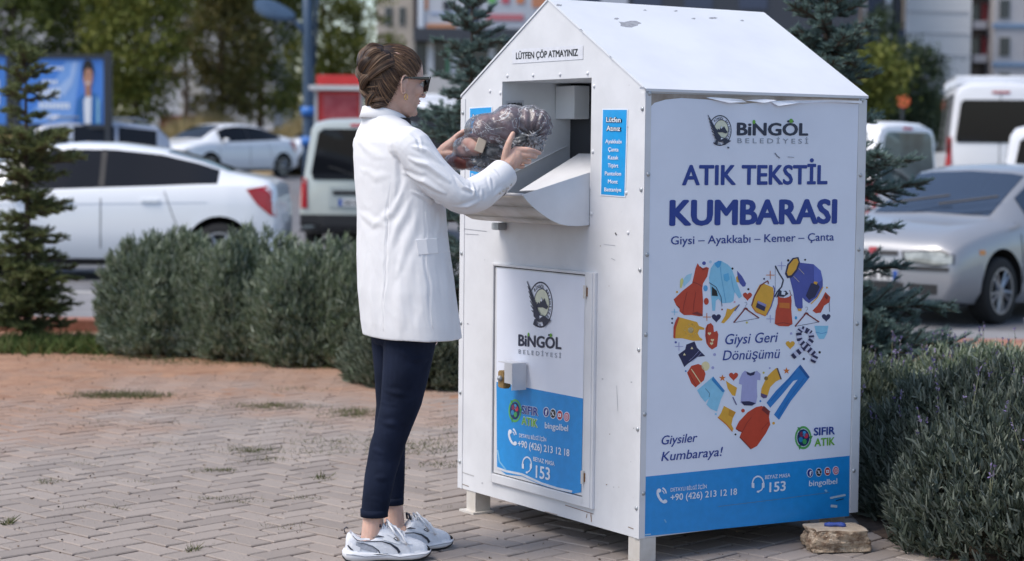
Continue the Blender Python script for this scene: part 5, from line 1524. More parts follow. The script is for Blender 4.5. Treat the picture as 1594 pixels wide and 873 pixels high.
# thin bright creases where the noise crosses its middle
ab = _n(nt, 'ShaderNodeMath', operation='SUBTRACT'); ab.inputs[1].default_value = .5; nt.links.new(w1.outputs[0], ab.inputs[0])
ab2 = _n(nt, 'ShaderNodeMath', operation='ABSOLUTE'); nt.links.new(ab.outputs[0], ab2.inputs[0])
mr = _n(nt, 'ShaderNodeMapRange'); mr.inputs[1].default_value = 0; mr.inputs[2].default_value = .014; mr.inputs[3].default_value = .62; mr.inputs[4].default_value = .07; nt.links.new(ab2.outputs[0], mr.inputs[0])
bpn = _n(nt, 'ShaderNodeBump'); bpn.inputs['Strength'].default_value = .7; bpn.inputs['Distance'].default_value = .01; nt.links.new(w1.outputs[0], bpn.inputs['Height'])
fr_ = _n(nt, 'ShaderNodeFresnel'); fr_.inputs['IOR'].default_value = 1.5; nt.links.new(bpn.outputs[0], fr_.inputs['Normal']); nt.links.new(bpn.outputs[0], gls.inputs['Normal'])
fm = _n(nt, 'ShaderNodeMath', operation='MULTIPLY'); fm.inputs[1].default_value = .85; nt.links.new(fr_.outputs[0], fm.inputs[0]); fm.use_clamp = True
nt.links.new(fm.outputs[0], m1.inputs[0]); nt.links.new(tr_.outputs[0], m1.inputs[1]); nt.links.new(gls.outputs[0], m1.inputs[2])
nt.links.new(mr.outputs[0], m2_.inputs[0]); nt.links.new(m1.outputs[0], m2_.inputs[1]); nt.links.new(df.outputs[0], m2_.inputs[2]); nt.links.new(m2_.outputs[0], out.inputs[0])
mb = MB()
for b in [(778, 208, 6.53, .105, .085, .062, .30), (760, 207, 6.53, .082, .088, .066, .40), (795, 194, 6.52, .075, .082, .068, 0), (733, 236, 6.54, .068, .078, .050, .45), (826, 196, 6.505, .062, .066, .070, 0), (842, 196, 6.49, .038, .05, .055, 0), (712, 252, 6.555, .046, .058, .026, .25), (775, 240, 6.51, .06, .06, .042, .2), (748, 256, 6.52, .07, .06, .026, .10), (690, 262, 6.56, .018, .03, .010, .1), (815, 222, 6.475, .040, .045, .034, 0), (835, 225, 6.49, .028, .035, .03, 0), (816, 232, 6.495, .050, .045, .026, 0)]: blob(mb, *b)
fo = BG(solid(mb, 'plastic_film', .0042, film, None, smooth=14, fn=lambda me: crumple(me, .010, 13, 7)))
# gathered knot
mb = MB(); K = at(829, 216, 6.435)
rnd = random.Random(3)
for i in range(44):
    a = rnd.uniform(0, 2 * PI); L = rnd.uniform(.010, .034)
    d = Vector((math.cos(a), -.25, math.sin(a)))
    s_ = Vector((-math.sin(a), 0, math.cos(a)))
    p1 = K + d * L; mb.tube([K, K + d * L * .5 + s_ * rnd.uniform(-.006, .006) + Vector((0, -.006, 0)), p1 + Vector((rnd.uniform(-.008, .008), .016, rnd.uniform(-.008, .008)))], [.003, .0048, .001], None, 5)
mb.sphere(K, (.012, .010, .010), None, 10, 6)
BG(mb.build('knot', mat('bunched_plastic', (.035, .035, .042), .3, c2=(.30, .31, .34), vscale=70, bump=.5, bscale=120, spec=.7), None, smooth=True))
# ------------------------------------------------------------------ vegetation
def island_mat(name, cols, rough=.7, sub=.0, spec=.25):
    m = bpy.data.materials.new(name); m.use_nodes = True
    nt = m.node_tree; b = nt.nodes['Principled BSDF']; b.inputs['Roughness'].default_value = rough; b.inputs['Specular IOR Level'].default_value = spec
    g = _n(nt, 'ShaderNodeNewGeometry'); rp = _n(nt, 'ShaderNodeValToRGB')
    while len(rp.color_ramp.elements) < len(cols): rp.color_ramp.elements.new(.5)
    for i, c in enumerate(cols):
        rp.color_ramp.elements[i].position = i / max(1, len(cols) - 1); rp.color_ramp.elements[i].color = (*c, 1)
    nt.links.new(g.outputs['Random Per Island'], rp.inputs[0]); nt.links.new(rp.outputs[0], b.inputs['Base Color'])
    if sub:
        t = _n(nt, 'ShaderNodeBsdfTranslucent'); nt.links.new(rp.outputs[0], t.inputs[0]); mx = _n(nt, 'ShaderNodeMixShader'); mx.inputs[0].default_value = sub
        nt.links.new(b.outputs[0], mx.inputs[1]); nt.links.new(t.outputs[0], mx.inputs[2]); nt.links.new(mx.outputs[0], nt.nodes['Material Output'].inputs[0])
    return m
rs = np.random.RandomState(5)
def unit(v): return v / np.maximum(1e-9, np.linalg.norm(v, axis=-1, keepdims=True))
def blades(p, d, L, w, tip=.25):
    """tapered blades: base p, direction d, length L, width w -> quads"""
    N = len(p); s = unit(np.cross(d, rs.normal(size=(N, 3))))
    L = np.broadcast_to(np.asarray(L, dtype=float).reshape(-1, 1), (N, 1)); w = np.broadcast_to(np.asarray(w, dtype=float).reshape(-1, 1), (N, 1))
    q = np.empty((N, 4, 3))
    q[:, 0] = p - s * w / 2; q[:, 1] = p + s * w / 2
    q[:, 2] = p + d * L + s * w / 2 * tip; q[:, 3] = p + d * L - s * w / 2 * tip
    return q
bark = mat('bark', (.055, .04, .03), .95, c2=(.13, .10, .08), vscale=20, bump=.8, bscale=40, stretch=(1, 1, .2))

def bush(name, c, rx, ry, h, n, L, m, label, group=None, flowers=0, seed=0):
    global rs
    rs = np.random.RandomState(seed + 11)
    root_ = empty(name, (c[0], c[1], 0)); tag(root_, label, 'bush', group)
    T_ = n
    u = rs.uniform(0, 1, T_); th = rs.uniform(0, 2 * np.pi, T_)
    cz = 1 - u * 1.0
    cr = np.sqrt(np.maximum(0, 1 - cz ** 2.6))
    lump = 1 + .13 * np.sin(th * 3 + seed) * np.sin(cz * 4 + seed * 2) + .09 * np.sin(th * 7 + 1.3 * seed) + rs.normal(0, .035, T_)
    depth = 1 - np.abs(rs.normal(0, .085, T_)); k = lump * depth
    nrm = unit(np.stack([np.cos(th) * cr / rx, np.sin(th) * cr / ry, cz / h + .6 / h * 0 + .25], 1))
    P = np.stack([np.cos(th) * cr * rx * k, np.sin(th) * cr * ry * k, (cz * .97 + .03) * h * k], 1)
    K = 15
    P2 = np.repeat(P, K, 0); D = np.repeat(unit(nrm * .75 + np.array([0, 0, .75])), K, 0)
    D = unit(D + rs.normal(0, .34, D.shape)); off = rs.uniform(-.5, .25, (len(P2), 1)) * L
    ax = np.repeat(unit(nrm * .6 + np.array([0, 0, .9])), K, 0)
    q = blades(P2 + ax * off + rs.normal(0, L * .16, P2.shape), D, rs.uniform(.55, 1.15, len(P2)) * L, L * rs.uniform(.15, .24, len(P2)), .4)
    np_mesh('foliage', q, m, root_)
    # woody stems, plus an added dark ellipsoid that blocks light through the bush
    mb = MB()
    for i in range(36):
        a = rs.uniform(0, 2 * np.pi); r = math.sqrt(rs.uniform(0, 1)) * .86; z = h * math.sqrt(max(0, 1 - r * r)) * .86
        mb.tube([(r * .3 * rx * math.cos(a), r * .3 * ry * math.sin(a), 0), (r * .7 * rx * math.cos(a), r * .7 * ry * math.sin(a), z * .5), (r * rx * math.cos(a), r * ry * math.sin(a), z)], [.012, .008, .004], bark, 5)
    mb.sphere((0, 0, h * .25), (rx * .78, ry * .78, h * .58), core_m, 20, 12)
    mb.build('stems_and_light_block', None, root_, smooth=True)
    if flowers:
        sel = rs.choice(np.where(cz > .35)[0], flowers); p = P[sel] + np.array([0, 0, L * .3]); d = unit(rs.normal(0, .14, p.shape) + np.array([0, 0, 1])); Lf = rs.uniform(.09, .17, flowers)
        st = blades(p, d, Lf, .0028, .8)
        e = p + d * Lf[:, None]; KK = 9
        e2 = np.repeat(e, KK, 0) - np.repeat(d, KK, 0) * rs.uniform(0, .05, (flowers * KK, 1)); dd_ = unit(np.repeat(d, KK, 0) + rs.normal(0, .8, e2.shape))
        fl = blades(e2, dd_, .010, .006, .6)
        tag(np_mesh('flower_stalks', st, stalk_m, root_), kind='stuff'); tag(np_mesh('flower_heads', fl, flower_m, root_), kind='stuff')
    return root_
core_m = mat('light_block_core', (.012, .014, .009), 1.0, c2=(.035, .032, .02), vscale=20)
stalk_m = mat('dry_stalk', (.16, .17, .10), .9); flower_m = island_mat('lavender_flower', [(.12, .09, .22), (.24, .19, .38), (.20, .18, .20)])
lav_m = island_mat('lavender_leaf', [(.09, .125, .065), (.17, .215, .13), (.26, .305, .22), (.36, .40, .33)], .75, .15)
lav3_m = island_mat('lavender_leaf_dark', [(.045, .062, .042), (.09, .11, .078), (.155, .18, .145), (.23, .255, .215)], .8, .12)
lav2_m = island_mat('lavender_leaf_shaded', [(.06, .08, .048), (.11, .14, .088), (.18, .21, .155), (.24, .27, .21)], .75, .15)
HG = 'lavender bushes along the planting bed'
def gp(px, Y): return ((px - IW / 2 - ROLL * 200) / FPX * Y, Y)
bush('lavender_bush', gp(268, 12.95), .46, .45, .72, 3600, .055, lav_m, 'rounded grey-green lavender bush behind the paving, beside the small spruce', HG, 0, 1)
bush('lavender_bush', gp(392, 12.75), .48, .48, .70, 3600, .055, lav_m, 'grey-green lavender bush second from the left, below the tail light of the white saloon', HG, 0, 2)
bush('lavender_bush', gp(510, 12.45), .50, .48, .69, 3400, .055, lav_m, 'grey-green lavender bush behind the back of the woman', HG, 0, 3)
bush('lavender_bush', gp(592, 12.35), .40, .42, .64, 2600, .055, lav_m, 'grey-green lavender bush straight behind the hips of the woman', HG, 0, 8)
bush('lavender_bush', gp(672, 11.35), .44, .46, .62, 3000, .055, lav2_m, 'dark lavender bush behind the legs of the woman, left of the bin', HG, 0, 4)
HR = 'lavender bushes right of the bin'
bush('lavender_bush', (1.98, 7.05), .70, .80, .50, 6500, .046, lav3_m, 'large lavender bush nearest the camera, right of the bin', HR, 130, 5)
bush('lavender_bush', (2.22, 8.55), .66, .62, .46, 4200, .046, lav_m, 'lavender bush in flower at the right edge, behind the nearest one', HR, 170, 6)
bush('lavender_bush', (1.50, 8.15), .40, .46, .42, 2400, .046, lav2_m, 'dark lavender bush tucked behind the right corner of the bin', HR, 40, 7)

def spruce(name, x, y, base_z, H_, whorls, label, mats, seed=0, nl=.02, group=None, trunk_r=.03, dens=1.0):
    """whorls: (height, reach, number of branches, droop)"""
    global rs
    rs = np.random.RandomState(seed + 3); rnd = random.Random(seed)
    root_ = empty(name, (x, y, base_z)); tag(root_, label, 'spruce tree', group)
    mb = MB()
    mb.tube([(0, 0, -.02), (.01, 0, H_ * .3), (0, .01, H_ * .7), (0, 0, H_ * .98)], [trunk_r, trunk_r * .8, trunk_r * .45, .004], bark, 8)
    mb.build('trunk', None, root_, smooth=True)
    tw = MB(); PP, DD, AX = [], [], []
    def twig(p0, d, L, up=.0):
        k = max(2, int(L / .03)); pts = [p0]
        for i in range(k):
            d2 = (d + Vector((0, 0, up)) * (i / k)).normalized(); pts.append(pts[-1] + d2 * L / k)
        tw.tube(pts, [.004] * (len(pts) - 1) + [.0015], bark, 4, cap=False)
        m_ = int(L * 900 * dens)
        for i in range(m_):
            t = (i + .5) / m_ * k; a = min(int(t), k - 1); PP.append(tuple(pts[a].lerp(pts[a + 1], t - a))); AX.append(tuple(d))
    for (z, reach, nb, droop) in whorls:
        a0 = rnd.uniform(0, 6.28)
        for b in range(nb):
            a = a0 + 2 * PI * b / nb + rnd.uniform(-.25, .25); R_ = reach * rnd.uniform(.62, 1.12); z_b = z + rnd.uniform(-.05, .05)
            dr = Vector((math.cos(a), math.sin(a), 0)); pts = []
            N_ = max(3, int(R_ / .07))
            for i in range(N_ + 1):
                t = i / N_; pts.append(dr * (R_ * t) + Vector((0, 0, z_b + R_ * (.10 * t - droop * t * t + .22 * droop * t ** 4) + rnd.uniform(-.006, .006))))
            tw.tube(pts, [.010 - .007 * i / N_ for i in range(N_ + 1)], bark, 5, cap=False)
            side = Vector((-dr.y, dr.x, 0))
            for i in range(1, N_ + 1):
                t = i / N_; f = (pts[i] - pts[i - 1]).normalized()
                for s in (-1, 1):
                    for _ in range(3 if R_ > .2 else 2):
                        L = R_ * (.50 * (1 - t) + .17) * rnd.uniform(.6, 1.1)
                        twig(pts[i - 1].lerp(pts[i], rnd.random()), (f * .75 + side * s * rnd.uniform(.5, .9) + Vector((0, 0, rnd.uniform(-.55, .65)))).normalized(), max(.05, L * .85), .15)
            twig(pts[-1] - f * .05, f, .09, .2)
            m_ = int(R_ * 300 * dens)
            for i in range(m_):
                t = rnd.uniform(.2, 1) * N_; a_ = min(int(t), N_ - 1); PP.append(tuple(pts[a_].lerp(pts[a_ + 1], t - a_))); AX.append(tuple(f))
    P = np.array(PP); A = np.array(AX); r = rs.normal(size=P.shape); r = unit(r - A * (r * A).sum(1, keepdims=True)); r[:, 2] = np.abs(r[:, 2]) * .8 + r[:, 2] * .2
    D = unit(A * .75 + r * .9); q = blades(P, D, rs.uniform(.8, 1.2, len(P)) * nl, nl * .15, .3)
    tw.build('branches', None, root_, smooth=True); np_mesh('needles', q, mats, root_)
    return root_
blue_n = island_mat('blue_spruce_needle', [(.08, .13, .115), (.145, .215, .195), (.24, .32, .295)], .6, .1)
green_n = island_mat('spruce_needle', [(.08, .105, .035), (.16, .195, .07), (.30, .32, .15)], .6, .1)
x, y = gp(42, 13.3)
spruce('spruce_tree', x, y, 0, 2.0, [(.12, .34, 8, .1), (.22, .40, 8, .1), (.34, .40, 9, .15), (.44, .36, 8, .15), (.55, .34, 8, .1), (.66, .30, 7, .1), (.76, .26, 7, .1), (.88, .28, 7, .1), (.99, .28, 7, .05), (1.07, .2, 6, 0), (1.14, .26, 6, .0), (1.27, .36, 7, -.05), (1.38, .36, 7, -.12), (1.56, .17, 5, .0), (1.70, .20, 6, -.1), (1.82, .17, 6, -.3), (1.90, .12, 5, -.6), (1.96, .06, 4, -.9)],
       'slender young green spruce at the left edge in front of the white saloon', green_n, 1, .026)
x, y = gp(733, 11.2)
spruce('spruce_tree', x, y, 0, 2.35, [(.55, .38, 6, .1), (.75, .40, 6, .1), (.98, .42, 6, .08), (1.22, .42, 7, .12), (1.40, .40, 7, .05), (1.52, .34, 6, .0), (1.66, .20, 6, .0), (1.78, .20, 7, -.2), (1.90, .19, 7, -.2), (2.02, .17, 6, -.3), (2.14, .12, 5, -.5), (2.25, .07, 4, -.8)],
       'dark blue-green spruce standing between the woman and the bin gable', blue_n, 2, .027)
x, y = gp(1283, 9.6)
spruce('spruce_tree', x, y, 0, 3.0, [(.28, .66, 9, .05), (.42, .70, 9, .08), (.54, .64, 8, .06), (.74, .42, 6, .05), (1.00, .36, 6, .05), (1.14, .52, 8, .02), (1.26, .46, 8, .0), (1.50, .24, 7, .0), (1.72, .22, 9, -.1), (1.82, .25, 9, -.15), (1.92, .24, 9, -.15), (2.04, .23, 9, -.2), (2.16, .22, 8, -.2), (2.3, .22, 8, -.2), (2.5, .16, 6, -.3), (2.7, .1, 5, -.4)],
       'large blue spruce rising behind the bin roof with low branches at its right corner', blue_n, 3, .027, dens=1.0, trunk_r=.045)

def tree(name, px, Y, base_z, top_z, crowns, leafm, label, n=9000, ls=.16, group=None, seed=0, trunk_r=.14):
    """crowns: (dx, dy, z, rx, rz)"""
    global rs
    rs = np.random.RandomState(seed + 40); rnd = random.Random(seed)
    gx_, gy_ = gp(px, Y); root_ = empty(name, (gx_, gy_, base_z)); tag(root_, label, 'tree', group)
    mb = MB(); H_ = top_z - base_z
    mb.tube([(0, 0, -.1), (.05, 0, H_ * .25), (-.04, .05, H_ * .5), (0, 0, H_ * .85)], [trunk_r, trunk_r * .75, trunk_r * .5, trunk_r * .15], bark, 8)
    for (dx, dy, z, rx, rz) in crowns:
        mb.tube([(0, 0, max(.3, (z - base_z) * .45)), (dx * .5, dy * .5, (z - base_z) * .75), (dx, dy, z - base_z)], [trunk_r * .5, trunk_r * .32, trunk_r * .12], bark, 6)
        for _ in range(5):
            e = (dx + rnd.uniform(-.7, .7) * rx, dy + rnd.uniform(-.7, .7) * rx, z - base_z + rnd.uniform(-.5, .6) * rz)
            mb.tube([(dx * .7, dy * .7, (z - base_z) * .85), e], [trunk_r * .2, .012], bark, 5)
    mb.build('trunk', None, root_, smooth=True)
    Q = []; vol = [c[3] ** 2 * c[4] for c in crowns]
    for c, v in zip(crowns, vol):
        k = int(n * v / sum(vol)); nc = max(14, k // 34)
        d = unit(rs.normal(size=(nc, 3))); r = rs.uniform(.35, 1.0, (nc, 1)) ** .5 * rs.uniform(.8, 1.15, (nc, 1))
        cc = np.array([c[0], c[1], c[2] - base_z]) + d * r * np.array([c[3], c[3], c[4]])
        P = np.repeat(cc, 34, 0) + rs.normal(0, 1, (nc * 34, 3)) * np.array([.26, .26, .17]) * (c[3] / 1.8) ** .5
        Q.append(blades(P, unit(rs.normal(size=P.shape) + np.array([0, 0, -.25])), rs.uniform(.6, 1.2, len(P)) * ls, ls * .62, .45))
    np_mesh('crown', np.concatenate(Q), leafm, root_)
    return root_
lm1 = island_mat('leaf_mid_green', [(.045, .062, .016), (.09, .12, .03), (.15, .18, .05)], .6, .25)
lm2 = island_mat('leaf_yellow_green', [(.07, .09, .018), (.14, .165, .032), (.22, .22, .05)], .6, .25)
lm3 = island_mat('leaf_turning', [(.08, .078, .026), (.15, .125, .04), (.09, .11, .035)], .6, .25)
lm4 = island_mat('leaf_dark', [(.018, .034, .016), (.038, .062, .03), (.065, .09, .045)], .6, .15)
TG = 'broad trees beyond the car park'
tree('broadleaf_tree', 25, 66, 1.9, 9.5, [(0, 0, 5.6, 2.0, 1.9), (-1.2, .5, 7.5, 1.7, 1.6), (1.0, 0, 7.6, 1.6, 1.5), (0, -.6, 3.6, 1.6, 1.2)], lm1, 'dark green tree behind the blue billboard, at the left edge', 11000, .17, TG, 1)
tree('broadleaf_tree', 130, 70, 2.0, 9.5, [(0, 0, 5.8, 2.0, 1.9), (.9, 0, 7.8, 1.7, 1.5), (-1.0, 0, 7.2, 1.5, 1.4), (.2, 0, 3.8, 1.7, 1.2)], lm1, 'green tree above the right half of the blue billboard', 11000, .17, TG, 2)
tree('broadleaf_tree', 212, 64, 1.8, 8.5, [(0, 0, 4.6, 1.7, 1.6), (.5, .4, 6.6, 1.5, 1.3), (-.6, 0, 6.2, 1.3, 1.2), (.1, 0, 3.0, 1.3, .9)], lm2, 'yellow-green tree right of the blue billboard', 10000, .16, TG, 3)
tree('broadleaf_tree', 345, 68, 1.9, 9, [(0, 0, 5.0, 1.5, 2.0), (.4, 0, 7.2, 1.3, 1.4), (.2, 0, 3.2, 1.2, 1.0)], lm3, 'brownish turning tree left of the blue street lamp', 8500, .15, TG, 4)
tree('broadleaf_tree', 405, 72, 2.0, 9, [(0, 0, 5.6, 1.5, 1.8), (.3, 0, 3.4, 1.4, 1.1), (0, 0, 7.4, 1.4, 1.2), (1.2, 0, 7.6, 1.5, 1.3)], lm1, 'green tree directly behind the blue street lamp arm', 9000, .16, TG, 5)
tree('broadleaf_tree', 515, 76, 2.0, 8, [(0, 0, 5.2, 1.9, 1.5), (1.5, 0, 5.3, 1.2, 1.0), (-.4, 0, 7.2, 1.7, 1.3), (1.4, 0, 7.0, 1.0, .9), (-.3, 0, 3.4, 1.7, 1.2), (1.0, .5, 3.4, 1.2, .9)], lm2, 'bright green tree behind the red kiosk', 11000, .16, TG, 6)
tree('broadleaf_tree', 290, 84, 2.2, 9, [(0, 0, 7.0, 1.1, 1.2), (-.8, 0, 5.2, .9, 1.0)], lm3, 'thin sparse tree over the small white house', 3000, .15, TG, 7)
tree('broadleaf_tree', 1335, 34, .2, 5, [(0, 0, 2.75, .75, .6), (-.2, 0, 2.1, .6, .5)], lm2, 'yellow-green tree behind the large blue spruce', 6500, .09, 'trees behind the parked vans', 8, .07)
tree('broadleaf_tree', 1398, 62, .9, 5.6, [(0, 0, 3.7, 1.35, 1.35), (.75, 0, 4.3, .6, .6), (-.6, 0, 2.6, 1.0, .9), (.6, 0, 2.6, .9, .8)], lm4, 'dark green tree left of the big white van', 10000, .12, 'trees behind the parked vans', 9, .1)
tree('cypress_tree', 1365, 60, .9, 6.2, [(0, 0, 3.2, .65, 1.4), (0, 0, 4.9, .5, 1.2), (0, 0, 2.0, .7, .8)], lm4, 'narrow dark conifer between the spruce and the big white van', 7000, .11, 'trees behind the parked vans', 10, .08)
tree('broadleaf_tree', 1497, 75, 1.1, 4.3, [(0, 0, 3.1, 1.5, .8), (-1.0, 0, 2.7, 1.0, .7)], lm4, 'low dark tree above the roof of the big white van', 7000, .13, 'trees behind the parked vans', 11, .08)

# dry bank with grass, weeds between the pavers
mb = MB(); bk = mat('dry_earth', (.22, .17, .10), .95, c2=(.34, .27, .17), vscale=2)
ys_ = [(57.5, .60), (60, 1.35), (66, 1.85), (74, 2.05), (90, 2.2), (92, 1.0)]
vs = [(x, yv, z + .12 * math.sin(x * 1.3 + yv)) for (yv, z) in ys_ for x in np.linspace(-34, -2.5, 30)]
mb.add(vs, [(j * 30 + i, j * 30 + i + 1, (j + 1) * 30 + i + 1, (j + 1) * 30 + i) for j in range(5) for i in range(29)], bk)
tag(mb.build('bank', None, None, smooth=True), kind='structure')
rs = np.random.RandomState(9)
N = 26000; X = rs.uniform(-22, -3, N); Yv = rs.uniform(58.2, 66, N); Z = np.interp(Yv, [a for a, b in ys_], [b for a, b in ys_]) - .05
Dv = unit(np.stack([rs.normal(0, .25, N), rs.normal(0, .25, N), np.ones(N)], 1))
q = blades(np.stack([X, Yv, Z], 1), Dv, rs.uniform(.25, .75, N) * (1 + .5 * np.sin(X * 1.7)), .05, .2)
tag(np_mesh('dry_grass', q, island_mat('straw', [(.26, .19, .09), (.42, .33, .17), (.20, .18, .08)], .9, .2)), kind='stuff')
W = []
def weeds(px, py, wx, wy, n, L):
    c = on_ground(px, py); p = np.stack([rs.normal(c.x, wx, n), rs.normal(c.y, wy, n), np.full(n, -.008)], 1)
    d = unit(np.stack([rs.normal(0, .7, n), rs.normal(0, .7, n), np.full(n, .75)], 1)); W.append(blades(p, d, rs.uniform(.4, 1.3, n) * L, L * .12, .2))
for a in [(185, 616, .13, .07, 1700, .034), (640, 560, .10, .06, 300, .05), (430, 634, .12, .06, 500, .03), (545, 645, .08, .09, 400, .03), (180, 660, .3, .12, 260, .022), (400, 700, .3, .25, 420, .022), (150, 800, .4, .2, 200, .018), (235, 617, .06, .04, 300, .025), (425, 632, .10, .05, 520, .030), (550, 642, .06, .08, 380, .032), (395, 702, .06, .05, 460, .028), (420, 715, .05, .04, 180, .025), (338, 733, .045, .02, 420, .024), (76, 750, .03, .03, 160, .022), (350, 776, .06, .015, 220, .022), (380, 782, .05, .012, 130, .02), (300, 855, .01, .02, 60, .03), (10, 815, .008, .012, 50, .045),
          (230, 560, .30, .10, 700, .04), (330, 566, .22, .08, 600, .035), (500, 572, .2, .07, 420, .035), (450, 606, .10, .08, 140, .03), (470, 662, .10, .12, 160, .025), (540, 690, .14, .10, 300, .030), (640, 700, .12, .08, 320, .035), (660, 690, .2, .12, 220, .035), (690, 724, .08, .05, 140, .03), (250, 690, .15, .06, 80, .02), (130, 722, .06, .04, 60, .02), (500, 745, .02, .03, 60, .035), (320, 845, .06, .05, 40, .02), (120, 590, .2, .1, 120, .025), (590, 800, .08, .04, 50, .02), (700, 660, .08, .2, 150, .03), (60, 640, .15, .05, 160, .022), (290, 640, .12, .04, 150, .022), (160, 790, .07, .02, 80, .02), (440, 820, .05, .03, 70, .022), (500, 705, .07, .03, 160, .025), (215, 750, .08, .02, 90, .02), (470, 775, .05, .02, 90, .022), (690, 790, .05, .02, 50, .02), (1490, 868, .05, .05, 60, .03)]: weeds(*a)
tag(np_mesh('weeds', np.concatenate(W), island_mat('weed_leaf', [(.05, .07, .025), (.10, .12, .045), (.20, .17, .09)], .8, .1)), kind='stuff')
W = []
for a in [(20, 545, .5, .13, 3200, .12), (80, 538, .25, .12, 1800, .11), (130, 545, .15, .06, 500, .08), (580, 566, .25, .12, 900, .08), (690, 600, .15, .10, 500, .07)]: weeds(*a)
tag(np_mesh('bed_grass', np.concatenate(W), island_mat('grass_blade', [(.04, .075, .02), (.09, .13, .035), (.17, .18, .07)], .8, .2)), kind='stuff')
# earth under the bushes
em = mat('dark_bed_soil', (.055, .038, .028), 1., c2=(.12, .08, .055), vscale=14, bump=.8, bscale=40)
mb = MB()
for (cx, cy, rx_, ry_) in ((2.2, 7.75, 1.02, 1.72),):
    n = 30; vs = [(cx + rx_ * (1 + .08 * math.sin(5 * i)) * math.cos(2 * PI * i / n), cy + ry_ * (1 + .08 * math.cos(3 * i)) * math.sin(2 * PI * i / n), .002) for i in range(n)] + [(cx, cy, .05)]
    mb.add(vs, [(i, (i + 1) % n, n) for i in range(n)], em)
tag(mb.build('bed_soil', None, None, smooth=True), kind='structure')
rs = np.random.RandomState(19)
# loose grit and dry crumbs on the paving
N = 1500; gxx = rs.uniform(-3.2, 2.2, N); gyy = rs.uniform(5.6, 12.5, N); W = []
s_ = rs.uniform(.0015, .0045, (N, 1)); c_ = np.stack([gxx, gyy, np.full(N, .003)], 1)
for k in range(2):
    W.append(blades(c_ + rs.normal(0, .001, c_.shape), unit(rs.normal(size=c_.shape) * np.array([1, 1, .5])), s_[:, 0] * 2, s_[:, 0] * 1.6, .7))
tag(np_mesh('grit', np.concatenate(W), island_mat('grit', [(.05, .04, .03), (.16, .11, .08), (.30, .25, .2)], .95)), kind='stuff')

# stone with the blue scrap on it
p = on_ground(1303, 868)
mb = MB(); st = empty('stone_block', (1.092, 6.60, 0), R(8)); 
bm = bmesh.new(); bmesh.ops.create_cube(bm, size=1); bmesh.ops.subdivide_edges(bm, edges=bm.edges[:], cuts=24, use_grid_fill=True)
for v in bm.verts:
    c = v.co.copy(); r = c.length
    c = c * (1 - .07 * (r / .87) ** 4)
    sidew = 1.0 if c.z < .40 else .25
    s_ = Vector((c.x * .226 * (1 - .10 * c.z), c.y * .165, c.z * .084 + .042))
    s_ += Vector((noise.noise(c * 2.1) * .020, noise.noise(c * 2.3 + Vector((5, 0, 0))) * .018, noise.noise(c * 1.7 + Vector((0, 7, 0))) * .006 * sidew))
    pit = noise.ridged_multi_fractal(c * 9, 1, 2.1, 4, 1, 2) * .5 - .6
    n_ = Vector((c.x, c.y, 0)); n_ = n_.normalized() if n_.length > .05 else n_
    s_ += n_ * pit * .010 * sidew + Vector((0, 0, noise.noise(c * 22) * .0014))
    s_.z = max(s_.z, -.001); v.co = s_
for f_ in bm.faces: f_.normal_update(); f_.material_index = 1 if f_.normal.z > .72 and f_.calc_center_median().z > .05 else 0  # upward faces take the paler stone colour
me = bpy.data.meshes.new('stone_block'); bm.to_mesh(me); bm.free(); me.polygons.foreach_set('use_smooth', [True] * len(me.polygons))
bpy.data.objects.remove(st)
me.materials.append(mat('rough_limestone', (.19, .12, .075), .95, c2=(.50, .39, .28), vscale=30, bump=1, bscale=90, lo=.36, hi=.60)); me.materials.append(mat('pale_limestone', (.40, .31, .22), .95, c2=(.54, .45, .34), vscale=18, bump=.5, bscale=90))
so = link(bpy.data.objects.new('stone_block', me)); so.location = (1.120, 6.60, 0); so.scale = (.92, .92, .92); so.rotation_euler = (0, 0, R(8))
tag(so, 'rough beige stone block on the paving at the right foot of the bin', 'stone')
mb = MB(); b0 = Vector((1.116, 6.60, .082))
mb.tube([b0 + Vector((-.036, .004, 0)), b0 + Vector((-.020, 0, .001)), b0 + Vector((0, .002, .001)), b0 + Vector((.018, 0, .001)), b0 + Vector((.030, -.004, .0)), b0 + Vector((.036, -.004, -.001))], [(.008, .006), (.013, .009), (.010, .007), (.014, .010), (.015, .009), (.006, .004)], mat('blue_plastic', (.035, .07, .30), .5, var=.2, vscale=60), 10)
tag(mb.build('blue_scrap', None, None, smooth=True), 'small crumpled blue scrap lying on top of the stone block', 'scrap')
# ------------------------------------------------------------------ vehicles
glass_m = mat('dark_car_glass', (.010, .011, .014), .05, spec=.28)
teal_g = mat('tinted_pale_glass', (.14, .20, .20), .08, spec=.8, c2=(.05, .07, .08), vscale=1.6)
tyre_m = mat('tyre', (.015, .015, .016), .85); rim_m = mat('alloy_rim', (.40, .41, .43), .3, metal=.8); well_m = mat('wheel_well', (.006, .006, .007), 1)
red_l = mat('red_lamp', (.42, .012, .018), .2, coat=.6); lamp2 = mat('greenish_lamp_glass', (.20, .22, .21), .12, c2=(.42, .45, .43), vscale=7, coat=.8)
clear_l = mat('clear_lamp', (.36, .38, .38), .15, c2=(.55, .57, .57), vscale=9, coat=.8)
blackp = mat('black_trim', (.015, .015, .017), .55); plate_m = mat('number_plate', (.62, .62, .62), .4); plate_b = mat('plate_blue', (.02, .08, .35), .4)
white_p = mat('white_car_paint', (.80, .82, .85), .28, coat=.8); silver_p = mat('silver_car_paint', (.31, .32, .345), .34, metal=.25, coat=.7)
green_p = mat('silver_green_car_paint', (.46, .50, .475), .35, metal=.15, coat=.6); grey_p = mat('grey_blue_car_paint', (.36, .40, .48), .35, metal=.2, coat=.6); vanw_p = mat('white_van_paint', (.78, .79, .82), .35, coat=.5)

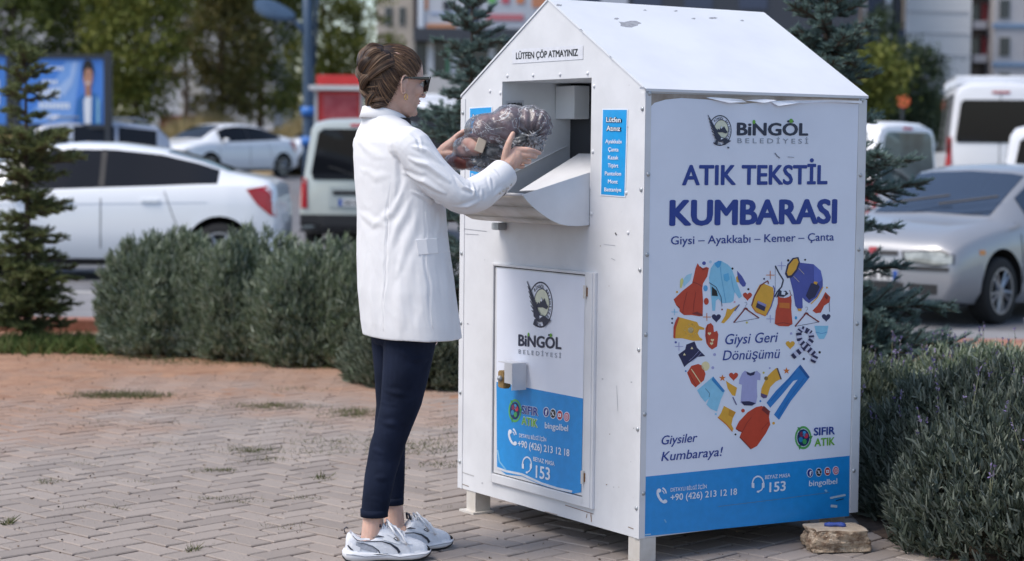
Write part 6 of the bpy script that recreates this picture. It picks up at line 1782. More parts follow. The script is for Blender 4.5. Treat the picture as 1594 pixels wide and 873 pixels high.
def car(name, label, cat, st, paint_, wheels, glass, wr=.31, gm=None, group=None, arch=True):
    """st: stations (x, z_bottom, z_belt, z_top, half width, half width at the top); glass: side window spans, windscreen span, rear span"""
    gm = gm or glass_m
    root_ = empty(name); tag(root_, label, cat, group)
    # refine stations
    X = [s[0] for s in st]; xs_ = []
    marks = set(X)
    for a, b in glass['side']: marks |= {a, b}
    for k in ('front', 'rear'):
        if glass.get(k): marks |= set(glass[k])
    for i in range(int((X[-1] - X[0]) / .16) + 1): marks.add(X[0] + i * .16)
    ms = sorted(marks); xs_ = [ms[0]]
    for v in ms[1:]:
        if v - xs_[-1] > .018 or v in X: xs_.append(v)
    f = lambda x, k: float(np.interp(x, X, [s[k] for s in st]))
    def sec(x):
        zb, zl, zt, hw, ht = (f(x, k) for k in (1, 2, 3, 4, 5))
        h = []
        h += [(0, zb), (hw * .90, zb), (hw * .985, zb + .10), (hw, zb + (zl - zb) * .45), (hw * .985, zb + (zl - zb) * .72), (hw * .965, zl - .035), (hw * .93, zl + .0)]
        rise = zt - zl
        h += [(ht + (hw * .93 - ht) * .12, zt - rise * .16), (ht * .93, zt - rise * .055), (ht * .70, zt - .004), (0, zt + .012)]
        return h
    vs, K = [], 0
    for x in xs_:
        h = sec(x); full = [(y, z) for y, z in h] + [(-y, z) for y, z in h[-2:0:-1]]
        K = len(full); vs += [(x, y, z) for y, z in full]
    fs, mi = [], []
    nseg = 10
    for i in range(len(xs_) - 1):
        xm = (xs_[i] + xs_[i + 1]) / 2
        for k in range(K):
            fs.append((i * K + k, i * K + (k + 1) % K, (i + 1) * K + (k + 1) % K, (i + 1) * K + k))
            kk = k if k < nseg else K - 1 - k
            g = 0
            if kk == 6 and any(a < xm < b for a, b in glass['side']): g = 1
            if kk in (8, 9) and glass.get('front') and glass['front'][0] < xm < glass['front'][1]: g = 2
            if kk in (8, 9) and glass.get('rear') and glass['rear'][0] < xm < glass['rear'][1]: g = 2
            mi.append(g)
    fs += [tuple(range(K)), tuple((len(xs_) - 1) * K + k for k in range(K))[::-1]]; mi += [0, 0]
    me = bpy.data.meshes.new('body'); me.from_pydata(vs, [], fs)
    bm = bmesh.new(); bm.from_mesh(me)
    for fc, g in zip(bm.faces, mi): fc.material_index = g
    bmesh.ops.recalc_face_normals(bm, faces=bm.faces[:])
    glass_bm = bm.copy()
    bmesh.ops.delete(glass_bm, geom=[q for q in glass_bm.faces if q.material_index == 0], context='FACES')
    # split the glass in connected panes
    seen = set(); comps = []
    for q in glass_bm.faces:
        if q.index in seen: continue
        stack, comp = [q], []
        seen.add(q.index)
        while stack:
            a = stack.pop(); comp.append(a)
            for e in a.edges:
                for b in e.link_faces:
                    if b.index not in seen and b.material_index == q.material_index: seen.add(b.index); stack.append(b)
        comps.append(comp)
    for comp in comps:
        vi = {}; V, F_ = [], []
        for a in comp:
            idx = []
            for v in a.verts:
                if v.index not in vi: vi[v.index] = len(V); V.append(tuple(v.co + v.normal * .004))
                idx.append(vi[v.index])
            F_.append(tuple(idx))
        m_ = bpy.data.meshes.new('w'); m_.from_pydata(V, [], F_); m_.materials.append(gm); m_.polygons.foreach_set('use_smooth', [True] * len(F_))
        cx = sum(v[0] for v in V) / len(V)
        nm = 'side_window' if comp[0].material_index == 1 else ('windscreen' if cx > 0 else 'rear_window')
        m_.name = nm; o = bpy.data.objects.new(nm, m_); link(o, root_)
    glass_bm.free()
    bm.to_mesh(me); bm.free(); me.materials.append(paint_); me.materials.append(blackp); me.materials.append(blackp)
    me.polygons.foreach_set('use_smooth', [True] * len(me.polygons))
    tmp = bpy.data.objects.new('body', me); col.objects.link(tmp)
    # wheel arches
    cut = MB(); hwm = max(s[4] for s in st)
    for wx in wheels:
        for s in (-1, 1): cut.tube([(wx, s * (hwm + .1), wr + .02), (wx, s * (hwm - .26), wr + .02)], wr + .055, well_m, 28)
    co = cut.build('cut', None, None)
    for wx_ in wheels: pass
    md = tmp.modifiers.new('b', 'BOOLEAN'); md.object = co; md.operation = 'DIFFERENCE'; md.solver = 'EXACT'
    try: md.material_mode = 'TRANSFER'
    except Exception: pass
    bpy.context.view_layer.update()
    me2 = bpy.data.meshes.new_from_object(tmp.evaluated_get(bpy.context.evaluated_depsgraph_get())); me2.name = 'body'
    bpy.data.objects.remove(tmp); bpy.data.objects.remove(co)
    try: me2.set_sharp_from_angle(angle=R(38))
    except Exception: pass
    bo_ = link(bpy.data.objects.new('body', me2), root_)
    bv = bvh_of(me2)
    # wheels
    for wx in wheels:
        for s in (-1, 1):
            yc = s * (hwm - .115)
            mb = MB(); n = 28; prof = [(-.095, wr * .70), (-.095, wr * .93), (-.075, wr), (.075, wr), (.095, wr * .93), (.098, wr * .70)]
            vs_ = [(wx + r * math.cos(2 * PI * k / n), yc + s * a, wr + r * math.sin(2 * PI * k / n)) for (a, r) in prof for k in range(n)]
            mb.add(vs_, [(i * n + k, i * n + (k + 1) % n, (i + 1) * n + (k + 1) % n, (i + 1) * n + k) for i in range(5) for k in range(n)], tyre_m)
            w_ = mb.build('wheel', None, root_, smooth=True)
            mb = MB(); rr = wr * .70
            mb.tube([(wx, yc + s * .02, wr), (wx, yc + s * .022, wr)], rr, blackp, n)
            vs_ = [(wx + r * math.cos(2 * PI * k / n), yc + s * a, wr + r * math.sin(2 * PI * k / n)) for (a, r) in ((.096, rr), (.096, rr * .90), (.05, rr * .88)) for k in range(n)]
            mb.add(vs_, [(i * n + k, i * n + (k + 1) % n, (i + 1) * n + (k + 1) % n, (i + 1) * n + k) for i in range(2) for k in range(n)], rim_m)
            for k in range(10):
                a = 2 * PI * k / 10 + (.12 if k % 2 else -.12); 
                mb.tube([(wx, yc + s * .075, wr), (wx + rr * .93 * math.cos(a), yc + s * .085, wr + rr * .93 * math.sin(a))], [.020, .011], rim_m, 5)
            mb.tube([(wx, yc + s * .05, wr), (wx, yc + s * .095, wr)], .032, rim_m, 12)
            mb.build('rim', None, w_, smooth=False)
    mb = MB(); L0, L1 = X[0] + .25, X[-1] - .25
    mb.box(((L0 + L1) / 2, 0, .22), (L1 - L0, hwm * 1.5, .10), blackp); mb.build('underbody', None, root_)
    def patch(nm, outline, axis, m, off=.006, parent=None, sub=3):
        """a piece laid on the body; axis: 'L','R' (outline in x,z), 'B' back, 'F' front (outline in y,z), 'T' top (x, y)"""
        o2 = []
        for i in range(len(outline)):
            a, b = outline[i], outline[(i + 1) % len(outline)]
            for s in range(sub): o2.append((a[0] + (b[0] - a[0]) * s / sub, a[1] + (b[1] - a[1]) * s / sub))
        c = (sum(p[0] for p in o2) / len(o2), sum(p[1] for p in o2) / len(o2)); n = len(o2)
        rings = [[(c[0] + (p[0] - c[0]) * k, c[1] + (p[1] - c[1]) * k) for p in o2] for k in (1, .6, .25)]
        def proj(a, b):
            if axis in 'LR':
                s = 1 if axis == 'L' else -1; h = bv.ray_cast(Vector((a, s * 3, b)), Vector((0, -s, 0))); d = Vector((0, s, 0)); fb = Vector((a, s * hwm * .95, b))
            elif axis in 'BF':
                s = 1 if axis == 'F' else -1; h = bv.ray_cast(Vector((s * 6, a, b)), Vector((-s, 0, 0))); d = Vector((s, 0, 0)); fb = Vector((X[-1] if s > 0 else X[0], a, b))
            else:
                h = bv.ray_cast(Vector((a, b, 5)), Vector((0, 0, -1))); d = Vector((0, 0, 1)); fb = Vector((a, b, 1))
            p = h[0] if h[0] is not None else fb
            return p, d
        V = []
        for r in rings:
            for (a, b) in r:
                p, d = proj(a, b); V.append(p + d * off)
        p, d = proj(*c); V.append(p + d * off)
        F_ = []
        for j in range(2):
            for i in range(n): F_.append((j * n + i, j * n + (i + 1) % n, (j + 1) * n + (i + 1) % n, (j + 1) * n + i))
        F_ += [(2 * n + i, 2 * n + (i + 1) % n, 3 * n) for i in range(n)]
        b0_ = len(V); V += [V[i] - d * (off + .012) for i in range(n)]
        F_ += [(i, b0_ + i, b0_ + (i + 1) % n, (i + 1) % n) for i in range(n)]
        mb = MB(); mb.add(V, F_, m); return mb.build(nm, None, parent or root_, smooth=False)
    return root_, patch, bo_
def place(o, x, y, heading, z=None):
    o.location = (x, y, gz(y) if z is None else z); o.rotation_euler = (0, 0, R(heading))
def rect(a, b, c, d): return [(a, c), (b, c), (b, d), (a, d)]
def seamline(P, x0, z0, x1, z1, ax, w_=.010, m=None, nm='panel_gap'):
    L = math.hypot(x1 - x0, z1 - z0); nx_, nz_ = -(z1 - z0) / L * w_ / 2, (x1 - x0) / L * w_ / 2
    return P(nm, [(x0 + nx_, z0 + nz_), (x1 + nx_, z1 + nz_), (x1 - nx_, z1 - nz_), (x0 - nx_, z0 - nz_)], ax, m or blackp, .003, sub=6)
def mirror(root_, x, y, z, s, m):
    mb = MB(); mb.sphere((x, y + s * .10, z), (.06, .10, .065), m, 12, 8); mb.tube([(x, y - s * .03, z - .03), (x, y + s * .06, z - .01)], .018, blackp, 6); mb.build('wing_mirror', None, root_, smooth=True)

# white saloon on the left
S1 = [(-1.96, .40, .82, .88, .76, .56), (-1.93, .30, .95, 1.02, .83, .64), (-1.86, .24, 1.03, 1.09, .85, .66), (-1.70, .22, 1.05, 1.125, .88, .66), (-1.45, .2, 1.05, 1.17, .90, .62), (-1.1, .18, 1.04, 1.30, .905, .60), (-.7, .17, 1.02, 1.41, .905, .60), (-.2, .16, 1.0, 1.47, .905, .62), (.25, .16, .98, 1.475, .905, .62), (.65, .16, .965, 1.43, .905, .60), (1.05, .17, .955, 1.26, .90, .60), (1.45, .18, .95, 1.03, .885, .64), (1.9, .20, .86, .95, .86, .62), (2.25, .22, .72, .84, .78, .55), (2.42, .28, .6, .66, .60, .4)]
sal, P, _b = car('white_saloon', 'white four-door saloon with red tail light parked behind the left lavender bushes', 'car', S1, white_p, (-1.36, 1.34), {'side': [(-1.33, .92)], 'front': (.70, 1.42), 'rear': (-1.42, -.76)}, .315, group='saloon cars parked on the left')
for s, ax in ((1, 'L'), (-1, 'R')):
    P('tail_light', [(-1.64, .99), (-1.85, 1.03), (-1.94, .93), (-1.955, .70), (-1.89, .72), (-1.75, .84)], ax, red_l, .010)
    P('headlight', [(2.0, .80), (2.32, .68), (2.30, .58), (2.05, .68)], ax, clear_l)
    P('door_pillar', rect(-.13, -.07, 1.0, 1.40), ax, blackp, .008, sub=6); seamline(P, -.10, .24, -.10, .97, ax); seamline(P, .98, .24, 1.02, .93, ax); seamline(P, -.86, .72, -.76, 1.0, ax, .008); seamline(P, -.86, .72, -.98, .45, ax, .008); seamline(P, -.98, .45, -.95, .26, ax, .008)
    seamline(P, -1.8, .86, 1.8, .78, ax, .006, grey_p, 'crease_shade')  # grey strip paints in the shading along the body fold
    P('sill_trim', rect(-.95, .95, .17, .24), ax, blackp, .006, sub=5)
    for x0 in (-.72, .22): P('door_handle', rect(x0, x0 + .19, .845, .880), ax, white_p, .022)
    mirror(sal, .86, s * .87, 1.0, s, white_p)
P('rear_lamp_bar', rect(-.35, .35, .62, .72), 'B', plate_m)
gA = at(340, 400, 20.6); a_ = 180.5
place(sal, gA.x - 1.36 * math.cos(R(180.5)) * -1 - .0, 21.6, a_)
hx, hy = math.cos(R(a_)), math.sin(R(a_)); wl = Vector((gA.x, 20.75, 0)); lx = Vector((-hy, hx, 0))   # left side faces the camera
c_ = wl + Vector((hx, hy, 0)) * 1.36 - lx * .80
sal.location = (c_.x, c_.y, gz(c_.y) + .0)
for (px_, Y_, hd, lb) in ((352, 54, 231, 'smaller white saloon parked in front of the dry bank, right of the white saloon roof'), (535, 58, 205, 'white car half hidden left of the silver-green van, by the lamp base')):
    c = copy_tree(sal); c['label'] = lb; gx_, gy_ = gp(px_, Y_); place(c, gx_, gy_, hd, gz(gy_) + .06)

# silver hatchback on the right
S2 = [(-1.98, .34, .74, .86, .66, .5), (-1.92, .24, .86, 1.08, .76, .55), (-1.75, .2, .90, 1.26, .80, .54), (-1.3, .18, .89, 1.32, .82, .56), (-.6, .17, .87, 1.345, .825, .57), (0., .16, .855, 1.34, .825, .57), (.30, .16, .85, 1.295, .825, .565), (.70, .16, .84, 1.08, .825, .58), (1.08, .17, .83, .895, .82, .62), (1.35, .18, .79, .855, .81, .60), (1.62, .19, .74, .81, .80, .60), (1.80, .21, .70, .765, .795, .58), (1.90, .22, .66, .715, .78, .56), (1.955, .23, .61, .65, .755, .52), (1.975, .26, .54, .58, .73, .48)]
hat, P, _b = car('silver_hatchback', 'silver hatchback with a multi-spoke wheel facing left behind the right lavender bushes', 'car', S2, silver_p, (-1.22, 1.22), {'side': [(-1.45, -.75), (-.68, -.08), (0.0, .66)], 'front': (.34, 1.04), 'rear': (-1.9, -1.72)}, .285, gm=mat('blue_tinted_glass', (.03, .045, .075), .06, spec=.7))
for s, ax in ((1, 'L'), (-1, 'R')):
    P('headlight_surround', [(s * .27, .625), (s * .62, .648), (s * .745, .61), (s * .75, .53), (s * .60, .512), (s * .31, .535)], 'F', blackp, .006); P('headlight', [(s * .30, .615), (s * .62, .635), (s * .735, .60), (s * .74, .54), (s * .60, .525), (s * .33, .545)], 'F', lamp2, .014)
    P('tail_light', rect(-1.92, -1.75, .62, .92), ax, red_l)
    seamline(P, -.04, .24, -.04, .88, ax); seamline(P, .86, .24, .90, .86, ax); seamline(P, -.85, .24, -.85, .88, ax)
    P('side_moulding', rect(-.95, .82, .42, .49), ax, blackp, .010, sub=5)
    P('indicator', rect(1.50, 1.58, .60, .64), ax, ink('d98a3a'))
    for x0 in (-.60, .18): P('door_handle', rect(x0, x0 + .16, .76, .80), ax, blackp, .018)
    mirror(hat, .74, s * .80, .95, s, silver_p)
    P('fog_lamp_vent', [(s * .36, .26), (s * .62, .28), (s * .62, .36), (s * .36, .36)], 'F', blackp, .006)
P('grille', rect(-.24, -.06, .585, .625), 'F', blackp, .008); P('grille', rect(.06, .24, .585, .625), 'F', blackp, .008); P('bonnet_badge', rect(-.04, .04, .59, .65), 'F', ink('a03038'), .010)
P('bumper_strip', [(-.72, .475), (.72, .475), (.72, .505), (-.72, .505)], 'F', blackp, .012, sub=8); P('air_intake', rect(-.30, .30, .255, .36), 'F', blackp, .008, sub=5)
pl_ = P('number_plate', rect(-.26, .26, .375, .465), 'F', plate_m, .020); P('plate_band', rect(.21, .255, .380, .460), 'F', plate_b, .024, pl_)
mb = MB()
vs_, fs_, tx0, tx1 = text_geom('34 BJ 352', .02, 0)
mb.add([(2.0, .19 - (v[0] - tx0) / (tx1 - tx0) * .40, .390 + v[1] * .085) for v in vs_], fs_, blackp); mb.build('plate_characters', None, pl_, fix=False)
for (x0, x1) in ((-.45, .10), (.08, .62)):
    mb = MB(); mb.tube([(1.02, x0 * .9, 1.0), (.86, x1 * .9, 1.075)], .010, blackp, 5); mb.build('wiper', None, hat)
seamline(P, 1.02, -.55, 1.02, .55, 'T', .012, blackp); 
h_ = Vector((-.67, -.743, 0)); place(hat, 4.36, 17.85, math.degrees(math.atan2(-.743, -.67)), gz(17))

# silver-green van seen from behind
S3 = [(-2.0, .30, .92, 1.66, .78, .60), (-1.97, .22, .95, 1.74, .815, .64), (-1.85, .2, .97, 1.79, .83, .66), (-1.2, .18, .97, 1.82, .83, .66), (0., .18, .96, 1.82, .83, .66), (.45, .18, .95, 1.76, .83, .64), (.95, .18, .94, 1.38, .825, .62), (1.3, .19, .93, 1.03, .81, .62), (1.75, .2, .80, .90, .78, .58), (1.98, .26, .6, .7, .68, .5)]
def van(label, pm, gm, name='small_van', group=None):
    v, P, b = car(name, label, 'van', S3, pm, (-1.28, 1.30), {'side': [(-1.80, -1.05), (-.95, -.15), (-.05, .95)], 'front': (.50, 1.26)}, .305, group=group, gm=gm)
    P('rear_window', [(-.62, .95), (.62, .95), (.65, 1.05), (.55, 1.60), (.48, 1.66), (-.48, 1.66), (-.55, 1.60), (-.63, 1.10)], 'B', gm, .012, sub=5)
    for s, ax in ((1, 'L'), (-1, 'R')):
        P('tail_light', [(s * .70, .55), (s * .79, .55), (s * .79, .98), (s * .71, .96)], 'B', red_l, .014); P('tail_light_side', rect(-1.96, -1.86, .55, .98), ax, red_l, .010)
        P('side_moulding', rect(-.9, .9, .42, .50), ax, blackp, .010, sub=5); seamline(P, 0, .24, 0, .93, ax); seamline(P, -1.0, .24, -1.0, .93, ax)
        mirror(v, .95, s * .82, 1.05, s, blackp)
    P('bumper', [(-.80, .22), (.80, .22), (.80, .46), (-.80, .46)], 'B', blackp, .05, sub=8)
    P('plate_recess', rect(-.40, .40, .56, .86), 'B', pm, .012, sub=4); pl_ = P('number_plate', rect(-.26, .26, .58, .69), 'B', plate_m, .024); P('plate_band', rect(.21, .26, .585, .685), 'B', plate_b, .028, pl_)
    P('handle_trim', rect(-.34, .34, .74, .80), 'B', blackp, .030); P('high_brake_light', rect(-.10, .10, 1.695, 1.73), 'B', red_l, .014)
    mb = MB(); mb.tube([(-2.03, -.02, .98), (-2.04, .22, 1.08), (-2.02, .40, 1.13)], .014, blackp, 5); mb.build('wiper', None, v)
    return v
kan = van('silver-green van seen from behind, partly hidden by the back of the woman', green_p, glass_m)
gx_, gy_ = gp(562, 27.2); place(kan, gx_ + .06, gy_ + 2.0, 87, .0)
mb = MB()
vs_, fs_, tx0, tx1 = text_geom('34 HB 41', .02, 0)
mb.add([(-2.032, .18 - (v[0] - tx0) / (tx1 - tx0) * .38, .605 + v[1] * .085) for v in vs_], fs_, blackp); mb.build('plate_characters', None, kan, fix=False)
swv = van('small white van with pale tinted glass beside the right edge of the bin', vanw_p, teal_g, 'small_van', 'white vans parked on the right')
gx_, gy_ = gp(1412, 27); place(swv, gx_ + 2 * math.cos(R(134)), gy_ + 2 * math.sin(R(134)), 134, gz(27))
c = copy_tree(swv); c['label'] = 'white van at the right edge, only its dark rear window showing over the silver hatchback'
for ch in c.children:
    if ch.name.startswith(('rear_window', 'side_window')):
        ch.data = ch.data.copy(); ch.data.materials[0] = glass_m
gx_, gy_ = gp(1657, 24); place(c, gx_ + 2 * math.cos(R(75)), gy_ + 2 * math.sin(R(75)), 75, gz(24) - .02)

# big white van with a roof rack
S4 = [(-2.75, .38, 1.20, 2.42, .93, .74), (-2.72, .30, 1.24, 2.50, .97, .78), (-2.6, .26, 1.26, 2.55, .99, .80), (-1.2, .25, 1.27, 2.57, 1.0, .81), (.9, .25, 1.27, 2.55, 1.0, .81), (1.3, .25, 1.26, 2.42, 1.0, .79), (1.9, .25, 1.24, 1.80, .99, .78), (2.25, .26, 1.20, 1.32, .97, .78), (2.6, .28, 1.0, 1.12, .92, .72), (2.78, .34, .8, .9, .8, .6)]
big, P, _b = car('large_van', 'tall white van with a roof rack and dark rear window, right background', 'van', S4, vanw_p, (-1.75, 1.70), {'side': [(-2.45, -1.3), (-1.15, .1), (.25, 1.7)], 'front': (1.34, 2.2)}, .35, group='white vans parked on the right')
P('rear_window', [(-.78, 1.45), (.78, 1.45), (.80, 1.52), (.72, 2.18), (.66, 2.24), (-.66, 2.24), (-.72, 2.18), (-.80, 1.52)], 'B', glass_m, .012, sub=5)
for s, ax in ((1, 'L'), (-1, 'R')):
    P('tail_light', [(s * .86, .90), (s * .955, .90), (s * .955, 1.55), (s * .87, 1.55)], 'B', red_l, .016); P('tail_light_side', rect(-2.72, -2.62, .90, 1.55), ax, red_l, .012)
    P('side_moulding', rect(-1.2, 1.2, .55, .66), ax, blackp, .010, sub=5); mirror(big, 1.95, s * .98, 1.35, s, blackp)
seamline(P, 0, .5, 0, 2.35, 'B', .016); P('bumper', [(-.95, .30), (.95, .30), (.95, .52), (-.95, .52)], 'B', blackp, .06, sub=8); P('high_brake_light', rect(-.16, .16, 2.36, 2.40), 'B', red_l, .014)
P('number_plate', rect(-.26, .26, .70, .81), 'B', plate_m, .02)
mb = MB()
for s in (-1, 1):
    mb.tube([(-2.4, s * .78, 2.68), (1.0, s * .78, 2.68)], .022, white_p, 6)
    for x_ in np.linspace(-2.35, .95, 6): mb.tube([(x_, s * .78, 2.52), (x_, s * .78, 2.68)], .018, white_p, 6)
for x_ in np.linspace(-2.35, .95, 9): mb.tube([(x_, -.78, 2.68), (x_, .78, 2.68)], .018, white_p, 6)
mb.build('roof_rack', None, big)
mb = MB()
for s in (-.13, .13): mb.tube([(-2.80, -.84 + .0 + s, .7), (-2.80, -.84 + s, 2.5), (-2.6, -.84 + s, 2.66)], .014, white_p, 6)
for z_ in np.linspace(.8, 2.4, 7): mb.tube([(-2.80, -.97, z_), (-2.80, -.71, z_)], .011, white_p, 6)
mb.build('rear_ladder', None, big)
gx_, gy_ = gp(1554, 36); place(big, gx_ + 2.75 * math.cos(R(81)), gy_ + 2.75 * math.sin(R(81)), 81, gz(36) - .02)
c = copy_tree(big); c['label'] = 'white van seen front on behind the face of the woman, left of the bin gable'; c['group'] = 'white vans parked on the right'
del c['group']
gx_, gy_ = gp(672, 41); place(c, gx_, gy_, 262, gz(41) - .45)
# blue-grey estate behind the white saloon
S5 = [(-2.1, .34, .9, 1.1, .7, .5), (-2.02, .26, 1.02, 1.38, .8, .58), (-1.8, .22, 1.06, 1.60, .86, .62), (-1.0, .2, 1.05, 1.69, .88, .64), (0, .2, 1.03, 1.70, .88, .64), (.5, .2, 1.02, 1.62, .88, .63), (.95, .2, 1.01, 1.34, .88, .62), (1.3, .2, 1.0, 1.09, .87, .64), (1.8, .22, .92, 1.02, .85, .62), (2.1, .26, .7, .82, .74, .52)]
suv, P, _b = car('grey_estate', 'blue-grey high estate car with roof rails behind the white saloon, below the billboard', 'car', S5, grey_p, (-1.28, 1.32), {'side': [(-1.78, -1.0), (-.93, -.1), (0, .95)], 'front': (.55, 1.26), 'rear': (-2.0, -1.82)}, .34)
for s, ax in ((1, 'L'), (-1, 'R')):
    P('tail_light', rect(-2.05, -1.88, .78, 1.05), ax, red_l); seamline(P, -.05, .25, -.05, 1.0, ax); mirror(suv, .9, s * .86, 1.06, s, grey_p)
    mb = MB(); mb.tube([(-1.6, s * .60, 1.69), (-1.4, s * .60, 1.76), (.2, s * .60, 1.77), (.4, s * .60, 1.68)], .018, rim_m, 6); mb.build('roof_rail', None, suv, smooth=True)
gx_, gy_ = gp(100, 40); place(suv, gx_, gy_ + .5, 192, gz(40) - .06)
# ------------------------------------------------------------------ street furniture and buildings
def bp_(px, py, Y): return at(px, py, Y)
lampm = mat('blue_grey_painted_steel', (.04, .075, .13), .45, var=.1); lampb = mat('bright_blue_band', (.03, .16, .50), .5); darkst = mat('dark_steel', (.03, .035, .045), .5)
b0 = at(481, 200, 48); zb_ = gz(48)
lr = empty('street_lamp', (b0.x, 48, zb_)); tag(lr, 'tall blue-grey street lamp with a leaf-shaped head, behind the parked cars', 'street lamp')
mb = MB(); mb.tube([(0, 0, 0), (0, 0, 1.2), (-.03, 0, 3.6), (-.06, 0, 5.8)], [.17, .15, .13, .12], lampm, 12); mb.tube([(.13, 0, 3.0), (.17, 0, 4.6), (.14, 0, 6.0)], [.03, .05, .05], lampm, 8); mb.build('pole', None, lr, smooth=True)
for z_ in (1.05, 1.78): mb = MB(); mb.tube([(0, 0, z_), (-.005, 0, z_ + .22)], .20, lampb, 14); mb.build('clamp', None, lr, smooth=True)
mb = MB(); mb.tube([(-.05, 0, 3.75), (-.25, 0, 3.97), (-.42, 0, 4.14)], [.09, .08, .06], lampm, 8); mb.build('arm', None, lr, smooth=True)
mb = MB()
n = 22; out_ = []
for i in range(n):
    t = 2 * PI * i / n; out_.append((-.85 + .50 * math.cos(t), .34 * math.sin(t) * (1 - .25 * math.cos(t))))
zl_ = lambda x, y: 4.34 - (x + .85) * .32 + y * .55
vs = [(x, y, zl_(x, y) + .05) for x, y in out_] + [(x, y, zl_(x, y) - .05) for x, y in out_] + [(-.85 + (x + .85) * .5, y * .5, 4.34 - (x + .85) * .16 + y * .28 + .10) for x, y in out_]
mb.add(vs, [(i, (i + 1) % n, n + (i + 1) % n, n + i) for i in range(n)] + [(i, 2 * n + i, 2 * n + (i + 1) % n, (i + 1) % n) for i in range(n)] + [tuple(range(2 * n, 3 * n)), tuple(range(n, 2 * n))[::-1]], lampm)
hd_ = mb.build('lamp_head', None, lr)
mb = MB(); mb.add([(-.85 + (x + .85) * .7, y * .7, 4.34 - (x + .85) * .32 * .7 + y * .7 * .55 - .056) for x, y in out_], [tuple(range(n))[::-1]], mat('frosted_diffuser', (.30, .45, .55), .3)); mb.build('diffuser', None, hd_, fix=False)

# billboards
def billboard(px0, px1, py0, py1, Y, label, pic=False, posts=(0, 1)):
    a, b = at(px0, py1, Y), at(px1, py0, Y); W_b, H_b = b.x - a.x, b.z - a.z; g = gz(Y)
    r = empty('billboard', ((a.x + b.x) / 2, Y, g)); tag(r, label, 'billboard', 'blue billboards')
    z0 = a.z - g; x0, x1 = -W_b / 2, W_b / 2; fw = .07
    mb = MB()
    mb.box((0, 0, z0 + H_b), (W_b + .14, .16, .09), darkst); mb.box((0, 0, z0), (W_b + .14, .16, .09), darkst)
    for x_ in (x0, x1): mb.box((x_, 0, z0 + H_b / 2), (fw, .155, H_b), darkst)
    mb.build('frame', None, r)
    for k in posts:
        mb = MB(); mb.box((x0 - .04 if k == 0 else x1 + .05, .0, (z0 + H_b) / 2 + .05), (.12, .18, z0 + H_b + .1), darkst); mb.build('post', None, r, bev=.01)
    c1, c2 = ink('4a86d8'), ink('7ba8e6')
    mb = MB(); mb.box((0, .0, z0 + H_b / 2), (W_b - fw, .08, H_b - .09), c1); pn = mb.build('poster_panel', None, r)
    mb = MB(); F = lambda pts, m, l: mb.add([(x0 + W_b * u, -.041 - l * .004, z0 + H_b * v) for u, v in pts], [tuple(range(len(pts)))], m)
    F([(.05, .05), (.62, .05), (.72, .93), (.55, .93), (.35, .5)], c2, 0)
    wht = ink('e4ecf8')
    if pic:
        F([(.45, .55), (.60, .72), (.62, .90), (.68, .93), (.62, .60), (.52, .42)], ink('a8c4ee'), 1)
        for (u0, u1, v0, v1) in ((.22, .52, .40, .55), (.24, .60, .25, .34), (.28, .50, .60, .66), (.35, .55, .80, .85), (.30, .5, .12, .17)):
            k = int((u1 - u0) / .045)
            for i in range(k): F([(u0 + i * .045, v0), (u0 + i * .045 + .034, v0), (u0 + i * .045 + .034, v1), (u0 + i * .045, v1)], wht, 2)
        E = lambda cx, cy, rx, ry, m, l: F([(cx + rx * math.cos(2 * PI * i / 16), cy + ry * math.sin(2 * PI * i / 16)) for i in range(16)], m, l)
        F([(.66, .04), (.66, .22), (.68, .38), (.74, .46), (.82, .50), (.90, .46), (.94, .34), (.95, .04)], ink('2a6cae'), 3)
        F([(.76, .04), (.75, .36), (.79, .47), (.84, .44), (.83, .04)], ink('e8eaf0'), 4); F([(.90, .05), (.93, .05), (.93, .38), (.90, .44)], ink('8cc0dc'), 4)
        E(.800, .72, .055, .17, ink('c08a70'), 5); F([(.765, .60), (.835, .60), (.83, .42), (.77, .44)], ink('b07c64'), 4.5)
        F([(.745, .66), (.735, .82), (.76, .93), (.80, .96), (.85, .92), (.868, .80), (.858, .70), (.845, .80), (.80, .84), (.765, .80)], ink('1c1614'), 6); E(.80, .62, .022, .02, ink('e4d8d4'), 6)
        F([(.77, .74), (.785, .755), (.795, .74)], ink('1c1614'), 6); F([(.81, .74), (.825, .755), (.835, .74)], ink('1c1614'), 6)
    else:
        for v in (.3, .5): 
            for i in range(6): F([(.55 + i * .06, v), (.59 + i * .06, v), (.59 + i * .06, v + .14), (.55 + i * .06, v + .14)], wht, 2)
    mb.build('poster_print', None, pn, fix=False)
billboard(29, 165, 88, 196, 40, 'blue billboard showing a dark-haired man in an open blue shirt', True)
billboard(-110, 13, 84, 196, 40.2, 'second blue billboard cut off by the left edge', False, (0,))

# red kiosk
Yk = 43; g = gz(Yk); k0 = at(530, 200, Yk)
kr = empty('kiosk', (k0.x, Yk, g)); tag(kr, 'red kiosk with a white canopy behind the silver-green van', 'kiosk')
redm = mat('red_panel', (.55, .03, .03), .45, var=.08); redd = mat('red_poster', (.36, .035, .05), .5, c2=(.48, .10, .11), vscale=5)
kz = lambda py: at(530, py, Yk).z - g
mb = MB(); mb.box((0, 0, (kz(118) + kz(133)) / 2), (.98, .9, kz(118) - kz(133)), redm); mb.build('sign_box', None, kr, bev=.02)
mb = MB(); mb.box((0, 0, (kz(134) + kz(142)) / 2), (1.28, 1.2, .10), mat('white_canopy', (.6, .6, .6), .5)); mb.build('canopy', None, kr, bev=.01)
mb = MB(); mb.box((0, 0, kz(143) / 2), (.92, .8, kz(143)), redm); wk = mb.build('walls', None, kr)
mb = MB(); mb.box((.03, -.405, (kz(148) + kz(185)) / 2), (.74, .012, kz(148) - kz(185)), redd); mb.build('front_poster', None, wk)
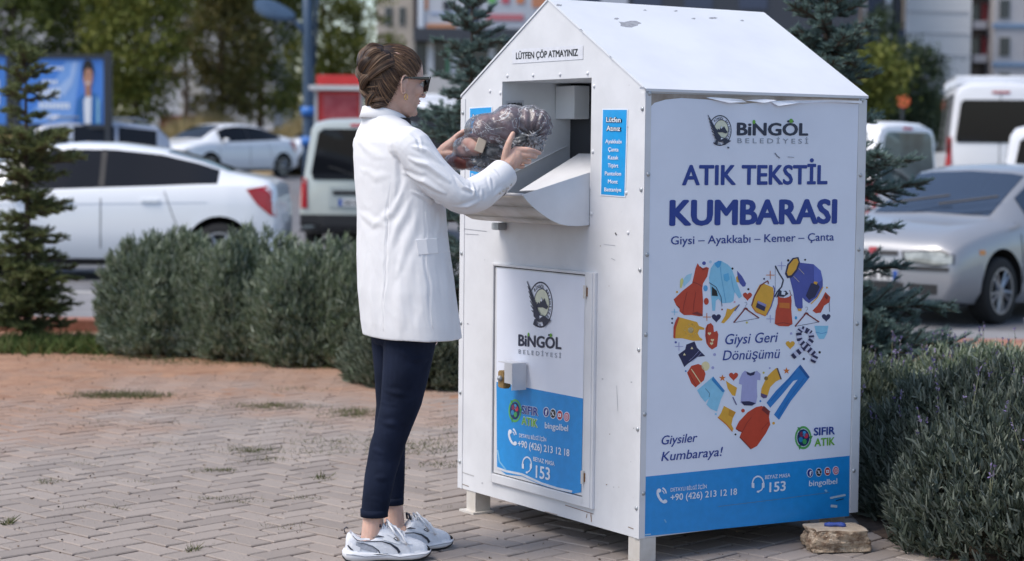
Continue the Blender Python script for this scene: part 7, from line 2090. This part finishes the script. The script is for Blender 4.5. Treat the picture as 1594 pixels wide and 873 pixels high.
for s in (-1, 1): mb = MB(); mb.box((s * .50, -.42, kz(143) / 2), (.06, .06, kz(143)), mat('kiosk_post', (.5, .5, .5), .5)); mb.build('post', None, kr)

wallw = mat('pale_render', (.52, .52, .54), .9, var=.06, vscale=.4); wallg = mat('grey_render', (.30, .29, .28), .9, var=.1, vscale=.5); wallb = mat('beige_render', (.44, .40, .36), .9, var=.08, vscale=.5)
wing = mat('window_glass_dark', (.03, .035, .045), .15, spec=.7); darkb = mat('dark_cladding', (.045, .05, .065), .5); darkbl = mat('slate_blue_cladding', (.05, .065, .11), .5); conc = mat('pale_concrete', (.42, .42, .42), .9, var=.1)
def block(name, label, px0, px1, pz_top, Y, dep, wall, wins=(), extra=None, z0=None, roof=True):
    """wins: (px0, px1, py0, py1) window openings measured on the front"""
    a = at(px0, 200, Y).x; b = at(px1, 200, Y).x; g = gz(Y) if z0 is None else z0
    r = empty(name, ((a + b) / 2, Y, g)); tag(r, label, 'building')
    mb = MB(); mb.box((0, dep / 2, (pz_top - g) / 2), (b - a, dep, pz_top - g), wall); mb.build('wall', None, r)
    if roof: mb = MB(); mb.box((0, dep / 2, pz_top - g + .15), (b - a + .5, dep + .5, .3), conc); mb.build('roof', None, r)
    def panel(nm, p0, p1, q0, q1, m, t=.06, parent=None, proud=0.):
        A_, B_ = at(p0, q1, Y), at(p1, q0, Y); mb = MB(); mb.box(((A_.x + B_.x) / 2 - (a + b) / 2, -proud - t / 2, (A_.z + B_.z) / 2 - g), (abs(B_.x - A_.x), t, abs(B_.z - A_.z)), m); return mb.build(nm, None, parent or r)
    for (p0, p1, q0, q1) in wins:
        w_ = panel('window', p0, p1, q0, q1, conc, .06); panel('pane', p0 + 1.2, p1 - 1.2, q0 + 1.5, q1 - 1.5, wing, .02, w_, .06)
    return r, panel
# shop building with sign panels
sb, Pn = block('shop_building', 'grey shop building with large pale advertising panels over a dark canopy', 640, 1345, 18, 95, 14, wallg)
pb1 = ink('c2c4cc'); pb2 = ink('b8bcc6'); orang = ink('c98a60')
s1 = Pn('sign_panel', 652, 728, -60, 47, pb1, .3); s2 = Pn('sign_panel', 748, 862, -60, 47, pb2, .3)
Pn('sign_edge', 644, 651, -60, 49, ink('3a2c2e'), .35); Pn('white_pilaster', 651, 660, -60, 50, ink('d8dde6'), .42)
Pn('sign_print', 664, 710, 38, 46, orang, .05, s1, .3); Pn('sign_print', 662, 667, -30, 16, orang, .05, s1, .3); Pn('sign_print', 690, 706, 2, 16, ink('2c2e38'), .05, s1, .3); Pn('sign_print', 670, 722, 20, 23, ink('98a8c8'), .04, s1, .3)
for (p0, c_) in ((760, '6fb06c'), (781, 'c05a68'), (804, 'cc7f56')): Pn('sign_print', p0, p0 + 12, -8, 6, ink(c_), .05, s2, .3)
Pn('sign_print', 757, 815, 23, 32, ink('c07078'), .05, s2, .3); Pn('sign_print', 828, 850, -4, 12, ink('c08060'), .05, s2, .3)
Pn('sign_gap', 729, 747, -60, 47, darkbl, .1)
Pn('canopy', 646, 900, 48, 65, darkb, 1.2)
Pn('dark_shopfront', 646, 900, 66, 118, wing, .05)
for p0 in (665, 702, 760, 830): Pn('column', p0, p0 + 11, 66, 118, ink('c4c8d0'), .25)
Pn('door_panel', 694, 700, 68, 116, ink('4f8a68'), .15)
Pn('dark_upper_wall', 866, 1345, -120, 118, darkb, .08)
for p0 in (905, 985, 1065, 1150): Pn('upper_window', p0, p0 + 45, -60, 14, darkbl, .12)
Pn('white_upper_panel', 935, 978, -60, 10, ink('b4b8c4'), .2)
wl_ = MB(); A_ = at(610, 118, 84); B_ = at(870, 150, 84)
wl_.box(((A_.x + B_.x) / 2, 84, (A_.z + gz(84)) / 2), (B_.x - A_.x, .35, A_.z - gz(84)), wallw)
o = wl_.build('boundary_wall', None, None, bev=.03); tag(o, 'long pale low wall in front of the shop building', 'wall')
r_, Pn = block('apartment_building', 'beige block rising just left of the shop building', 585, 641, 15, 104, 12, wallb, [(598, 612, 10, 40), (620, 632, 10, 40), (598, 612, 70, 100)])
r_, Pn = block('apartment_building', 'pale block half hidden by the trees above the white saloon', 205, 425, 19, 118, 12, wallw, [(x_, x_ + 12, y_, y_ + 16) for x_ in (222, 262, 302, 342, 382) for y_ in (-30, 6, 42, 80)])
r_, Pn = block('apartment_building', 'distant pale block at the far left, behind the trees', -40, 120, 17, 130, 12, wallw, [(x_, x_ + 10, y_, y_ + 14) for x_ in (-20, 10, 40, 80) for y_ in (-20, 12, 44)])
# small house
Y = 88; A_, B_ = at(280, 178, Y), at(320, 135, Y); g = 2.0
hr_ = empty('small_house', ((A_.x + B_.x) / 2, Y, g)); tag(hr_, 'small white house with a dark red base seen through the trees', 'house')
mb = MB(); W_h = B_.x - A_.x; mb.box((0, 1.5, (B_.z - g) / 2 - .15), (W_h, 3, B_.z - g - .3), wallw); mb.build('wall', None, hr_)
mb = MB(); mb.prism([(-W_h / 2 - .1, B_.z - g - .3), (W_h / 2 + .1, B_.z - g - .3), (0, B_.z - g + .35)], -3.1, .1, conc, Matrix.Rotation(PI / 2, 4, 'X')); mb.build('roof', None, hr_)
mb = MB(); mb.box((-.1, -.06, .45), (W_h + 1.6, .1, .9), ink('6a3230')); mb.build('base_panel', None, hr_)
mb = MB(); mb.box((0, -.02, 1.3), (.3, .06, .5), wing); mb.build('window', None, hr_)
# right background
r_, Pn = block('apartment_building', 'plain white apartment block behind the big white van', 1408, 1508, 20, 120, 14, mat('white_render', (.85, .84, .83), .9, var=.04, vscale=.3), [(1432, 1440, -60, -44), (1470, 1478, -60, -44)])
for q in (18, 52, 86): Pn('floor_line', 1408, 1508, q, q + 1.2, wallw, .05)
r_, Pn = block('apartment_building', 'brown apartment block with red balconies, right of the plain white block', 1510, 1543, 20, 121, 14, ink('4a3c38'))
for q in (8, 60, -44):
    b_ = Pn('balcony', 1510, 1530, q + 26, q + 38, ink('b0aeb4'), 1.0); Pn('red_screen', 1526, 1541, q - 2, q + 26, ink('8c2c30'), .3)
    Pn('window', 1511, 1524, q, q + 24, wing, .08)
r_, Pn = block('apartment_building', 'pale grey apartment block with blue bands at the right edge', 1544, 1680, 20, 119, 14, mat('cool_render', (.50, .49, .51), .9, var=.05, vscale=.3), [(x_, x_ + 19, y_, y_ + 31) for x_ in (1554, 1596, 1640) for y_ in (-60, -2, 57, 112)])
for q in (38, 98): Pn('blue_band', 1544, 1680, q, q + 5, ink('7c98b8'), .10)
r_, Pn = block('dark_tower', 'dark slate-blue tower with white and beige strips behind the conifers', 1336, 1406, 18, 110, 10, darkbl)
Pn('white_strip', 1376, 1390, -120, 60, ink('c8ccd8'), .3); Pn('beige_strip', 1402, 1410, -120, 45, ink('c0a890'), .3); Pn('dark_strip', 1391, 1401, -120, 60, darkb, .4)
tsg = MB(); c0_ = at(1405, 157, 50); tsg.tube([(c0_.x, 50, gz(50)), (c0_.x, 50, c0_.z)], .04, darkst, 8); 
o = tsg.build('sign_post', None, None); 
sg = MB(); sg.tube([(c0_.x, 49.94, c0_.z), (c0_.x, 49.90, c0_.z)], .17, ink('d8683c'), 18); dsk = sg.build('sign_disc', None, o); tag(o, 'small orange round sign on a thin post in front of the dark trees', 'sign')
